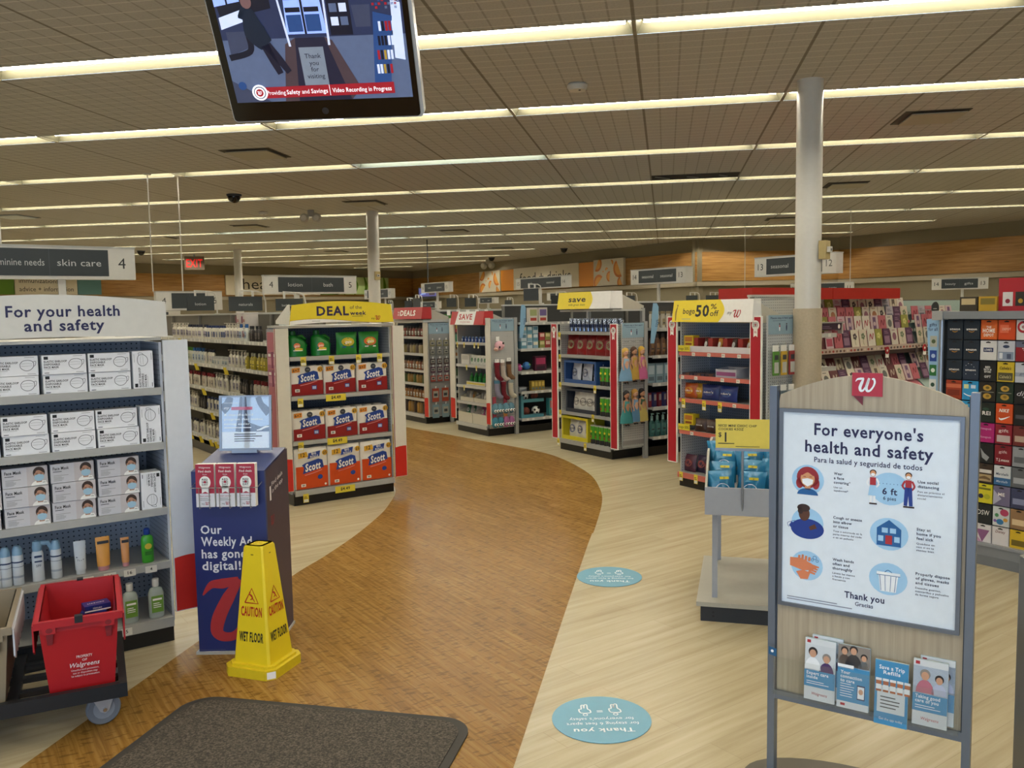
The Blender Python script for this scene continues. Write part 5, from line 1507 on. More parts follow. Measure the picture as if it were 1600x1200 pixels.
# ================================================================ goods on the shelves
class BagSurf(Surf):
    """print that follows the belly of a filled bag"""
    def __init__(s, mb, w, h, d):
        Surf.__init__(s, mb, (0, 0, 0), (1, 0, 0), (0, 0, 1)); s.w_ = w; s.h_ = h; s.d_ = d
    def P(s, x, y, lift):
        return (x, bulge(None, s.w_, s.h_, s.d_, x, y) - 0.0035 - lift * 1.5, y)
CARTON = mat('e8e8ea', 0.45); CART2 = mat('c9c8cc', 0.45)
def mask_icon(s, x, z, k):
    P = lambda pts: [(x + a * k, z + b * k) for a, b in pts]
    s.ribbon(P([(-0.5, 0.1), (-0.3, 0.34), (0.1, 0.40), (0.42, 0.26), (0.45, -0.1), (0.2, -0.38), (-0.15, -0.42), (-0.45, -0.2), (-0.5, 0.1)]), [0.0022] * 9, DGREY, 1, 3)
    s.ribbon(P([(0.42, 0.26), (0.62, 0.30), (0.58, 0.0), (0.45, -0.1)]), [0.0018] * 4, DGREY, 1, 3)
    s.ribbon(P([(-0.4, 0.12), (0.0, 0.16), (0.36, 0.10)]), [0.0012] * 3, GREY, 1, 3); s.ribbon(P([(-0.42, -0.06), (0.0, -0.06), (0.36, -0.04)]), [0.0012] * 3, GREY, 1, 3)
def carton_print(s, w, h):
    s.rect(0.008, h - 0.020, 0.026, h - 0.006, BLACK, 1)
    for i, t in enumerate(('ELASTIC EARLOOP', 'DISPOSABLE', 'FACE MASK')):
        s.text(t, 0.008, h - 0.034 - 0.0135 * i, 0.0095, BLK, w=(0.096, 0.066, 0.062)[i], bold=3, layer=1)
    s.rect(0.008, h - 0.067, 0.062, h - 0.0655, GREY, 1); s.rect(0.008, 0.006, 0.028, 0.009, DGREY, 1); s.rect(w - 0.045, 0.006, w - 0.012, 0.0085, GREY, 1); s.rect(w - 0.055, h - 0.008, w - 0.015, h - 0.006, GREY, 1)
    mask_icon(s, w - 0.045, h * 0.52, 0.058)
def carton():
    m = MB(); w, h, d = 0.186, 0.090, 0.098
    m.box(0, 0, 0, w, d, h, CARTON); s = m.surf((0, 0, 0)); carton_print(s, w, h)
    return bare('mask_carton', m)
def carton_up(flip):
    def f():
        m = MB(); w, h, d = 0.186, 0.094, 0.098
        m.box(0, 0, 0, h, d, w, CARTON)
        if not flip:
            s = m.surf((h, 0, 0), (0, 0, 1), (-1, 0, 0))
        else:
            s = m.surf((0, 0, w), (0, 0, -1), (1, 0, 0))
        carton_print(s, w, h)
        return bare('mask_carton', m)
    return f
def carton_man():
    m = MB(); w, h, d = 0.186, 0.090, 0.098
    m.box(0, 0, 0, w, d, h, CART2); s = m.surf((0, 0, 0))
    s.rect(0.10, 0, w, h, mat('c3bcbc', 0.45), 1)
    s.text('Face Mask', 0.010, h - 0.028, 0.015, BLK, w=0.068, bold=2); s.lines(0.010, h - 0.038, 0.05, 1, 0.006, DGREY, 0.5); s.lines(0.012, 0.034, 0.085, 1, 0.006, GREY, 0.4); s.lines(0.012, 0.027, 0.045, 4, 0.0055, GREY, 0.4)
    x, z = 0.150, 0.050
    s.poly([(x + 0.034 * math.cos(a * PI / 12), -0.0 + 0.024 * math.sin(a * PI / 12)) for a in range(13)], PAPER, 2)
    s.rect(x - 0.012, 0.014, x + 0.012, 0.035, FLSH, 3); s.ell(x, z + 0.010, 0.025, 0.027, mat('3b2a22', 0.6), 2); s.ell(x, z, 0.021, 0.027, FLSH, 3)
    s.ribbon([(x - 0.021, z + 0.008), (x - 0.014, z + 0.024), (x + 0.004, z + 0.026), (x + 0.021, z + 0.010)], [0.008, 0.012, 0.012, 0.007], mat('3b2a22', 0.6), 4)
    for k in (-1, 1):
        s.rect(x + k * 0.009 - 0.005, z + 0.006, x + k * 0.009 + 0.005, z + 0.008, mat('3b2a22', 0.6), 4); s.rect(x + k * 0.009 - 0.003, z + 0.001, x + k * 0.009 + 0.003, z + 0.003, BLK, 4)
    s.poly([(x - 0.019, z - 0.002), (x - 0.020, z - 0.018), (x - 0.008, z - 0.030), (x + 0.008, z - 0.030), (x + 0.020, z - 0.018), (x + 0.019, z - 0.002), (x, z + 0.003)], mat('9fc3d6', 0.5), 5)
    s.rect(w - 0.026, 0.004, w - 0.008, 0.020, PAPER, 6); s.rect(w - 0.023, 0.012, w - 0.011, 0.014, BLK, 7)
    return bare('mask_carton', m)
FLSH = mat('b98a70', 0.6)
GM = 'mask cartons on the health and safety display'
rr = random.Random(5)
def jit(a):
    return rr.uniform(-a, a)
for rowz, key, bld, xs, tier, nm in (
        (1.2985, 'carton', carton, (0.645, 0.448, 0.250, 0.052), (0, 1), 'top shelf'),
        (1.0235, 'carton', carton, (0.668, 0.468, 0.270, 0.070), (0, 1), 'second shelf'),
        (0.6915, 'cartonm', carton_man, (0.658, 0.458, 0.262, 0.062), (0, 1, 2), 'third shelf')):
    for t in tier:
        for i, x in enumerate(xs):
            what = 'line-drawn mask carton' if key == 'carton' else 'carton picturing a masked man'
            put(key, bld, '%s, %s from the aisle end, %s layer, %s' % (what, nth(i), nth(t), nm), 'carton', FM_.p(x + jit(0.004), 0.015 + jit(0.006), rowz + t * 0.0925), FM_.a + jit(0.02), GM)
for z, x, fl_, nm in ((1.2985, 0.843, False, 'top'), (1.0235, 0.866, False, 'second'), (0.6915, 0.852, True, 'third')):
    put('cartonup%d' % fl_, carton_up(fl_), 'white mask carton standing on end at the aisle end of the %s shelf' % nm, 'carton', FM_.p(x, 0.012, z), FM_.a + jit(0.02), GM)

# bottles: body and cap
def bottle(name, prof, body, cap_prof, cap, bands=(), n=14, sy=1.0, extra=None):
    def f():
        o = bare(name)
        m = MB(); m.lathe(prof, body, n=n, sy=sy)
        for z0, z1, r, c in bands:
            m.lathe([(r, z0), (r, z1)], c, n=n, sy=sy)
        part('body', m, o)
        m = MB(); m.lathe(cap_prof, cap, n=n, sy=sy if sy != 1 else 1)
        if extra:
            extra(m)
        part('cap', m, o)
        return o
    return f
SPW = mat('c3c9cf', 0.35); SPB = mat('7fa0b8', 0.35); DBL = mat('26395c', 0.45)
spray = bottle('spray_can', [(0.023, 0), (0.024, 0.005), (0.024, 0.135), (0.018, 0.150)], SPW, [(0.022, 0.138), (0.021, 0.165), (0.013, 0.182), (0.004, 0.186)], SPB, [(0.105, 0.112, 0.0243, DBL), (0.085, 0.087, 0.0243, DBL), (0.035, 0.045, 0.0242, mat('9aa3b3', 0.4))])
G4 = 'sun care on the health and safety display'
for i, (x, lab) in enumerate(((0.215, 'farthest in'), (0.253, 'second in line'), (0.302, 'beside the trigger bottle'))):
    put('spray', spray, 'white spray can with blue cap on the fourth shelf, %s' % lab, 'spray can', FM_.p(x, 0.05, 0.4165), FM_.a, G4)
put('spray', spray, 'white spray can with blue cap, just past the trigger bottle', 'spray can', FM_.p(0.462, 0.05, 0.4165), FM_.a, G4)
def trig():
    o = bare('spray_bottle')
    m = MB(); m.lathe([(0.025, 0), (0.026, 0.004), (0.025, 0.13), (0.018, 0.148)], SPW, sy=0.7)
    s = m.surf((-0.016, -0.0185, 0.0)); s.rect(0, 0.115, 0.032, 0.125, DBL, 1); s.text('SPF', 0.016, 0.07, 0.012, DBL, align='c', layer=1); s.rect(0, 0.093, 0.032, 0.10, DBL, 1)
    part('body', m, o)
    m = MB(); m.lathe([(0.020, 0.145), (0.022, 0.165), (0.018, 0.190), (0.006, 0.197)], SPB); m.tube([(0.01, 0, 0.180), (0.045, 0, 0.176), (0.058, 0, 0.150), (0.060, 0, 0.115)], [0.014, 0.012, 0.009, 0.006], SPB, 8)
    part('trigger_cap', m, o)
    return o
put('trig', trig, 'white trigger spray bottle with a blue handle between the spray cans', 'spray bottle', FM_.p(0.385, 0.05, 0.4165), FM_.a)
def tubeb(h, w, body, cap, lab, inv):
    def f():
        o = bare('lotion_tube')
        m = MB(); n = 14
        rings = []
        for k in range(5):
            t = k / 4
            a, b = w * (1 + 0.12 * t), 0.020 * (1 - t) + 0.0015
            rings.append([(a * math.cos(2 * PI * i / n), b * math.sin(2 * PI * i / n), 0.022 + (h - 0.022) * t) for i in range(n)])
        m.loft(rings, body)
        if lab:
            s = m.surf((-w * .8, -0.019, h * .3), (1, 0, 0), (0, 0.26, 1))
            s.rect(0, 0.05, w * 1.6, 0.060, DBL, 1); s.text('100+', w * .8, 0.018, 0.012, DBL, align='c', layer=1); s.rect(0, 0.035, w * 1.4, 0.040, DBL, 1)
        else:
            s = m.surf((-w * .9, -0.0135, h * .62), (1, 0, 0), (0, 0.15, 1)); s.rect(0, 0.03, w * 1.8, 0.044, mat('2a2a30', 0.4), 1)
        part('body', m, o)
        m = MB(); m.lathe([(w * .85, 0), (w * .9, 0.022)], cap, sy=0.8); part('cap', m, o)
        return o
    return f
put('tubew', tubeb(0.162, 0.024, SPW, SPW, True, 0), 'white squeeze tube with navy label, beside the peach tube', 'lotion tube', FM_.p(0.565, 0.045, 0.4165), FM_.a)
put('tubep', tubeb(0.165, 0.029, mat('d99a4a', 0.4), mat('c58a8f', 0.4), False, 0), 'large orange to pink squeeze tube on the fourth shelf', 'lotion tube', FM_.p(0.667, 0.045, 0.4165), FM_.a)
put('tubes', tubeb(0.145, 0.018, mat('d2935a', 0.4), mat('c58a8f', 0.4), False, 0), 'small orange and pink squeeze tube beside the green aloe bottle', 'lotion tube', FM_.p(0.768, 0.045, 0.4165), FM_.a)
def aloe():
    o = bare('gel_bottle'); GR = mat('3f9a2c', 0.3)
    m = MB(); m.lathe([(0.026, 0), (0.029, 0.006), (0.030, 0.115), (0.026, 0.132), (0.013, 0.142)], GR, sy=0.6)
    s = m.surf((-0.02, -0.0195, 0.03)); s.ell(0.02, 0.055, 0.017, 0.015, mat('c8b13a', 0.4), 1); s.rect(0.003, 0.01, 0.037, 0.03, mat('2d6f24', 0.4), 1)
    part('body', m, o)
    m = MB(); m.lathe([(0.014, 0.142), (0.016, 0.145), (0.016, 0.168), (0.010, 0.175)], mat('1f3f8c', 0.35)); part('cap', m, o)
    return o
put('aloe', aloe, 'green gel bottle with a dark blue cap at the aisle end of the fourth shelf', 'gel bottle', FM_.p(0.873, 0.045, 0.4165), FM_.a)
def sani():
    o = bare('sanitizer_bottle'); CLR = mat('a9b3ab', 0.15)
    m = MB(); m.lathe([(0.034, 0), (0.038, 0.008), (0.038, 0.125), (0.030, 0.148), (0.013, 0.158)], CLR, sy=0.6, n=18)
    s = m.surf((-0.028, -0.0236, 0.03)); s.rect(0, 0, 0.056, 0.085, mat('6f9a3a', 0.4), 1); s.rect(0.006, 0.062, 0.05, 0.072, PAPER, 2); s.lines(0.008, 0.045, 0.04, 3, 0.01, PAPER, 0.4)
    part('body', m, o)
    m = MB(); m.lathe([(0.014, 0.158), (0.0165, 0.162), (0.0165, 0.198)], PAPER, n=16); part('cap', m, o)
    return o
put('sani', sani, 'clear hand sanitizer bottle with green label, nearer the red tote', 'sanitizer bottle', FM_.p(0.775, 0.03, 0.1315), FM_.a, 'sanitizer bottles')
put('sani', sani, 'clear hand sanitizer bottle with green label, by the blue leaflet stand', 'sanitizer bottle', FM_.p(0.898, 0.03, 0.1315), FM_.a, 'sanitizer bottles')

# ---------------------------------------------------------------- detergent and paper towels
GRNJ = mat('177a2c', 0.3)
def jug():
    o = bare('detergent_jug')
    m = MB(); n = 20
    rings = []
    for z, a, b, cx in ((0, .083, .055, 0), (0.006, .088, .06, 0), (0.10, .088, .06, 0), (0.13, .084, .058, -.004), (0.165, .062, .046, -.024), (0.180, .036, .034, -.034), (0.186, .026, .026, -.036)):
        rings.append([(cx + a * math.cos(2 * PI * i / n), b * math.sin(2 * PI * i / n), z) for i in range(n)])
    m.loft(rings, GRNJ)
    s = m.surf((-0.055, -0.0605, 0.02)); s.ell(0.035, 0.075, 0.030, 0.024, mat('d8744a', 0.5), 1); s.ell(0.05, 0.045, 0.038, 0.012, mat('d9c23a', 0.5), 1); s.rect(0.0, 0.030, 0.085, 0.037, PAPER, 2); s.text('gain', 0.035, 0.065, 0.020, PAPER, align='c', bold=1, layer=2)
    part('body', m, o)
    m = MB(); m.tube([(0.0, 0, 0.172), (0.045, 0, 0.178), (0.080, 0, 0.150), (0.086, 0, 0.105), (0.078, 0, 0.075)], 0.0135, GRNJ, 10); part('handle', m, o)
    m = MB(); m.lathe([(0.028, 0.184), (0.030, 0.188), (0.027, 0.222), (0.022, 0.225)], mat('1f6a35', 0.3), cx=-0.036, n=18); part('cap', m, o)
    return o
put('jug', jug, 'green detergent jug with peach flower label, next to the wing of the DEAL shelf', 'detergent jug', FD.p(0.110, 0.09, 1.287), FD.a, 'detergent jugs')
put('jug', jug, 'green detergent jug with peach flower label, beside the green pouches', 'detergent jug', FD.p(0.325, 0.08, 1.287), FD.a, 'detergent jugs')
def pouch(c2):
    def f():
        o = bare('detergent_pouch')
        m = pillow(0.205, 0.20, 0.075, mat('2c8c34', 0.28), seed=3); part('pouch', m, o)
        m = MB(); s = BagSurf(m, 0.205, 0.20, 0.075); s.ell(0, 0.115, 0.062, 0.038, mat(c2, 0.4), 1, 18); s.ell(0, 0.117, 0.040, 0.026, mat('d8c23a', 0.4), 2, 14); s.text('gain', 0, 0.103, 0.026, PAPER, align='c', bold=2, layer=3); s.rect(-0.055, 0.062, 0.055, 0.074, PAPER if c2[0] == 'd' else mat('2a5a9c', 0.4), 1)
        part('label', m, o)
        return o
    return f
put('pouch1', pouch('c8b02a'), 'green detergent pouch with a yellow burst label beside the jugs', 'detergent pouch', FD.p(0.57, 0.07, 1.287), FD.a)
put('pouch2', pouch('d9622a'), 'green detergent pouch with an orange flower label at the walkway end', 'detergent pouch', FD.p(0.79, 0.07, 1.287), FD.a)
FILM = mat('e6e0d4', 0.35); FRED = mat('8c1e20', 0.3); FOR = mat('c94a1e', 0.3); SBL = mat('1f3f8c', 0.4)
def puffy(w, h, d, col, nx, nz, amp):
    """film-wrapped rolls: a soft box whose front swells over each roll"""
    m = MB(); N, M_ = nx * 6, nz * 5
    vs = []; fs = []
    for j in range(M_ + 1):
        for i in range(N + 1):
            u, v = i / N, j / M_
            b = amp * (abs(math.sin(PI * u * nx)) ** 0.5 * abs(math.sin(PI * v * nz)) ** 0.4)
            e = 0.012 * ((1 - min(1, min(u, 1 - u) * 16)) + (1 - min(1, min(v, 1 - v) * 16)))
            vs.append((u * w, 0.012 - b + e, v * h))
    for j in range(M_):
        for i in range(N):
            a = j * (N + 1) + i; fs.append((a, a + 1, a + N + 2, a + N + 1))
    m.geo(vs, fs, col)
    m.sm = True
    m.box(0.004, 0.022, 0.0, w - 0.004, d, h - 0.004, col)
    for i in range(nx):
        m.lathe([(w / nx * .44, h - 0.006), (w / nx * .40, h + 0.004), (0.02, h + 0.003)], col, cx=w * (i + .5) / nx, cy=d * .5, n=14, sy=min(1, d / (w / nx)))
    return m
def towel(kind):
    def f():
        o = bare('towel_pack' if kind == 0 else 'tissue_pack')
        w, h = (0.300, 0.258) if kind == 0 else (0.308, 0.360)
        m = puffy(w, h, 0.26, FILM, 3 if kind == 0 else 3, 1 if kind == 0 else 3, 0.010); part('wrap', m, o)
        m = MB(); s = m.surf((0, -0.0005, 0)); 
        hc = h * (0.46 if kind == 0 else 0.55)
        s.poly([(0.006, 0.006), (w - 0.006, 0.006)] + [(w - 0.006 - (w - 0.012) * i / 10, hc + h * 0.05 * math.cos(PI * i / 10) * (1 if kind == 0 else -0.3)) for i in range(11)], FRED if kind == 0 else FOR, 1)
        lz = h * (0.40 if kind == 0 else 0.38); k = 1.0 if kind == 0 else 1.1
        s.poly([(w * .22, lz), (w * .78, lz + .034 * k), (w * .86, lz + .040 * k), (w * .82, lz + .10 * k), (w * .70, lz + .112 * k), (w * .30, lz + .086 * k), (w * .20, lz + .072 * k), (w * .26, lz + .05 * k)], SBL, 2)
        s.text('Scott', w * .30, lz + 0.020, 0.060 * k, PAPER, w=0.135 * k, bold=3, italic=0.25, rot=0.12, layer=3)
        s.ribbon([(w * .28, lz - 0.012), (w * .55, lz + 0.002), (w * .80, lz + 0.022)], [0.006] * 3, mat('d98a8a', 0.4), 2)
        if kind == 0:
            s.poly([(0.012, h - .055), (0.085, h - .050), (0.085, h - .010), (0.012, h - .015)], mat('d98a2a', 0.4), 2); s.text('6=7', 0.05, h - .046, 0.026, BLK, align='c', bold=2, layer=3)
            s.ell(w * .52, h * .88, 0.026, 0.024, DGREY, 2); s.text('choose', w * .52, h * .875, 0.006, PAPER, align='c', layer=3)
            s.rect(w * .63, h * .20, w * .78, h * .34, SBL, 2); s.rect(w * .65, h * .22, w * .76, h * .31, mat('a9b9d8', 0.4), 3); s.rect(w * .12, h * .14, w * .26, h * .24, PAPER, 2); s.rect(w * .15, h * .16, w * .23, h * .22, GREY, 3)
        else:
            s.poly([(0.03, h - .085), (0.12, h - .075), (0.11, h - .03), (0.03, h - .04)], mat('d2a02a', 0.4), 2); s.text('12', 0.072, h - .072, 0.034, BLK, align='c', bold=2, layer=3)
            s.poly([(0.115, h - .095), (0.225, h - .080), (0.235, h - .030), (0.125, h - .045)], SBL, 2); s.text('BIG', 0.175, h - .060, 0.020, PAPER, align='c', bold=2, layer=3, rot=0.1); s.text('ROLLS', 0.178, h - .084, 0.018, PAPER, align='c', bold=2, layer=3, rot=0.1)
            s.ell(w * .74, h * .27, 0.024, 0.020, SBL, 2); s.rect(w * .16, h * .07, w * .30, h * .14, PAPER, 2); s.rect(w * .19, h * .085, w * .27, h * .125, GREY, 3); s.ell(w * .90, h * .08, 0.010, 0.010, PAPER, 2)
        s.ell(w * .90, h - 0.032 - (0.02 if kind else 0), 0.026, 0.024, mat('d2a02a', 0.4), 2); s.text('$5', w * .90, h - 0.043 - (0.02 if kind else 0), 0.024, BLK, align='c', bold=2, layer=3)
        part('print', m, o)
        return o
    return f
for z, nm in ((0.947, 'upper'), (0.557, 'lower')):
    for i in range(3):
        put('towel', towel(0), 'red and white paper towel pack, %s, on the %s towel shelf' % (('by the leaflet stand side', 'middle one', 'by the walkway')[i], nm), 'paper towels', FD.p(0.016 + 0.312 * i, 0.012 + jit(0.006), z), FD.a + jit(0.02), 'paper towel packs')
for i in range(3):
    put('tissue', towel(1), 'orange and white 12 roll bath tissue pack, %s, bottom shelf' % ('by the leaflet stand side', 'middle one', 'by the walkway')[i], 'bath tissue', FD.p(0.018 + 0.314 * i, 0.0 + jit(0.006), 0.132), FD.a + jit(0.02), 'bath tissue packs')

# ---------------------------------------------------------------- small things in rows
def simple(name, fn):
    def f():
        m = MB(); fn(m); return bare(name, m)
    return f
def ucol(name, h, r, body, cap, label=None, neck=0.45, sy=0.75, caph=0.22, pump=False):
    """a plain toiletry bottle in one mesh, for shelves a few metres off"""
    def fn(m):
        m.lathe([(r * .94, 0), (r, 0.006), (r, h * (1 - caph) * .86), (r * neck, h * (1 - caph))], mat(body, 0.4), n=10, sy=sy)
        if pump:
            m.lathe([(r * .42, h * (1 - caph)), (r * .42, h * .88), (r * .15, h * .9), (r * .15, h)], mat(cap, 0.4), n=8); m.box(-r * .2, -r * .9, h * .96, r * .2, r * .2, h, mat(cap, 0.4))
        else:
            m.lathe([(r * neck * 1.1, h * (1 - caph)), (r * neck * 1.05, h)], mat(cap, 0.4), n=10)
        if label:
            m.surf((-r * .7, -r * sy * .98, h * .18)).rect(0, 0, r * 1.4, h * .38, mat(label, 0.5), 1).rect(r * .2, h * .1, r * 1.2, h * .16, DGREY, 2)
    return simple(name, fn)
def ubox(name, w, d, h, col, c2=None, c3=None, txt=None):
    def fn(m):
        m.box(-w / 2, 0, 0, w / 2, d, h, mat(col, 0.45))
        s = m.surf((-w / 2, 0, 0))
        if c2:
            s.rect(w * .1, h * .45, w * .9, h * .88, mat(c2, 0.5), 1)
        if c3:
            s.rect(w * .15, h * .12, w * .85, h * .32, mat(c3, 0.5), 1)
        if txt:
            s.text(txt, w / 2, h * .55, h * .16, PAPER, w=w * .6, align='c', bold=1, layer=2)
    return simple(name, fn)
def ubag(name, w, h, d, col, c2=None, txt=None, tc=None):
    def f():
        o = bare(name); m = pillow(w, h, d, mat(col, 0.32), seed=int(w * 1000)); part('bag', m, o)
        if c2 or txt:
            m = MB(); s = BagSurf(m, w, h, d)
            if c2:
                s.ell(0, h * .5, w * .30, h * .22, mat(c2, 0.4), 1, 16)
            if txt:
                s.text(txt, 0, h * .44, h * .13, mat(tc or 'e6e4de', 0.5), w=w * .52, align='c', bold=2, layer=2)
            part('label', m, o)
        return o
    return f

# red SAVE endcap
yb_ = 0.10
for i in range(8):
    put('bluebot', ucol('small_bottle', 0.075, 0.026, '2c4a8c', '7f9ac8', 'b9c6de', 0.6), 'small blue bottle, %s along the top shelf under the SAVE board' % nth(i), 'bottle', F1.p(0.06 + 0.093 * i, 0.08, 1.2365), F1.a, 'blue bottles under the SAVE board')
put('whitebox', ubox('boxed_item', 0.22, 0.12, 0.135, 'cfccc2', 'b9b6ac', None, None), 'white boxed item on the second shelf under the SAVE board', 'box', F1.p(0.15, 0.05, 0.9315), F1.a)
for i in range(6):
    put('packet%d' % (i % 2), ubag('packet', 0.085, 0.13, 0.03, 'c9c8bf', ('3f7a4a', '6a7a70')[i % 2]), 'white and green packet, %s beside the white boxed item' % nth(i), 'packet', F1.p(0.32 + 0.085 * i, 0.07, 0.9315), F1.a, 'packets under the SAVE board', rx=-0.1)
def traybox(w, d, hf, hb, col, rim=None):
    def fn(m):
        c = mat(col, 0.5); t = 0.006
        m.box(0, 0, 0, w, d, t, c); m.box(0, 0, t, w, t, hf, c); m.box(0, d - t, t, w, d, hb, c)
        for x in (0, w - t):
            m.prism([(t, t), (d - t, t), (d - t, hb), (t, hf)], 'x', x, x + t, c)
        if rim:
            m.surf((0, 0, 0)).rect(0.01, hf * .25, w - 0.01, hf * .7, mat(rim, 0.5), 1)
    return simple('display_tray', fn)
put('tray_y', traybox(0.50, 0.20, 0.05, 0.11, 'c9c2ae', 'cdb63a'), 'cream display tray holding the green bottles under the SAVE board', 'tray', F1.p(0.17, 0.05, 0.6465), F1.a)
for i in range(8):
    put('greenbot', ucol('green_bottle', 0.155, 0.028, '1f7a34', '2b8a3e', None, 0.4, 1.0, 0.2), 'green bottle, %s in the cream tray' % (nth(i % 4) + (' front', ' back')[i // 4]), 'bottle', F1.p(0.24 + 0.115 * (i % 4), 0.10 + 0.085 * (i // 4), 0.6535), F1.a, 'green bottles in the cream tray')
for k in range(2):
    put('tray_c', traybox(0.37, 0.22, 0.055, 0.14, 'c6bfab'), 'cream tray of packets on the fourth shelf, %s' % ('outer', 'inner')[k], 'tray', F1.p(0.03 + 0.385 * k, 0.03, 0.4215), F1.a)
    for i in range(4):
        put('pk%d' % (i % 3), ubag('packet', 0.08, 0.125, 0.03, ('8f8c84', 'a9a79e', '9c8a5c')[i % 3], ('6a6a66', 'd0cdc2', 'b5762f')[i % 3]), 'small packet, %s in the %s fourth shelf tray' % (nth(i), ('outer', 'inner')[k]), 'packet', F1.p(0.08 + 0.385 * k + 0.088 * i, 0.12, 0.428), F1.a + jit(0.2), 'packets in the cream trays', rx=-0.15)
    put('tray_d', traybox(0.385, 0.26, 0.14, 0.24, 'c9c3b0'), 'deep cream bin on the bottom shelf under SAVE, %s' % ('outer', 'inner')[k], 'tray', F1.p(0.015 + 0.40 * k, 0.0, 0.1315), F1.a)
    for i in range(4):
        put('pq%d%d' % (k, i % 2), ubag('packet', 0.09, 0.15, 0.035, (('3f7a5a', 'cfccc4'), ('c05a8a', 'cfc8b8'))[k][i % 2], 'd8d6cc'), 'packet, %s in the %s bottom bin' % (nth(i), ('outer', 'inner')[k]), 'packet', F1.p(0.07 + 0.40 * k + 0.085 * i, 0.13, 0.21), F1.a + jit(0.3), 'packets in the bottom bins', rx=-0.2)
# what hangs on its side rack
def hooks(owner, x, pts):
    for y, z in pts:
        m = MB(); m.tube([(x, y, z), (x + 0.06, y, z), (x + 0.066, y, z + 0.01)], 0.003, CHROME, 5); part('peg_hook', m, owner)
hooks(S1, 0.875, [(0.10, 1.32), (0.27, 1.32), (0.07, 1.01), (0.18, 1.01), (0.27, 1.01), (0.08, 0.76), (0.19, 0.76), (0.30, 0.76), (0.08, 0.45), (0.25, 0.45), (0.08, 0.26), (0.25, 0.26)])
R90 = PI / 2
def sock(c1, c2):
    def fn(m):
        m.tube([(0, 0, 0.0), (0, 0, -0.12), (0.01, 0, -0.18), (0.05, 0, -0.215), (0.085, 0, -0.22)], [0.036, 0.034, 0.036, 0.034, 0.022], mat(c1, 0.85), 10)
        m.tube([(0, 0, 0.004), (0, 0, -0.035)], 0.039, mat(c2, 0.85), 10); m.box(-0.03, -0.004, 0.0, 0.03, 0.004, 0.05, PAPER)
    return simple('hanging_sock', fn)
def H(key, bld, label, cat, y, z, x=0.925, group='socks and slippers on the SAVE side rack'):
    put(key, bld, label, cat, F1.p(x, y, z), F1.a + R90, group)
def plush():
    o = bare('plush_toy')
    m = MB(); m.ell((0, 0, 0), (0.075, 0.04, 0.062), mat('d9a9b0', 0.9), 14, 10); m.ell((-0.055, 0, -0.045), (0.03, 0.03, 0.025), mat('d9b0a0', 0.9), 10, 6); part('head', m, o)
    for k in (-0.02, 0.035):
        m = MB(); m.ell((k, -0.038, 0.012 + (0.02 if k > 0 else -.03)), (0.013, 0.010, 0.016), BLACK, 10, 6); part('eye', m, o)
    m = MB(); m.box(-0.05, 0.0, 0.06, 0.0, 0.006, 0.12, PAPER); part('tag', m, o)
    return o
H('plush', plush, 'pink plush head with black eyes high on the SAVE side rack', 'plush toy', 0.13, 1.20)
H('sockred', sock('6d1020', '7a1526'), 'dark red sock hanging beside the long white wing', 'sock', 0.085, 0.975); H('sockw', sock('b9aea4', 'a89a90'), 'pale patterned sock hanging mid rack', 'sock', 0.17, 0.97); H('sockleo', sock('7a5a3c', '3a2a22'), 'brown leopard slipper sock on the rack', 'sock', 0.27, 0.985)
H('sockblue', sock('8f8aa0', '4f7f98'), 'lilac and blue sock in the second row of the rack', 'sock', 0.08, 0.74); H('sockred', sock('6d1020', '7a1526'), 'dark red sock in the second row of the rack', 'sock', 0.18, 0.72); H('sockcream', sock('c9c2ae', '8f9a9a'), 'cream sock with grey toe in the second row', 'sock', 0.29, 0.74)
def slipper(c1, c2):
    def f():
        o = bare('animal_slipper')
        m = MB(); m.box(-0.07, -0.004, 0.05, -0.02, 0.008, 0.16, mat(c2, 0.6)); m.ell((-0.04, 0, 0), (0.055, 0.04, 0.075), mat(c1, 0.9), 12, 8); m.ell((0.045, 0, 0), (0.05, 0.04, 0.072), mat(c1, 0.9), 12, 8); part('body', m, o)
        for k in (-0.05, -0.012, 0.03, 0.068):
            m = MB(); m.ell((k, -0.035, -0.025), (0.019, 0.012, 0.019), PAPER, 10, 6); m.ell((k, -0.045, -0.025), (0.010, 0.006, 0.010), BLACK, 8, 6); part('eye', m, o)
        return o
    return f
H('slip1', slipper('5f8796', '9a3a4a'), 'grey blue pair of eyed slippers, upper pair by the white wing', 'slippers', 0.08, 0.37); H('slip1', slipper('5f8796', '9a3a4a'), 'grey blue pair of eyed slippers, upper pair by the upright', 'slippers', 0.25, 0.37)
H('slip2', slipper('3f7f92', '9a3a4a'), 'teal pair of eyed slippers, lowest by the white wing', 'slippers', 0.08, 0.19); H('slip3', slipper('a05f8c', 'c98a4a'), 'purple and peach pair of eyed slippers, lowest by the upright', 'slippers', 0.25, 0.19)

# toy shelves
def T1(key, bld, label, cat, y, z, x=0.86, rot=0.0, group=None):
    put(key, bld, label, cat, F1.p(x, y, z + 0.001), F1.a + R90 + rot, group)
for i, c in enumerate(('9aa06a', '6a5a8a')):
    T1('puzz%d' % i, ubox('toy_box', 0.14, 0.06, 0.20, 'c9c2b4', c, 'a83a2a'), 'toy box with a %s picture on the top toy shelf' % ('green', 'purple')[i], 'toy box', 0.72 + 0.16 * i, 1.49)
for j in range(3):
    for i in range(3):
        T1('craft%d' % ((i + j) % 3), ubox('toy_box', 0.085, 0.08, 0.10, ('5f8fa0', 'b0c0c6', '7fa2b4')[(i + j) % 3], ('c9d6da', '4f7a90', 'dcd2b8')[(i + j) % 3]), 'small pale blue toy box, %s in the %s layer of its pile' % (nth(i), nth(j)), 'toy box', 0.56 + 0.095 * i, 1.14 + 0.101 * j, group='pale blue toy boxes')
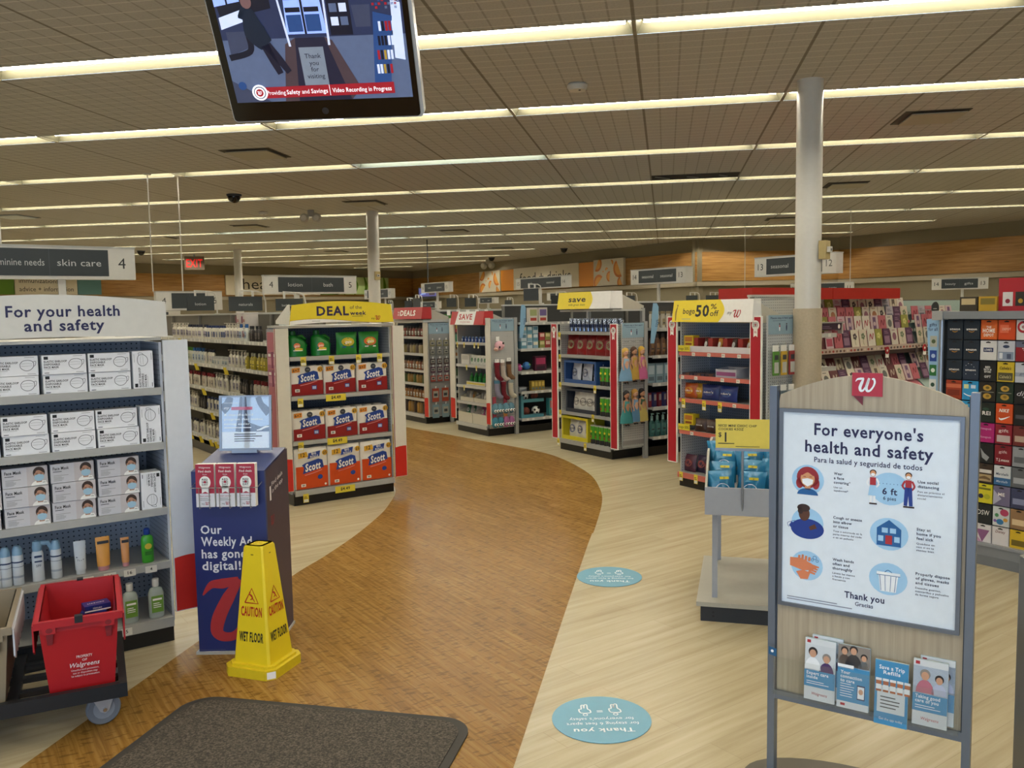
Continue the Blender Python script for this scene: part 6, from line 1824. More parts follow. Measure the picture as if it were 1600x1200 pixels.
for j in range(2):
    for i in range(3):
        T1('toyb%d' % ((i + j) % 2), ubox('toy_box', 0.085, 0.08, 0.105, ('8a8a4a', 'a03a3a')[(i + j) % 2], ('d0c890', 'd8b8a8')[(i + j) % 2]), 'bright toy box past the blue ones, %s in the %s layer' % (nth(i), nth(j)), 'toy box', 0.86 + 0.095 * i, 1.14 + 0.106 * j, group='bright toy boxes')
def ball(c1, c2):
    def fn(m):
        m.ell((0, 0.055, 0.055), 0.055, mat(c1, 0.5), 16, 10); m.ell((0.02, 0.03, 0.07), (0.025, 0.03, 0.02), mat(c2, 0.5), 10, 6)
    return simple('toy_ball', fn)
T1('ballp', ball('b03a7a', '6ac0c8'), 'pink ball on the second toy shelf', 'ball', 0.50, 0.83); T1('ballb', ball('2f6aa8', '5fa84a'), 'blue and green ball on the second toy shelf', 'ball', 0.63, 0.85, 0.86)
T1('traygrey', ubox('toy_box', 0.26, 0.10, 0.045, '8a8780', None, 'b5b0a4'), 'grey toy carton under the blue ball', 'toy box', 0.58, 0.80)
T1('redtoy', ubox('toy_box', 0.19, 0.06, 0.20, '4a1c30', 'a0345a', '2a1a28'), 'dark red toy box leaning on the second toy shelf', 'toy box', 0.83, 0.83)
for i in range(4):
    T1('goldtoy', ubox('toy_box', 0.05, 0.06, 0.13, '8f7a34', 'c2a850', '5a6a70'), 'slim gold toy box, %s of the row on the third toy shelf' % nth(i), 'toy box', 0.70 + 0.055 * i, 0.566, group='slim gold toy boxes')
T1('lowgrey', ubox('toy_box', 0.12, 0.08, 0.06, '6f7478', '8f969a'), 'low grey toy box at the near end of the third toy shelf', 'toy box', 0.53, 0.566)
def ballstand():
    o = bare('ball_stand'); BT = mat('4f8a96', 0.5)
    for z in (0.0, 0.21):
        m = MB(); m.box(-0.06, 0.0, z, 0.27, 0.16, z + 0.02, BT); m.box(-0.06, 0.0, z + 0.02, 0.27, 0.008, z + 0.045, BT); part('tray', m, o)
    m = MB(); m.box(-0.10, 0.0, 0, -0.06, 0.16, 0.30, BT); part('side', m, o)
    return o
T1('bstand', ballstand, 'teal cardboard ball stand on the bottom toy shelf', 'display stand', 0.60, 0.20)
def soccer():
    m = MB(); m.ell((0, 0, 0.058), 0.058, PAPER, 16, 12)
    for a, b in ((-0.8, 0.2), (0.3, 0.6), (-0.2, -0.5), (0.9, -0.2), (-1.4, -0.4)):
        c = Vector((math.sin(a) * math.cos(b), -math.cos(a) * math.cos(b), math.sin(b))) * 0.0565
        m.ell((c.x, c.y, c.z + 0.058), (0.016, 0.016, 0.016), BLACK, 8, 6)
    return bare('soccer_ball', m)
T1('soccer', soccer, 'black and white ball on the upper tray of the teal stand', 'ball', 0.60, 0.44, 0.79); T1('soccer', soccer, 'black and white ball on the lower tray of the teal stand', 'ball', 0.78, 0.23, 0.79)
def brownb(c):
    def fn(m):
        m.ell((0, 0, 0.055), 0.055, mat(c, 0.6), 14, 10)
        for a in (-0.5, 0.0, 0.5):
            m.tube([(0.0555 * math.sin(a) * math.cos(b), -0.0555 * math.cos(a) * math.cos(b), 0.055 + 0.0555 * math.sin(b)) for b in (-1.2, -.6, 0, .6, 1.2)], 0.0015, BLACK, 4)
    return simple('toy_ball', fn)
T1('bball', brownb('7a3a2a'), 'brown ball on the upper tray of the teal stand', 'ball', 0.76, 0.44, 0.79); T1('bball', brownb('7a3a2a'), 'brown ball on the lower tray of the teal stand', 'ball', 0.62, 0.23, 0.79)
T1('tealbox', ubox('toy_box', 0.13, 0.08, 0.24, '3f8a90', 'b05a5a', '2a6a6a'), 'tall teal toy box at the far end of the bottom toy shelf', 'toy box', 1.03, 0.20)
# blue curved banner beside each side rack
def banner(F_, y, label):
    m = MB(); n = 8
    pts = [(0.0, 0.0), (0.04, 0.0), (0.085, 0.22), (0.09, 0.40), (0.07, 0.44), (0.03, 0.44), (0.02, 0.36)]
    m.prism(pts, 'y', -0.004, 0.004, mat('7fa6bf', 0.5)); s = m.surf((0.06, -0.004, 0.10), (0.10, 0, 1), (-1, 0, 0.10)); s.text('toys', 0.08, -0.01, 0.035, INK, layer=1)
    solo('aisle_banner', m, label, 'banner', F_.p(*y), F_.a + 0.9)
banner(F1, (0.905, 0.46, 1.29), 'pale blue curved banner beside the SAVE side rack')
banner(F2, (1.135, 0.41, 1.27), 'pale blue curved banner beside the doll rack')

# yellow save endcap
CANB = mat('8f9ab0', 0.18, 0.8); CANT = mat('c9cbce', 0.2, 0.9)
def can():
    m = MB(); m.lathe([(0.024, 0.0), (0.029, 0.006), (0.029, 0.140), (0.023, 0.150)], CANB, n=14); m.lathe([(0.022, 0.150), (0.022, 0.152)], CANT, n=14); m.lathe([(0.0293, 0.05), (0.0293, 0.085)], mat('2a3350', 0.3, 0.3), n=14)
    return bare('drink_can', m)
for r in range(2):
    for i in range(11):
        put('can', can, 'slim blue and silver drink can, %s of the %s row on the top shelf' % (nth(i), ('front', 'back')[r]), 'drink can', F2.p(0.17 + 0.078 * i, 0.06 + 0.08 * r, 1.4015), F2.a, 'drink cans under the yellow save board')
for r in range(2):
    for i in range(5):
        put('redbag', ubag('snack_bag', 0.185, 0.23, 0.07, '8a1c1e', '8a8260', 'CHEX', '6a2a20'), 'red snack mix bag, %s of the %s row under the drink cans' % (nth(i), ('front', 'back')[r]), 'snack bag', F2.p(0.13 + 0.178 * i, 0.09 + 0.09 * r, 1.1315), F2.a + jit(0.12), 'red snack bags', rx=-0.12)
def winbox(w, h, d, col, e=0.028):
    def fn(m):
        c = mat(col, 0.45)
        m.box(0, 0, 0, w, 0.006, e * 1.6, c); m.box(0, 0, h - e, w, 0.006, h, c); m.box(0, 0, e * 1.6, e, 0.006, h - e, c); m.box(w - e, 0, e * 1.6, w, 0.006, h - e, c)
        m.box(0, 0.006, 0, 0.006, d, h, c); m.box(w - 0.006, 0.006, 0, w, d, h, c); m.box(0.006, d - 0.006, 0, w - 0.006, d, h, mat('22262e', 0.6)); m.box(0.006, 0.006, 0, w - 0.006, d - 0.006, 0.006, c)
    return simple('display_box', fn)
for z, x0, w, h, col, nm, n_, c in ((0.8015, 0.075, 0.60, 0.265, '2c4f86', 'blue', 3, 'c4c8d2'), (0.4615, 0.10, 0.575, 0.275, '2e3440', 'dark', 4, 'e0ddd2'), (0.1315, 0.014, 0.50, 0.275, 'cdbf2a', 'yellow', 3, 'e0ddd2')):
    put('wb' + nm, winbox(w, h, 0.25, col), '%s cardboard display box holding popcorn bags' % nm, 'display box', F2.p(x0, 0.01, z), F2.a)
    for i in range(n_):
        put('pop' + nm, ubag('popcorn_bag', 0.185, 0.225, 0.08, c, ('7f86a0', 'a8a49a', 'b0a890')[n_ % 3], 'POP', '2a2a2e'), 'white popcorn bag, %s in the %s display box' % (nth(i), nm), 'popcorn bag', F2.p(x0 + 0.11 + (w - 0.2) / max(n_ - 1, 1) * i, 0.11, z + 0.007), F2.a + jit(0.25), 'popcorn bags in the ' + nm + ' box', rx=-0.1)
def canister():
    o = bare('crisp_canister')
    m = MB(); m.lathe([(0.036, 0.0), (0.0365, 0.012), (0.0365, 0.200)], mat('4a9a1e', 0.3), n=16); m.lathe([(0.0368, 0.0), (0.0368, 0.05)], mat('231f1c', 0.4), n=16)
    s = m.surf((-0.02, -0.037, 0.05)); s.ell(0.02, 0.09, 0.017, 0.013, mat('d8c23a', 0.4), 1); s.rect(0.004, 0.045, 0.036, 0.075, mat('2d6a18', 0.4), 1); s.ell(0.02, 0.03, 0.014, 0.018, mat('8a5a2a', 0.5), 1)
    part('tube', m, o)
    m = MB(); m.lathe([(0.038, 0.198), (0.038, 0.208), (0.034, 0.210)], mat('b9b7ae', 0.35), n=16); part('lid', m, o)
    return o
for z, xs, nm in ((0.8015, (0.755, 0.835, 0.915), 'middle shelf'), (0.4615, (0.755, 0.835, 0.915), 'fourth shelf'), (0.1315, (0.575, 0.655, 0.735, 0.815, 0.895), 'bottom shelf')):
    for i, x in enumerate(xs):
        put('canister', canister, 'green crisp canister, %s of those on the %s under save' % (nth(i), nm), 'canister', F2.p(x, 0.05, z), F2.a, 'crisp canisters')
# plain dolls on the side rack
hooks(S2, 1.112, [(0.06, 1.30), (0.16, 1.30), (0.27, 1.30), (0.06, 0.84), (0.18, 0.84), (0.26, 0.84)])
def doll(hair, dress, bodice, skin, hairlen):
    def f():
        o = bare('doll'); SK = mat(skin, 0.7); HR_ = mat(hair, 0.7)
        m = MB()
        m.tube([(0, 0, 0.045), (0, 0, 0.10), (0, 0, 0.235), (0, 0, 0.275), (0, 0, 0.295)], [0.030, 0.028, 0.03, 0.026, 0.012], SK, 10); m.ell((0, 0, 0.335), (0.033, 0.030, 0.040), SK, 14, 10)
        for k in (-1, 1):
            m.tube([(k * 0.03, 0, 0.275), (k * 0.05, -0.008, 0.215), (k * 0.045, -0.022, 0.165)], [0.012, 0.010, 0.007], SK, 8)
            m.ell((k * 0.045, -0.024, 0.157), (0.008, 0.006, 0.011), SK, 8, 6)
            m.tube([(k * 0.016, 0, 0.06), (k * 0.016, 0, 0.012)], [0.013, 0.011], SK, 8); m.ell((k * 0.016, -0.010, 0.008), (0.012, 0.020, 0.009), BLK, 8, 6)
            m.ell((k * 0.012, -0.028, 0.338), (0.004, 0.003, 0.005), BLK, 8, 6)
        m.ell((0, -0.031, 0.328), (0.004, 0.004, 0.004), SK, 6, 4); m.ell((0, -0.0285, 0.316), (0.007, 0.002, 0.002), mat('a8484a', 0.6), 8, 4)
        part('body', m, o)
        m = MB(); m.ell((0, 0.008, 0.350), (0.040, 0.034, 0.038), HR_, 14, 10); m.loft([[(0.040 * math.cos(a * PI / 6), 0.010 + 0.024 * max(math.sin(a * PI / 6), -0.2), 0.345) for a in range(12)], [(0.036 * math.cos(a * PI / 6), 0.018 + 0.018 * max(math.sin(a * PI / 6), -0.3), 0.345 - hairlen) for a in range(12)]], HR_); part('hair', m, o)
        m = MB(); D_ = mat(dress, 0.7)
        m.lathe([(0.088, 0.03), (0.080, 0.10), (0.045, 0.19), (0.032, 0.215)], D_, n=16, sy=0.5); m.lathe([(0.032, 0.212), (0.037, 0.262), (0.030, 0.272)], mat(bodice, 0.7), n=14, sy=0.8); part('dress', m, o)
        return o
    return f
for i, (y, z, hr, dr, bd, sk, hl, lab) in enumerate([(0.03, 0.85, 'c9a24a', '6f96b4', '8fb0c4', 'c99a7c', 0.06, 'fair haired doll in a pale blue dress, by the red wing'), (0.15, 0.86, '4a3020', 'b3923a', 'b3923a', 'b98a68', 0.08, 'brown haired doll in a golden dress, half hidden'), (0.26, 0.86, 'd0a63a', 'b85a86', 'c06a94', 'c99a7c', 0.14, 'fair haired doll in a pink dress'), (0.04, 0.39, '1c1a1c', '2f7a7a', '3f8a86', 'a8785a', 0.13, 'dark haired doll in a teal dress, lower row'), (0.16, 0.40, 'b98a3a', '4f7a9c', '6a8fae', 'c99a7c', 0.07, 'fair haired doll in a blue dress, lower row'), (0.26, 0.40, '1a1718', 'b8a65a', '34503a', 'b98a68', 0.15, 'dark haired doll in a green top and yellow skirt, lower row')]):
    put('doll%d' % i, doll(hr, dr, bd, sk, hl), lab, 'doll', F2.p(1.165, y, z), F2.a + R90 + jit(0.2), 'dolls on the side rack')
# hair care run
def T2(key, bld, label, cat, y, z, group=None, rot=0.0):
    put(key, bld, label, cat, F2.p(1.05, y, z + 0.001), F2.a + R90 + rot, group)
for i in range(5):
    y = 0.50 + 0.085 * i
    T2('tubec', ucol('lotion_bottle', 0.19, 0.032, 'bdb6a6', '8a7a5a', '9a8a6a', 0.8, 0.7, 0.15), 'cream bottle, %s on the top shelf past the dolls' % nth(i), 'bottle', y, 1.43, 'cream bottles past the dolls')
    T2('brownb', ucol('shampoo_bottle', 0.24, 0.034, '5f3f26' if i < 3 else '5f3f26', '3a2a1e', '8a6a4a', 0.5, 0.7, 0.18), 'brown shampoo bottle, %s on the second shelf past the dolls' % nth(i), 'bottle', y, 1.13, 'brown bottles past the dolls')
    T2('pump', ucol('pump_bottle', 0.26, 0.036, '2f5f5a', '8fb0ac', '4f7f7a', 0.5, 0.7, 0.3, True), 'teal pump bottle, %s on the bottom shelf past the dolls' % nth(i), 'pump bottle', y, 0.22, 'teal pump bottles past the dolls')
for i in range(4):
    T2('picbox', ubox('boxed_item', 0.11, 0.06, 0.22, '7f98a2', 'b0c0c6', '5a6a72'), 'grey blue picture box, %s on the third shelf past the dolls' % nth(i), 'box', 0.50 + 0.125 * i, 0.82, 'grey blue boxes past the dolls')
for i in range(6):
    T2('redbook%d' % (i % 2), ubox('boxed_item', 0.055, 0.12, 0.16, ('7a1f2c', '2c2f5a')[i % 2], 'a8a0a0'), 'slim %s box, %s on the fourth shelf past the dolls' % (('red', 'navy')[i % 2], nth(i)), 'box', 0.48 + 0.075 * i, 0.55, 'slim boxes past the dolls', 0.25)

# candy endcap
put('candytray', traybox(0.855 - 0.03, 0.22, 0.055, 0.13, 'cfced0'), 'white candy tray along the top shelf of the candy endcap', 'tray', F3.p(0.012, 0.008, 1.2515), F3.a)
def ysmall(w, h):
    return ubox('candy_box', w, 0.08, h, 'd2b82a', 'b06a2a', '8a4a1e')
def bogotag():
    m = MB(); m.box(0, 0, 0, 0.15, 0.002, 0.055, mat('d8c832', 0.5)); m.surf((0, 0, 0)).text('bogo 50%', 0.075, 0.014, 0.026, BLK, w=0.125, align='c', bold=1, layer=1)
    return bare('shelf_sign', m)
put('ycandy', ysmall(0.115, 0.10), 'yellow candy box at the near end of the top candy shelf', 'candy box', F3.p(0.085, 0.03, 1.30), F3.a)
put('ycandy', ysmall(0.115, 0.10), 'yellow candy box at the near end of the fourth candy shelf', 'candy box', F3.p(0.085, 0.03, 0.5265 + 0.05), F3.a)
put('bogotag', bogotag, 'yellow bogo 50% shelf sign on the top candy shelf', 'shelf sign', F3.p(0.0, -0.02, 1.256), F3.a); put('bogotag', bogotag, 'yellow bogo 50% shelf sign on the fourth candy shelf', 'shelf sign', F3.p(0.0, -0.02, 0.531), F3.a)
for i in range(4):
    put('redcart', ubox('candy_carton', 0.05, 0.16, 0.12, '8c2420', None, None), 'red carton divider, %s along the top candy shelf' % nth(i), 'carton', F3.p(0.19 + 0.175 * i, 0.02, 1.26), F3.a, 'red cartons on the candy endcap')
for i in range(4):
    put('bars%d' % (i % 2), ubag('candy_bar', 0.05, 0.12, 0.02, ('4a3226', 'c98a2a')[i % 2], 'd8d6cc'), 'candy bar leaning between the red cartons, %s along' % nth(i), 'candy bar', F3.p(0.265 + 0.165 * i, 0.06, 1.263), F3.a + jit(0.3), 'leaning candy bars', rx=-0.3)
put('wtray', traybox(0.24, 0.16, 0.075, 0.09, 'a9aab4', '8a4a78'), 'grey candy carton with a purple stripe on the second candy shelf', 'carton', F3.p(0.44, 0.01, 1.036), F3.a)
for i in range(9):
    put('flat%d' % (i % 3), ubox('candy_bar', 0.045, 0.12, 0.022, ('3a2a34', '5a3a2a', '2f2f40')[i % 3], None, None), 'flat candy bar, %s along the second candy shelf' % nth(i), 'candy bar', F3.p(0.03 + 0.048 * i, 0.02 + jit(0.008), 1.036), F3.a + jit(0.2), 'flat candy bars')
for i, (x, w, c, c2, tx) in enumerate(((0.075, 0.16, 'b8541e', 'c8902a', "m&m's"), (0.165, 0.13, 'c9962a', 'd0a83a', "m&m's"), (0.32, 0.20, '23306a', '3a4a86', "m&m's"), (0.53, 0.23, '20347a', '33508c', "m&m's"))):
    put('mm%d' % i, ubag('candy_bag', w, 0.14, 0.07, c, c2, tx), ('orange candy bag', 'mustard candy bag', 'dark blue candy bag', 'wide blue candy bag')[i] + ' on the middle candy shelf', 'candy bag', F3.p(x, 0.07 + 0.03 * (i == 1), 0.8215), F3.a + jit(0.15), rx=-0.08)
for i, (x, c, tx) in enumerate(((0.22, '3f2a22', 'dove'), (0.36, '3f2a22', 'dove'), (0.50, '8c2a22', 'Twix'), (0.63, '9a3a20', 'Twix'), (0.75, 'b08a2a', 'bar'))):
    put('cb%d' % i, ubag('candy_bag', 0.135, 0.12, 0.06, c, None, tx), ('brown candy bag beside the yellow box', 'second brown candy bag', 'red candy bag', 'rust coloured candy bag', 'golden candy bag by the red wing')[i] + ', fourth candy shelf', 'candy bag', F3.p(x, 0.05, 0.5265), F3.a + jit(0.15), rx=-0.1)
for i in range(6):
    put('purp%d' % (i % 2), ubag('candy_bag', 0.15, 0.16, 0.07, ('4a2034', '2f2440')[i % 2], '8a4a4a'), 'dark %s candy bag, %s along the bottom candy shelf' % (('plum', 'violet')[i % 2], nth(i)), 'candy bag', F3.p(0.06 + 0.125 * i, 0.07 + 0.04 * (i % 2), 0.1315), F3.a + jit(0.3), 'dark candy bags', rx=-0.15)
hooks(S3, 1.007, [(0.08 + 0.09 * i, z) for z in (1.34, 1.02, 0.74) for i in range(3)])
rr = random.Random(21)
for j, z in enumerate((1.28, 0.95, 0.66)):
    for i in range(3):
        c = [('5a8a3a', 'c9a23a', 'a03a3a'), ('2f5f66', '6a7a80', '9aa6a8'), ('8a9a5a', '3a6a70', 'b06a4a')][j][i]
        def hang(c=c):
            m = MB(); m.box(-0.035, -0.012, -0.20, 0.035, 0.0, 0.0, mat(c, 0.5)); m.box(-0.035, -0.004, 0, 0.035, 0, 0.05, PAPER); s = m.surf((-0.035, -0.012, -0.2)); s.rect(0.008, 0.02, 0.062, 0.11, mat('b9b9b2', 0.5), 1); s.rect(0.012, 0.13, 0.058, 0.17, DGREY, 1)
            return bare('hanging_packet', m)
        put('hp%d%d' % (i, j), hang, '%s hanging packet in the %s row of the candy side rack' % ([('green', 'mustard', 'red'), ('dark teal', 'slate', 'silver'), ('olive', 'sea green', 'copper')][j][i], nth(j)), 'packet', F3.p(1.04, 0.08 + 0.10 * i, z), F3.a + R90)

# red DEALS endcap: jars in front, packets on the side
for j, z in enumerate((0.1315, 0.361, 0.591, 0.791, 1.041, 1.291)):
    for i in range(9):
        c = (('8a6a3a', '3a2a20', 'a8803a'), ('7a4a1e', 'a06a2a', '8a5a22'), ('8a6a2a', '4a5a2a', '9a7a3a'), ('8a4a2a', '7a5a3a', 'a06a3a'), ('9a8a6a', '8a7a4a', '5a4a3a'), ('6a2a22', '8a3a2a', '5a3a2a'))[j][i % 3]
        put('jar%d%d' % (j, i % 3), ucol('food_jar', 0.15 if j else 0.19, 0.040, c, '2c2420', 'b8b0a0' if j % 2 else None, 0.7, 1.0, 0.16), 'brown toned food jar, %s along the %s shelf up under the DEALS board' % (nth(i), nth(j)), 'jar', FL_.p(0.06 + 0.097 * i, 0.08, z), FL_.a, 'food jars under the DEALS board')
rr = random.Random(4)
for j, z in enumerate((1.24, 1.11, 0.97, 0.85, 0.72, 0.53, 0.29)):
    for i in range(2 if j > 4 else 3):
        w = 0.11 if j > 4 else 0.08
        c = ('8a8460', '7a7a70', '4a3a3a', '5a3a4a', 'a0483a', 'a8462f', '7f98a2')[j]
        hh = 0.20 if j > 4 else 0.09
        def hk(c=c, w=w, hh=hh):
            m = MB(); m.box(-w / 2, -0.010, -hh, w / 2, 0.0, 0.0, mat(c, 0.5)); s = m.surf((-w / 2, -0.010, -hh)); s.rect(w * .12, hh * .30, w * .88, hh * .80, mat('a9a698', 0.5), 1); s.rect(w * .25, hh * .42, w * .75, hh * .62, DGREY, 2); m.box(-0.012, -0.02, 0.0, 0.012, -0.018, 0.03, PAPER)
            return bare('hanging_packet', m)
        put('dk%d' % j, hk, 'hanging packet, %s of the %s row down on the DEALS side rack' % (nth(i), nth(j)), 'packet', FL_.p(0.995, (0.11 + 0.165 * i) if j > 4 else (0.075 + 0.115 * i), z), FL_.a + R90, 'packets on the DEALS side rack')
hooks(SL, 0.972, [((0.11 + 0.165 * i) if j > 4 else (0.075 + 0.115 * i), z + 0.01) for j, z in enumerate((1.24, 1.11, 0.97, 0.85, 0.72, 0.53, 0.29)) for i in range(2 if j > 4 else 3)])
for j, z in enumerate((0.241, 0.471, 0.691, 0.991, 1.201)):
    for i in range(8):
        c = (('8a8a80', '5a6a70'), ('2c3440', '3a4a58'), ('3a5a3a', '2f4a60'), ('a06a3a', '8a8a80'), ('3a7a5a', '7aa08a'))[j][i % 2]
        put('gb%d%d' % (j, i % 2), ubox('boxed_item', 0.09, 0.09, 0.11, c, 'a9a698' if (i + j) % 3 == 0 else None), 'small boxed grocery, %s along the %s shelf up behind DEALS' % (nth(i), nth(j)), 'box', FL_.p(0.95, 0.52 + 0.115 * i, z), FL_.a + R90, 'boxed groceries behind DEALS')
for i in range(5):
    def bun(c=('3a7a2a', 'a02f3a', '3f8a34', '2f6a2a', '8a8a34')[i]):
        m = MB(); m.box(-0.07, -0.03, -0.28, 0.07, 0, 0, mat(c, 0.6)); m.box(-0.03, -0.034, -0.02, 0.03, -0.03, 0.06, PAPER); m.surf((-0.07, -0.03, -0.28)).rect(0.02, 0.05, 0.12, 0.18, mat('b9a64a', 0.5), 1)
        return bare('hanging_packet', m)
    put('bun%d' % i, bun, '%s hanging bag, %s along above the dark shelves behind DEALS' % (('green', 'red', 'leaf green', 'deep green', 'olive')[i], nth(i)), 'packet', FL_.p(0.625, 0.56 + 0.17 * i, 1.62), FL_.a + R90)

# ---------------------------------------------------------------- the lotion run
LOT = {'w1': ucol('lotion_bottle', 0.19, 0.036, 'c9c3b2', 'b9b2a0', '8a8490', 0.35, 0.6, 0.25, True), 'w2': ucol('lotion_bottle', 0.17, 0.034, 'd0cab9', '2a2c3a', 'a39aa8', 0.45, 0.6, 0.18), 'w3': ucol('lotion_bottle', 0.16, 0.032, 'c6c0b0', '26345c', '3a4a7a', 0.5, 0.6, 0.16), 'g': ucol('lotion_bottle', 0.18, 0.034, 'c9c4b2', '4a7a2a', '9aa890', 0.5, 0.6, 0.22), 'b': ucol('lotion_bottle', 0.18, 0.034, 'c2c4bc', '2a5a94', '8a9ab0', 0.5, 0.6, 0.22), 'r': ucol('lotion_bottle', 0.17, 0.034, 'c4bba8', '7a1c22', 'a89a8a', 0.55, 0.6, 0.24), 'k': ucol('dark_bottle', 0.16, 0.030, '2a2422', '1a1818', '6a6058', 0.45, 0.7, 0.2), 'y': ucol('oil_bottle', 0.17, 0.028, '9a8a22', 'b8b49a', 'c9b84a', 0.4, 0.8, 0.2), 'jar': ucol('cream_jar', 0.10, 0.045, 'c9c6bc', 'a9a8a4', '8a98a0', 0.95, 1.0, 0.25), 'o': ucol('lotion_bottle', 0.15, 0.03, 'a8623a', 'c9c0a8', 'c9a07a', 0.5, 0.7, 0.2)}
DESC = {'w1': 'cream pump lotion bottle', 'w2': 'dark capped white bottle', 'w3': 'navy capped white bottle', 'g': 'green capped white bottle', 'b': 'blue capped white bottle', 'r': 'dark red capped bottle', 'k': 'small dark bottle', 'y': 'yellow oil bottle', 'jar': 'pale cream jar', 'o': 'orange brown bottle'}
rr = random.Random(77)
plan = [(1.38, 'top', 1.45, [('w1', 9), ('w2', 9), ('w3', 8), ('w1', 6), ('b', 3), ('k', 4)]), (1.09, 'second', 0.95, [('g', 9), ('b', 4), ('w2', 4), ('jar', 5), ('w1', 5), ('y', 7), ('w1', 2)]), (0.81, 'third', 0.75, [('w2', 7), ('r', 9), ('w1', 8), ('k', 4), ('r', 5), ('jar', 4)]), (0.54, 'fourth', 0.75, [('w1', 9), ('k', 3), ('w3', 8), ('r', 3), ('w2', 8), ('o', 3)]), (0.215, 'bottom', 0.75, [('w2', 9), ('w1', 9), ('r', 3), ('w3', 8), ('o', 2)])]
for z, nm, yend, seq in plan:
    total = sum(n_ for _, n_ in seq); y = 4.75; step = (4.75 - yend) / total; cnt = {}
    for k, n_ in seq:
        for i in range(n_):
            cnt[k] = cnt.get(k, 0) + 1
            put('lot_' + k, LOT[k], '%s, %s of those from the far end, %s lotion shelf' % (DESC[k], nth(cnt[k] - 1), nm), 'bottle', FD.p(0.30 + rr.uniform(-0.01, 0.015), y, z + 0.001), FD.a - R90 + rr.uniform(-0.15, 0.15), 'bottles on the lotion run')
            if nm != 'top' or i % 2 == 0:
                pass
            y -= step
def tub():
    o = bare('wipes_tub'); m = MB(); m.lathe([(0.075, 0), (0.08, 0.01), (0.08, 0.13)], mat('c9c2bc', 0.45), n=16); s = m.surf((-0.05, -0.081, 0.02)); s.rect(0.0, 0.02, 0.045, 0.09, mat('7a3a4a', 0.5), 1); s.rect(0.055, 0.03, 0.1, 0.06, mat('a8726a', 0.5), 1); part('tub', m, o)
    m = MB(); m.lathe([(0.084, 0.13), (0.084, 0.145), (0.078, 0.15)], mat('b9b4b0', 0.45), n=16); part('lid', m, o)
    return o
for j in range(2):
    for i in range(2):
        put('tub', tub, 'white and plum tub, %s in the %s layer on the lotion top shelf' % (('nearer', 'farther')[i], ('lower', 'upper')[j]), 'tub', FD.p(0.37, 1.98 + 0.19 * i, 1.381 + 0.151 * j), FD.a - R90, 'stacked tubs on the lotion run')
m_box = ubox('carton', 0.13, 0.10, 0.22, '8fa9b4', 'c2d0d4', '6a8a98')
put('bluecarton', m_box, 'pale blue carton at the near end of the lotion top shelf', 'carton', FD.p(0.20, 0.66, 1.381), FD.a - R90)
for j in range(2):
    for i in range(2):
        def pk():
            m = MB(); m.box(-0.05, -0.02, -0.14, 0.05, 0, 0, mat('a8647a', 0.5)); m.surf((-0.05, -0.02, -0.14)).rect(0.01, 0.03, 0.09, 0.09, mat('c98a9a', 0.5), 1).rect(0.02, 0.1, 0.08, 0.125, PAPER, 1)
            return bare('hanging_packet', m)
        put('pinkpack', pk, 'pink hanging packet, %s in the %s row beside the DEAL endcap' % (nth(i), nth(j)), 'packet', FD.p(-0.055, 0.12 + 0.13 * i, 1.33 - 0.16 * j), FD.a - R90, 'pink packets beside the DEAL endcap')
def rnd(c, nm, lab, y, z):
    m = MB(); m.ell((0, 0, 0.05), (0.06, 0.05, 0.05), mat(c, 0.25, 0.6), 12, 8); solo(nm, m, lab, 'gift item', FD.p(0.22, y, z + 0.001), FD.a)
rnd('a8602a', 'copper_bauble', 'copper shiny round item beside the DEAL endcap wing', 0.62, 1.09)
m = MB(); m.box(-0.03, 0.04, 0.15, -0.012, 0.42, 1.50, mat('b56a76', 0.5)); o = solo('side_trim', m, 'pink edge panel on the aisle side of the DEAL endcap', 'panel', FD.p(0, 0, 0), FD.a)
# ================================================================ aisle signs
FRMW = mat('c6c3ba', 0.45); PANEL = mat('2e3436', 0.5); SGT = mat('b9bcb8', 0.5)
def aisle_sign(label, x, y, ang, w, z0, z1, ln, t1, t2, rn, pole=None, rods=None, depth=0.10, foot=1.66):
    fr = F(x, y, ang)
    o = thing('aisle_sign', label, 'aisle sign', (x, y, 0), fr.a)
    h = z1 - z0
    m = MB(); m.box(0, 0, z0, w, depth, z1, FRMW); m.box(-0.004, -0.004, z1 - 0.012, w + 0.004, depth + 0.004, z1 + 0.002, mat('a8a79f', 0.45)); part('frame', m, o)
    m = MB(); e = h * 0.10; nb = h * 0.78
    m.box(nb, -0.004, z0 + e, w - nb, 0, z1 - e, PANEL); s = m.surf((0, -0.004, z0))
    s.rect(w / 2 - 0.002, e, w / 2 + 0.002, h - e, mat('43494c', 0.5), 1)
    q = (w - 2 * nb) / 2
    for k, t in ((0, t1), (1, t2)):
        if t:
            s.text(t, nb + q * (k + .5), h * 0.40, h * 0.21, SGT, align='c', w=min(q * .84, len(t) * h * 0.135), layer=2)
    part('category_panel', m, o)
    for t, cx in ((ln, nb * .5), (rn, w - nb * .5)):
        if t:
            m = MB(); m.surf((0, 0, z0)).text(t, cx, h * 0.34, h * 0.34, BLK, align='c', layer=1)
            part('aisle_number', m, o)
    if pole is not None:
        m = MB(); m.box(w * pole - 0.025, depth / 2 - 0.012, foot, w * pole + 0.025, depth / 2 + 0.012, z0, FRMW); m.box(w * pole - 0.05, depth / 2 - 0.03, foot, w * pole + 0.05, depth / 2 + 0.03, foot + 0.015, FRMW); part('pole', m, o)
    for k in (rods or ()):
        m = MB(); m.tube([(w * k, depth / 2, z1), (w * k, depth / 2, CEIL)], 0.008, FRMW, 6); m.lathe([(0.05, CEIL - 0.012), (0.05, CEIL)], FRMW, cx=w * k, cy=depth / 2, n=10); part('hanging_rod', m, o)
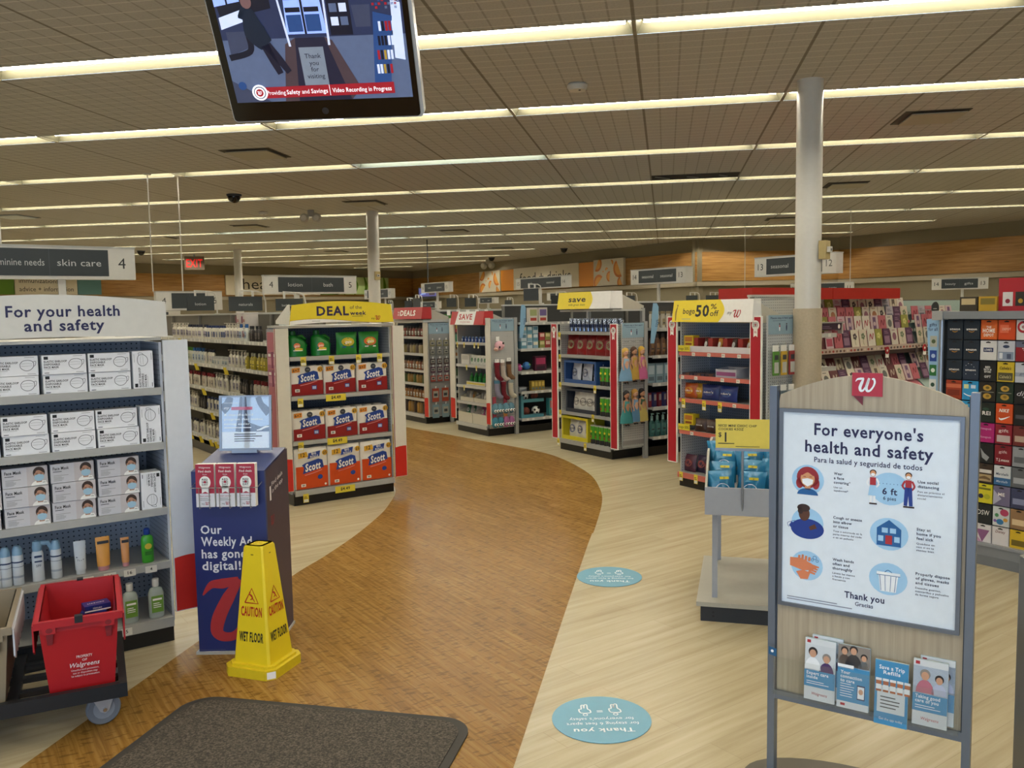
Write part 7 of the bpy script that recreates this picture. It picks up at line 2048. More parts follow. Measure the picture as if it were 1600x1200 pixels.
aisle_sign('large white aisle sign 4, feminine needs and skin care, over the face masks', -4.72, 5.107, 46, 1.15, 1.932, 2.17, '3', 'feminine needs', 'skin care', '4', pole=0.57, rods=(0.25,), foot=1.6)
aisle_sign('white aisle sign reading 4 lotion bath 5 behind the DEAL board', -4.265, 8.749, 46, 1.09, 1.879, 2.082, '4', 'lotion', 'bath', '5', pole=0.35, depth=0.06)
aisle_sign('white aisle sign with 4 and 5 hung on two rods, over the lotion aisle', -6.554, 10.331, 46, 0.86, 1.734, 1.986, '4', '', '', '5', rods=(-0.02, 0.42))
aisle_sign('small white aisle sign 10 peeping past the health and safety board', -9.45, 14.30, 46, 0.75, 1.492, 1.768, '9', 'first aid', 'travel', '10', pole=0.5, foot=1.3)
def sign_on(label, fr, xc, y, w, z0, z1, ln, t1, t2, rn, pole, ang=-46, foot=1.70, depth=0.10, rods=None):
    """a pole sign standing on the top of a shelving run"""
    q = fr.p(xc, y); g = F(q[0], q[1], ang).p(-w * pole, -depth / 2)
    aisle_sign(label, g[0], g[1], ang, w, z0, z1, ln, t1, t2, rn, pole=pole, rods=rods, depth=depth, foot=foot)
RA = F(-5.2, 15.9, -46); RB = F(-6.9, 18.4, -46); RC = F(-8.6, 20.9, -46); RJ = F(-1.9, 17.2, -46)
sign_on('white aisle sign half hidden by the slim middle column', RB, 0.45, 0.62, 1.40, 1.98, 2.19, '18', 'pain', 'cold', '17', 0.72)
sign_on('white aisle sign 16 15 beside the far wall monitor', RA, 0.45, 0.80, 1.08, 2.03, 2.22, '16', 'soda', 'grocery', '15', 0.52)
sign_on('white aisle sign 15 14 candy, in front of the food and drinks sign', FL_, 0.565, 2.36, 1.42, 2.01, 2.20, '15', 'candy', 'seasonal', '14', 0.45, foot=1.68)
sign_on('white aisle sign 14 seasonal seasonal 13 above the yellow save board', F1, 0.465, 3.35, 1.20, 2.03, 2.27, '14', 'seasonal', 'seasonal', '13', 0.46, foot=1.74, depth=0.16)
sign_on('white aisle sign 13 seasonal 12 crossing the big round column', F2, 0.675, 3.42, 1.30, 2.06, 2.325, '13', 'seasonal', 'seasonal', '12', 0.51, foot=1.74, depth=0.14)
aisle_sign('white aisle sign 14 13 high above the greeting cards', 5.396, 19.106, -20, 1.02, 1.938, 2.17, '14', 'beauty', 'gifts', '13', pole=0.55)
aisle_sign('white aisle sign above the red card canopy, past the big column', 2.467, 18.123, -20, 1.19, 1.90, 2.11, '12', 'cards', 'party', '11', rods=(0.94,))
sign_on('tiny far aisle sign under the far wall monitor', RB, 0.45, 1.75, 0.86, 1.74, 1.90, '17', 'snacks', 'chips', '16', 0.5)
sign_on('tiny far aisle sign above the red SAVE board', RA, 0.45, 1.95, 0.62, 1.81, 1.93, '16', 'soap', 'paper', '15', 0.5)
sign_on('tiny far aisle sign before the red card canopy, hung on a thin rod', RJ, 0.45, 4.70, 0.62, 1.88, 2.06, '13', 'decor', '', '', 0.5, rods=(0.42,))
sign_on('tiny far aisle sign peeping out by sign 15 14', RA, 0.45, 3.66, 0.56, 1.86, 2.02, '', 'toys', 'games', '11', 0.5)

# category cards on curved arms
def cat_build(t, w, h):
    def f():
        o = bare('category_sign')
        m = MB(); m.box(-w / 2, -0.006, 0, w / 2, 0.0, h, PANEL)
        if t:
            m.surf((-w / 2, -0.006, 0)).text(t, w / 2, h * .36, h * .20, SGT, align='c', w=min(w * .6, len(t) * h * .12), layer=1)
        part('card', m, o)
        m = MB(); m.tube([(w * .62, 0.02, -0.04), (w * .62, 0.02, h * .70), (w * .56, 0.02, h + 0.03), (w * .40, 0.02, h + 0.055), (-w * .2, 0.02, h + 0.065)], 0.008, FRMW, 6)
        m.box(w * .2, -0.002, h, w * .26, 0.02, h + 0.06, FRMW); m.box(-w * .2, -0.002, h, -w * .14, 0.02, h + 0.07, FRMW); m.box(w * .55, 0.0, -0.05, w * .70, 0.05, -0.035, FRMW)
        part('arm', m, o)
        return o
    return f
for (y, t, w, h, z, lab) in ((3.85, 'lotion', 0.33, 0.18, 1.72, 'dark lotion category card on a curved white arm, farthest along the run'), (2.2, 'naturals', 0.36, 0.155, 1.70, 'dark naturals category card on a curved white arm over the lotion run'), (0.95, 'bath beauty', 0.27, 0.115, 1.69, 'dark bath beauty category card beside the DEAL board')):
    put('cat_' + t, cat_build(t, w, h), lab, 'category sign', FD.p(0.40, y, z), FD.a - 0.05)
for i, (fr, xc, y, zt, lab) in enumerate([(RA, 0.45, 0.36, 1.70, 'over the red DEALS header'), (RA, 0.45, 1.12, 1.70, 'just left of the SAVE header'), (RA, 0.45, 1.55, 1.70, 'right behind the SAVE header'), (RB, 0.45, 3.92, 1.70, 'small, over the SAVE side notice'), (F1, 0.465, 0.97, 1.74, 'above the toy boxes'), (FL_, 0.565, 2.75, 1.68, 'beside the pole of sign 15 14'), (RA, 0.45, 4.0, 1.70, 'past sign 15 14'), (RJ, 0.45, 3.0, 1.70, 'above the bogo board'), (RJ, 0.45, 3.62, 1.70, 'second above the bogo board'), (RC, 0.45, 1.65, 1.70, 'by the slim middle column'), (RB, 0.45, 1.2, 1.70, 'deep beyond the slim column'), (RJ, 0.45, 1.2, 1.70, 'behind the yellow save header')]):
    put('cat_small', cat_build('', 0.30, 0.17), 'small dark category card on a white arm, %s' % lab, 'category sign', fr.p(xc - 0.02, y, zt + 0.05), math.radians(-46 + (i % 3) * 8), 'dark category cards far back')

# ---------------------------------------------------------------- more shelving runs beyond, tops showing
def far_run(label, x, y, ang, length, ztop, col):
    fr = F(x, y, ang); o = thing('gondola_shelf', label, 'shelving', (x, y, 0), fr.a)
    m = MB(); m.box(0.0, 0, 0, 0.9, length, 0.1, KICK); part('kick_base', m, o)
    m = MB(); m.box(0.42, 0, 0.1, 0.48, length, ztop, col); part('back_panel', m, o)
    m = MB(); m.box(0.40, -0.01, ztop, 0.50, length, ztop + 0.02, SHW); part('top_cap', m, o)
    for z in (0.3, 0.65, 1.0, 1.32):
        q = bare('shelf'); q.parent = o
        m = MB(); m.box(0.0, 0.01, z - 0.02, 0.42, length - 0.01, z, SHW); m.box(0.48, 0.01, z - 0.02, 0.9, length - 0.01, z, SHW); part('deck', m, q)
    m = MB(); m.box(0.0, -0.02, 0.1, 0.9, -0.0, ztop, mat('a39d8c', 0.5)); part('end_panel', m, o)
    return o
FARB = mat('8d8877', 0.6)
for lab, x, y, ang, L, zt in (('tall beige shelving run beyond the red SAVE endcap', -5.2, 15.9, -46, 6.0, 1.68), ('beige shelving run deep behind the DEALS endcap', -6.9, 18.4, -46, 6.5, 1.68), ('beige shelving run at the far middle of the store', -8.6, 20.9, -46, 6.5, 1.68), ('beige shelving run before the far corner', -10.4, 23.5, -46, 6.0, 1.68), ('beige shelving run left of the far column', -11.0, 17.0, 46, 6.0, 1.62), ('beige shelving run deep on the lotion side', -8.4, 12.1, 46, 6.0, 1.62), ('beige shelving run behind the card department', 2.2, 16.2, -20, 3.5, 1.70), ('beige shelving run far behind the gift cards', 5.0, 17.2, -20, 3.0, 1.70), ('beige shelving run beyond the yellow save endcap', -1.9, 17.2, -46, 5.0, 1.68)):
    far_run(lab, x, y, ang, L, zt, FARB)
# small monitor on the far wall
o = thing('wall_monitor', 'small monitor with a purple picture on the far wall under the wood band', 'monitor', (-6.32, 21.72, 2.0), math.radians(-40))
m = MB(); m.box(0, 0, 0, 0.85, 0.05, 0.30, BLACK); part('case', m, o)
m = MB(); s = m.surf((0, 0, 0)); s.rect(0.04, 0.06, 0.81, 0.27, scr('5a5a9a', 0.5), 1); s.poly([(0.1, 0.10), (0.3, 0.25), (0.35, 0.12)], scr('8fa8ea', 0.6), 2); s.rect(0.5, 0.09, 0.75, 0.2, scr('4c3d44', 0.5), 2); part('screen', m, o)
m = MB(); m.tube([(0.42, 0.03, 0.30), (0.42, 0.03, 1.5)], 0.015, DGREY); part('drop_pole', m, o)

# ================================================================ greeting cards
FG = F(2.240, 10.463, 46)
GC = thing('card_display', 'tall tiered greeting card display with red canopy, partly behind the big column', 'card display', FG.p(0, 0, 0), FG.a)
PNK = mat('b8626c', 0.6); MINT = mat('8fa39a', 0.5)
m = MB(); m.box(-2.1, 0.30, 0.0, 2.64, 0.38, 1.7075, mat('5a4a4a', 0.6)); part('back_panel', m, GC)
m = MB(); m.box(-2.1, -0.40, 0, 2.64, 0.30, 0.12, KICK); part('kick_base', m, GC)
m = MB(); m.prism([(0.18, 1.696), (0.02, 1.156), (0.02, 1.121), (0.18, 1.121)], 'x', -2.1, 1.058, PNK); part('tier_panel', m, GC)
m = MB(); m.prism([(0.18, 1.696), (0.02, 1.156), (0.02, 1.121), (0.18, 1.121)], 'x', 1.0925, 2.64, MINT); part('tier_panel', m, GC)
for x in (-2.1, 1.058, 2.62):
    m = MB(); m.prism([(0.20, 1.7075), (-0.04, 1.133), (-0.04, 1.0635), (0.20, 1.0635)], 'x', x, x + 0.03, mat('4a3f40', 0.5)); part('divider', m, GC)
m = MB(); m.box(-2.1, -0.02, 1.075, 2.64, 0.30, 1.119, mat('3a2a2c', 0.5)); part('ledge', m, GC)
m = MB(); m.box(-2.1, -0.035, 1.121, 2.64, -0.02, 1.176, mat('b9a89c', 0.5)); s = m.surf((-2.1, -0.035, 1.121)); rr = random.Random(9)
for i in range(68):
    s.ell(0.1 + i * 0.068, 0.024, 0.022, 0.014, mat(rr.choice(['7a5a4a', 'a8483f', 'd0c0b0', '5a4a50']), 0.6), 1, 8)
part('front_rail', m, GC)
m = MB(); m.prism([(0.28, 1.04), (-0.36, 0.465), (-0.36, 0.4), (0.28, 0.4)], 'x', -2.1, 1.058, PNK); part('lower_tier_panel', m, GC)
m = MB(); m.prism([(0.28, 1.04), (-0.36, 0.465), (-0.36, 0.4), (0.28, 0.4)], 'x', 1.0925, 2.64, MINT); part('lower_tier_panel', m, GC)
m = MB(); m.box(-2.05, -0.05, 1.721, -0.69, 0.38, 1.843, mat('a82018', 0.4)); m.box(-0.684, -0.05, 1.721, 0.655, 0.38, 1.843, mat('a82018', 0.4)); part('canopy', m, GC)
m = MB(); m.box(-1.035, -0.07, 1.3855, -0.552, -0.05, 1.46, mat('2c1830', 0.5)); s = m.surf((-1.035, -0.07, 1.3855)); s.ell(0.44, 0.037, 0.02, 0.025, PAPER, 1); s.lines(0.14, 0.035, 0.17, 2, 0.017, mat('7a6a80', 0.5), 0.4); m.box(-1.035, -0.075, 1.46, -0.483, -0.03, 1.474, GREY); m.box(-0.506, -0.05, 1.34, -0.483, 0.12, 1.46, LGREY); m.box(-1.035, -0.05, 1.365, -1.01, 0.15, 1.3855, GREY); part('header', m, GC)
m = MB(); m.box(1.07, -0.05, 1.133, 2.64, -0.045, 1.2475, CL); part('clear_rail', m, GC)
for z, y in ((1.541, 0.088), (1.437, 0.054), (1.334, 0.020)):
    for x0, x1, c in ((-2.1, 1.055, PNK), (1.095, 2.62, mat('a9b0a6', 0.5))):
        m = MB(); m.box(x0, y - 0.006, z - 0.012, x1, y - 0.001, z + 0.022, c); m.box(x0, y - 0.001, z - 0.012, x1, y + 0.05, z - 0.008, c); part('tier_lip', m, GC)
def gcard(c, c2, style):
    def f():
        m = MB(); w, h = 0.146, 0.196
        m.box(0, 0, 0, w, 0.004, h, mat(c, 0.55)); s = m.surf((0, 0, 0)); K = mat(c2, 0.55)
        if style == 0:
            s.ell(w * .5, h * .5, w * .3, h * .24, K, 1, 14); s.lines(w * .2, h * .86, w * .6, 1, h * .08, K, 0.5)
        elif style == 1:
            s.rect(w * .12, h * .12, w * .88, h * .55, K, 1); s.lines(w * .2, h * .8, w * .6, 2, h * .1, K, 0.4)
        elif style == 2:
            for a in range(5):
                s.ell(w * .5 + w * .16 * math.cos(a * 1.257), h * .6 + w * .16 * math.sin(a * 1.257), w * .11, w * .11, K, 1, 10)
            s.ribbon([(w * .5, h * .5), (w * .46, h * .3), (w * .52, h * .1)], [0.006] * 3, mat('6a7a4a', 0.6), 1, 3)
        elif style == 3:
            s.ribbon([(w * .2, h * .3), (w * .4, h * .7), (w * .6, h * .4), (w * .8, h * .75)], [0.008, 0.02, 0.012, 0.02], K, 1, 4)
        else:
            s.rect(w * .3, h * .1, w * .7, h * .9, K, 1); s.ell(w * .5, h * .5, w * .16, h * .13, mat(c, 0.55), 2, 12)
        return bare('greeting_card', m)
    return f
CARDS = [('c9bfb2', '8a5a6a', 0), ('c4a8b0', 'b04a60', 1), ('cfc6b4', '3a3034', 2), ('b8616a', '7a2430', 3), ('bfa6a8', '6a4a70', 4), ('cdc3b0', 'a8704a', 0), ('a8a0a8', '6a6a7a', 1), ('c9bba8', '6a7a5a', 2), ('d0c8bc', 'a83a48', 3), ('c0b29a', '5a4a3a', 4), ('8c8a3a', 'c9c27a', 2), ('4f2a4a', '8a6a80', 1), ('c6beb0', '5f5f5c', 0), ('5a2428', 'b0a090', 3)]
rr = random.Random(31)
def card_row(row, z, y, xs, nm, lean):
    for i, x in enumerate(xs):
        k = rr.randrange(len(CARDS))
        if row == 3 and 0.09 < x < 0.41:
            k = 10 if x < 0.25 else 11
        c = CARDS[k]
        what = {0: 'oval', 1: 'block', 2: 'flower', 3: 'scribble', 4: 'stripe'}[c[2]]
        put('gc%d' % k, gcard(*c), 'greeting card with a %s motif, %s along the %s tier of cards' % (what, nth(i), nm), 'greeting card', FG.p(x, y, z), FG.a + rr.uniform(-.04, .04), 'greeting cards on the tiers', rx=math.radians(-lean))
pitch = 0.163
xsA = [-0.92 + pitch * i for i in range(12)]; xsB = [1.14 + pitch * i for i in range(6)]
card_row(0, 1.541, 0.092, xsA, 'top', 9)
card_row(1, 1.437, 0.058, [x + 0.03 for x in xsA] + xsB, 'second', 9)
card_row(2, 1.334, 0.024, [x - 0.02 for x in xsA] + [x + 0.02 for x in xsB], 'third', 9)
card_row(3, 1.179, -0.022, [x + 0.01 for x in xsA] + [x - 0.01 for x in xsB], 'fourth', 9)
card_row(4, 0.874, 0.03, xsA + xsB, 'first lower', 20)
card_row(5, 0.753, -0.10, [x + 0.04 for x in xsA] + xsB, 'second lower', 20)
for x, nm in ((0.414, 'under the fourth tier of cards'), (1.242, 'nearer the gift cards')):
    def talk():
        m = MB(); m.prism([(0.045 * math.cos(a * PI / 8), 0.045 * math.sin(a * PI / 8)) for a in range(16)], 'y', -0.002, 0.002, mat('a81f2c', 0.5)); m.prism([(-0.035, -0.085), (0.035, -0.085), (0.03, -0.03), (-0.03, -0.03)], 'y', -0.001, 0.003, PAPER); m.surf((0, -0.002, 0)).ell(0, 0, 0.016, 0.014, PAPER, 1)
        return bare('shelf_talker', m)
    put('talk', talk, 'red drop-shaped shelf talker hanging %s' % nm, 'shelf sign', FG.p(x, -0.045, 1.116), FG.a)
o = thing('disc_sign', 'dark grey round hanging sign above the end of the card display', 'sign', FG.p(1.365, -0.10, 1.5925), FG.a)
m = MB(); m.prism([(0.085 * math.cos(a * PI / 12), 0.085 * math.sin(a * PI / 12)) for a in range(24)], 'y', -0.004, 0.004, PANEL); m.surf((0, -0.004, 0)).lines(-0.06, -0.004, 0.12, 1, 0.016, SGT, 0.5); part('disc', m, o)
m = MB(); m.box(-0.006, 0.004, -0.02, 0.006, 0.42, -0.01, GREY); part('arm', m, o)

# ================================================================ gift card rack
FR_ = F(1.944, 5.807, -46)
GR = thing('gift_card_rack', 'silver framed gift card rack full of cards beside the health sign', 'card rack', FR_.p(0, 0, 0), FR_.a)
SIL = mat('a3a9b0', 0.3, 0.6); RKB = mat('24282c', 0.5)
NC = 7; PX = 0.107; PZ = 0.129; X0 = -0.237; Z0 = 1.543
XR = X0 + NC * PX
m = MB(); m.box(-0.30, 0.05, 0.15, XR + 0.03, 0.08, 1.56, RKB); part('back_panel', m, GR)
for r in range(1, 12):
    m = MB(); m.box(X0 - 0.005, 0.036, Z0 - PZ * r + 0.003, XR, 0.050, Z0 - PZ * r + 0.010, RKB); part('pocket_rail', m, GR)
m = MB(); m.tube([(-0.275, 0.02, 0.02), (-0.275, 0.02, 1.56)], 0.016, SIL, 10); part('post', m, GR)
m = MB(); m.box(-0.30, -0.01, 1.552, XR + 0.03, 0.07, 1.60, SIL); m.box(-0.32, -0.02, 1.545, -0.25, 0.08, 1.605, GREY); part('top_bar', m, GR)
m = MB(); m.box(-0.32, 0.0, 0.0, XR + 0.03, 0.6, 0.062, mat('6f7276', 0.45)); m.box(-0.32, 0.004, 0.062, XR + 0.03, 0.6, 0.125, mat('7d8084', 0.45)); m.box(-0.32, -0.008, 0.125, XR + 0.03, 0.6, 0.142, mat('8f9296', 0.4)); m.surf((0.10, -0.0, 0.1425), (1, 0, 0), (0, 1, 0)).rect(0.0, 0.008, 0.3, 0.04, mat('b0aea6', 0.5), 1); part('base', m, GR)
m = MB(); m.box(0.075, 0.03, 1.60, XR + 0.02, 0.05, 1.80, mat('a8202c', 0.45)); s = m.surf((0.075, 0.03, 1.60))
s.text('Great gifts', 0.205, 0.145, 0.034, PAPER, w=0.27, bold=2)
for i, (c, d) in enumerate((('d0ccc8', '8a2438'), ('26241f', 'b08a2a'), ('c9a82a', '4a4a2a'), ('2a5a9c', 'd0ccc8'))):
    s.rect(0.025 + 0.075 * i, 0.03, 0.085 + 0.075 * i, 0.115, mat(c, 0.5), 1); s.ell(0.055 + 0.075 * i, 0.06, 0.014, 0.014, mat(d, 0.5), 2)
part('header_board', m, GR)
sp = bare('side_sign'); sp.parent = GR
m = MB(); pts = [(-0.385, 1.55), (-0.295, 1.56), (-0.285, 0.95), (-0.34, 0.93)]; m.prism(pts, 'y', 0.03, 0.034, mat('8fb2cf', 0.5)); s = m.surf((-0.385, 0.03, 0.93)); s.text('gifts', 0.046, 0.575, 0.022, INK, w=0.05, align='c', bold=1); s.text('for all', 0.046, 0.545, 0.022, INK, w=0.06, align='c', bold=1)
for i, (c, d) in enumerate((('a8a89a', '4a5a3a'), ('1f3f8c', 'a9b9d8'), ('1f6a34', 'd0d8d0'), ('c9ccc8', '2a4a3a'))):
    z = 0.475 - 0.095 * i; s.rect(0.028, z - 0.036, 0.075, z + 0.036, mat(c, 0.5), 1); s.ell(0.052, z, 0.014, 0.014, mat(d, 0.5), 2, 12)
part('card', m, sp)
def giftc(base, draw):
    def f():
        m = MB(); w, h = 0.100, 0.121
        m.box(0, 0, 0, w, 0.012, h, mat(base, 0.4)); s = m.surf((0, 0, 0))
        s.rect(w * .36, h - 0.014, w * .64, h - 0.007, BLACK, 5); s.ell(w * .5, h - 0.008, w * .08, 0.004, BLACK, 5, 10)
        draw(s, w, h)
        return bare('gift_card', m)
    return f
def T(t, z=.45, hh=.13, c='e6e4de', ww=.7, bold=2, extra=None, italic=0.0):
    def d(s, w, h):
        s.text(t, w / 2, h * z, h * hh, mat(c, 0.5), w=w * ww, align='c', bold=bold, italic=italic, layer=3)
        if extra:
            extra(s, w, h)
    return d
def R(*rs):
    def d(s, w, h):
        for i, (x0, y0, x1, y1, c) in enumerate(rs):
            s.rect(w * x0, h * y0, w * x1, h * y1, mat(c, 0.45), 1 + (i > 0))
    return d
def E(*es):
    def d(s, w, h):
        for i, (x, y, a, b, c) in enumerate(es):
            s.ell(w * x, h * y, w * a, h * b, mat(c, 0.45), 1 + (i > 0), 16)
    return d
def both(*ds):
    def d(s, w, h):
        for q in ds:
            q(s, w, h)
    return d
smile = lambda s, w, h: s.ribbon([(w * .32, h * .42), (w * .5, h * .37), (w * .68, h * .42)], [0.003, 0.004, 0.002], mat('c98a2a', 0.5), 3, 3)
AMZ = ('1c2733', T('amazon', .47, .12, ww=.66, extra=smile), 'black amazon gift card')
stars = lambda s, w, h: [s.ell(w * a, h * b, w * .025, h * .02, mat('d0d4d8', .5), 2, 8) for a, b in ((.2, .75), (.35, .85), (.55, .80), (.7, .68), (.2, .3), (.8, .3))]
FISH = both(E((.5, .70, .26, .15, 'b8923a'), (.52, .71, .12, .07, '6a5a2a'), (.5, .27, .26, .15, 'b8923a'), (.52, .28, .12, .07, '6a5a2a')), R((.1, .47, .9, .50, '8a8a80')))
GRID = [
    [AMZ, AMZ, ('c9581e', both(R((.08, .08, .92, .72, 'd06a2a')), T('HOME', .36, .20, ww=.74, bold=3), T('THE', .58, .11, ww=.3), T('DEPOT', .16, .14, ww=.6)), 'orange Home Depot gift card'), ('c9481e', both(R((.1, .35, .62, .75, 'd86a4a')), T('DEPOT', .48, .12, 'e0b0a0', .5)), 'plain orange red gift card'), ('c9c6c4', E((.4, .65, .36, .30, 'a81f2c'), (.4, .65, .22, .18, 'd8d6d4'), (.4, .65, .10, .08, 'a81f2c')), 'white gift card with a red bullseye'), AMZ],
    [AMZ, AMZ, ('cfcdca', both(R((.2, .42, .8, .64, '1f2f5c')), T("LOWE'S", .47, .12, ww=.46)), "white Lowe's gift card"), ('b9bcc4', both(R((.05, .05, .95, .45, '7f8ca0'), (.1, .1, .3, .4, 'd0d4d8'), (.55, .1, .8, .35, '46526a')), E((.5, .72, .2, .08, '34405c'))), 'pale gift card with a town photograph'), ('8a1c26', both(R((0, .7, 1, 1, '5f6478')), T('*', .40, .30, ww=.25)), 'dark red gift card with a white star'), AMZ],
    [AMZ, ('243042', both(T('amazon', .47, .12, ww=.66), stars), 'dark amazon gift card sprinkled with stars'), ('15171a', both(T('BED', .66, .10, ww=.3), T('BATH &', .54, .10, ww=.46), T('BEYOND', .42, .10, ww=.4), T('GIFT', .16, .12, ww=.4)), 'black gift card with stacked white words'), ('c4a92c', both(R((.06, .06, .94, .46, '4f4a30')), T("Cabela's", .62, .16, '2a2a1e', .7, 1, None, .3), T("Cabela's", .18, .16, 'b8ac80', .7, 1, None, .3)), "yellow and olive Cabela's gift card"), ('b9bcc4', both(R((.0, .3, 1, .5, '8f97a8')), T('gift', .4, .14, '5a6070', .5, 0, None, .3)), 'silver grey gift card'), AMZ],
    [('9a3a22', R((.0, .6, 1, .8, 'c96a4a'), (.1, .2, .9, .5, '7a2a1a')), 'rust gift card half behind the sign'), ('2f8fc4', both(R((.1, .6, .4, .82, 'c9cf9a'), (.55, .62, .85, .8, 'c9d8e6')), lambda s, w, h: s.ribbon([(w * .1, h * .34), (w * .5, h * .22), (w * .9, h * .34)], [.004, .007, .003], PWH, 3, 4), R((.5, .08, .9, .2, '8a2a3a'))), 'bright blue gift card with a white smile'), ('26221e', FISH, 'black gift card with two golden fish'), ('1e2f26', FISH, 'dark green gift card with two golden fish'), ('17181b', T('diy', .40, .26, 'c9c6cc', .7, 0, None, .3), 'black gift card with script lettering'), AMZ],
    [None, ('2f8fc4', both(R((.1, .6, .4, .82, 'c9cf9a'), (.55, .62, .85, .8, 'c9d8e6')), lambda s, w, h: s.ribbon([(w * .1, h * .34), (w * .5, h * .22), (w * .9, h * .34)], [.004, .007, .003], PWH, 3, 4), R((.5, .08, .9, .2, '8a2a3a'))), 'second bright blue gift card, half hidden by the sign post'), ('1a2420', both(T('REI', .36, .20, ww=.5), E((.45, .66, .2, .08, '2f4a3a'))), 'dark green REI gift card'), ('c94f22', both(T('NIKE', .58, .17, ww=.62, bold=3, italic=.3), lambda s, w, h: s.ribbon([(w * .2, h * .28), (w * .35, h * .2), (w * .85, h * .38)], [.003, .012, .002], PWH, 3, 4)), 'orange gift card with a white swoosh'), ('17181b', R((.1, .3, .9, .5, '4a4a50')), 'black gift card at the frame edge'), None],
    [None, ('3a2350', both(R((.0, .05, 1, .42, 'b9b6bc')), T('wayfair', .62, .14, ww=.6), T('wayfair', .18, .12, '4a3a5c', .5)), 'purple and grey wayfair gift card'), ('a81f6c', both(T('Homegoods', .66, .11, 'd8a0c0', .66), T('Homegoods', .22, .11, 'd8a0c0', .66)), 'magenta gift card'), ('8a1c2c', both(R((.1, .1, .9, .45, 'b9aaa8')), T('gift', .62, .16, 'd0b8b8', .6)), 'crimson gift card with a grey block'), ('6a2a2a', R((.1, .2, .9, .5, 'b09a8a')), 'maroon gift card at the frame edge'), None],
    [None, ('26305c', both(R((.0, .55, .95, .68, 'c9ccd8'), (.0, .06, .95, .48, 'b9c0d0')), lambda s, w, h: (s.ell(w * .38, h * .27, w * .14, h * .08, DKB, 3, 12), s.ell(w * .62, h * .27, w * .14, h * .08, DKB, 3, 12))), 'navy and white gift card with a blue bow'), ('1c1f22', lambda s, w, h: s.poly([(w * .2, h * .75), (w * .42, h * .5), (w * .75, h * .3), (w * .6, h * .08), (w * .3, h * .25)], mat('8f9296', .4), 2), 'black gift card with a silver tag'), ('7a1a28', both(T('T.J.maxx', .18, .14, ww=.8, bold=2), T('gift', .6, .14, 'c9a8a8', .5)), 'dark red T.J.maxx gift card'), ('8a8d92', R((.1, .2, .9, .5, '5a5d62')), 'grey gift card at the frame edge'), None],
    [None, ('c9c8c6', both(R((.0, .05, 1, .12, '17181b'), (.0, .22, 1, .30, '17181b'), (.0, .40, 1, .47, '17181b')), T('Sephora', .66, .09, '3a3a40', .7, 0)), 'white gift card with black stripes'), ('3a2c26', both(R((.08, .52, .92, .70, 'd0ccc6'), (.08, .08, .92, .44, 'a8926a')), lambda s, w, h: s.ribbon([(w * .15, h * .22), (w * .5, h * .28), (w * .85, h * .2)], [.01, .02, .01], mat('6a5236', .5), 3, 4)), 'brown gift card with a cream band'), ('c6c9cc', both(R((.0, .0, 1, .38, '2f5f8c')), T('Marshalls', .52, .13, '2f3f5c', .76, 1, None, .3), T('Marshalls', .14, .12, 'b9c6d8', .7, 1, None, .3)), 'white over blue gift card'), ('5a5d62', R((.1, .2, .9, .5, '9a9da2')), 'slate gift card at the frame edge'), None],
    [None, ('a01f30', both(T('ULTA', .58, .20, ww=.6), lambda s, w, h: s.ribbon([(0, h * .2), (w * .5, h * .28), (w, h * .42)], [.008, .012, .008], mat('c96a3a', .5), 2, 4)), 'crimson ULTA gift card'), ('c9bf2a', both(E((.3, .35, .16, .12, '2a2a3a'), (.68, .35, .2, .14, 'a8a82a')), R((.1, .7, .9, .8, '6a6a20'))), 'yellow gift card with dark blots'), ('6a6580', both(lambda s, w, h: s.poly([(0, 0), (w * .5, h * .35), (0, h * .8)], mat('a8a6b8', .4), 1), T('ME', .50, .18, ww=.4, bold=1)), 'mauve gift card lettered ME'), ('3a3f5c', R((.1, .2, .9, .5, '7a7f9c')), 'indigo gift card at the frame edge'), None],
    [None, ('cfc8c6', both(lambda s, w, h: s.ribbon([(w * .25, h * .58), (w * .65, h * .60), (w * .72, h * .48), (w * .40, h * .44)], [.006, .012, .012, .004], RED, 2, 4), R((.2, .16, .8, .22, 'c08a8a'))), 'white gift card with a red dash emblem'), ('1d2226', T('DSW', .44, .26, ww=.74, bold=1), 'black DSW gift card'), ('bdc2c2', E((.7, .72, .26, .18, 'a83a5a'), (.25, .55, .12, .10, '4a8a5a'), (.45, .22, .22, .15, '2f6f9c'), (.78, .35, .14, .10, 'c9923a'), (.15, .25, .10, .08, '7a5a9c')), 'white gift card with coloured bubbles'), ('8a6a4a', R((.1, .2, .9, .5, 'c9b08a')), 'tan gift card at the frame edge'), None],
    [None, ('3f6a94', both(R((.0, .0, 1, .35, '2a4f78')), lambda s, w, h: s.poly([(w * .1, h * .85), (w * .5, h * .4), (w * .85, h * .75)], mat('a8866a', .4), 2)), 'blue gift card with a skyline photograph'), ('cfcaca', lambda s, w, h: (s.poly([(w * .05, h * .72), (w * .9, h * .72), (w * .45, h * .05)], mat('8a5a80', .4), 1), s.poly([(0, h * .45), (w * .45, h * .05), (w * .2, 0)], mat('b88aa8', .4), 2)), 'white gift card with a mauve triangle'), ('cfcaca', T('Disney', .70, .15, '6a2a30', .6, 1, None, .2), 'white Disney gift card on the bottom row'), ('c9a82a', R((.1, .2, .9, .5, '6a5a20')), 'golden gift card at the frame edge'), None],
]
place_n = {}
for r, row in enumerate(GRID):
    for c, g in enumerate(row[:5]):
        if g is None:
            continue
        key = 'gift_' + g[2]
        lab = g[2]
        if g is AMZ:
            lab = 'black amazon gift card, %s row, %s from the silver post' % (nth(r), nth(c))
        put(key, giftc(g[0], g[1]), lab + ('' if g is AMZ else ', %s row' % nth(r)), 'gift card', FR_.p(X0 + c * PX, 0.022, Z0 - PZ * (r + 1) + 0.0105), FR_.a, 'gift cards on the rack')
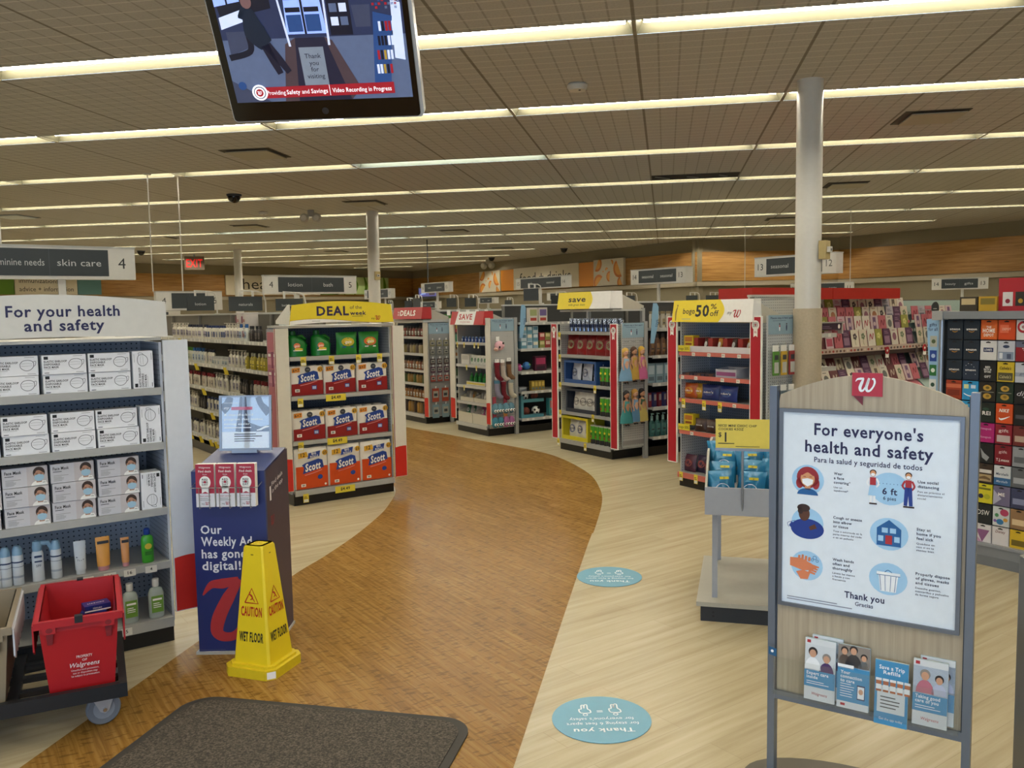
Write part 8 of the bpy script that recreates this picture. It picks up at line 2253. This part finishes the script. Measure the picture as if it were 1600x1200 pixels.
for r, row in enumerate(GRID):
    for c in (5, 6):
        g = [x for x in row if x is not None and x is not AMZ][(r + c) % 2]
        put('gift_' + g[2], giftc(g[0], g[1]), g[2] + ', %s row, %s column' % (nth(r), nth(c)), 'gift card', FR_.p(X0 + c * PX, 0.022, Z0 - PZ * (r + 1) + 0.0105), FR_.a, 'gift cards on the rack')
# stray merchandise glimpsed over the rack
for i, (x, c, d, lab) in enumerate(((-0.10, '3a3226', 'b8a47a', 'dark framed gift box behind the silver top bar'), (0.02, 'b8922a', '7a6a2a', 'golden gift box behind the silver top bar'))):
    put('gbx%d' % i, ubox('gift_box', 0.11, 0.06, 0.09, c, d), lab, 'gift box', FR_.p(x, 0.01, 1.601), FR_.a)
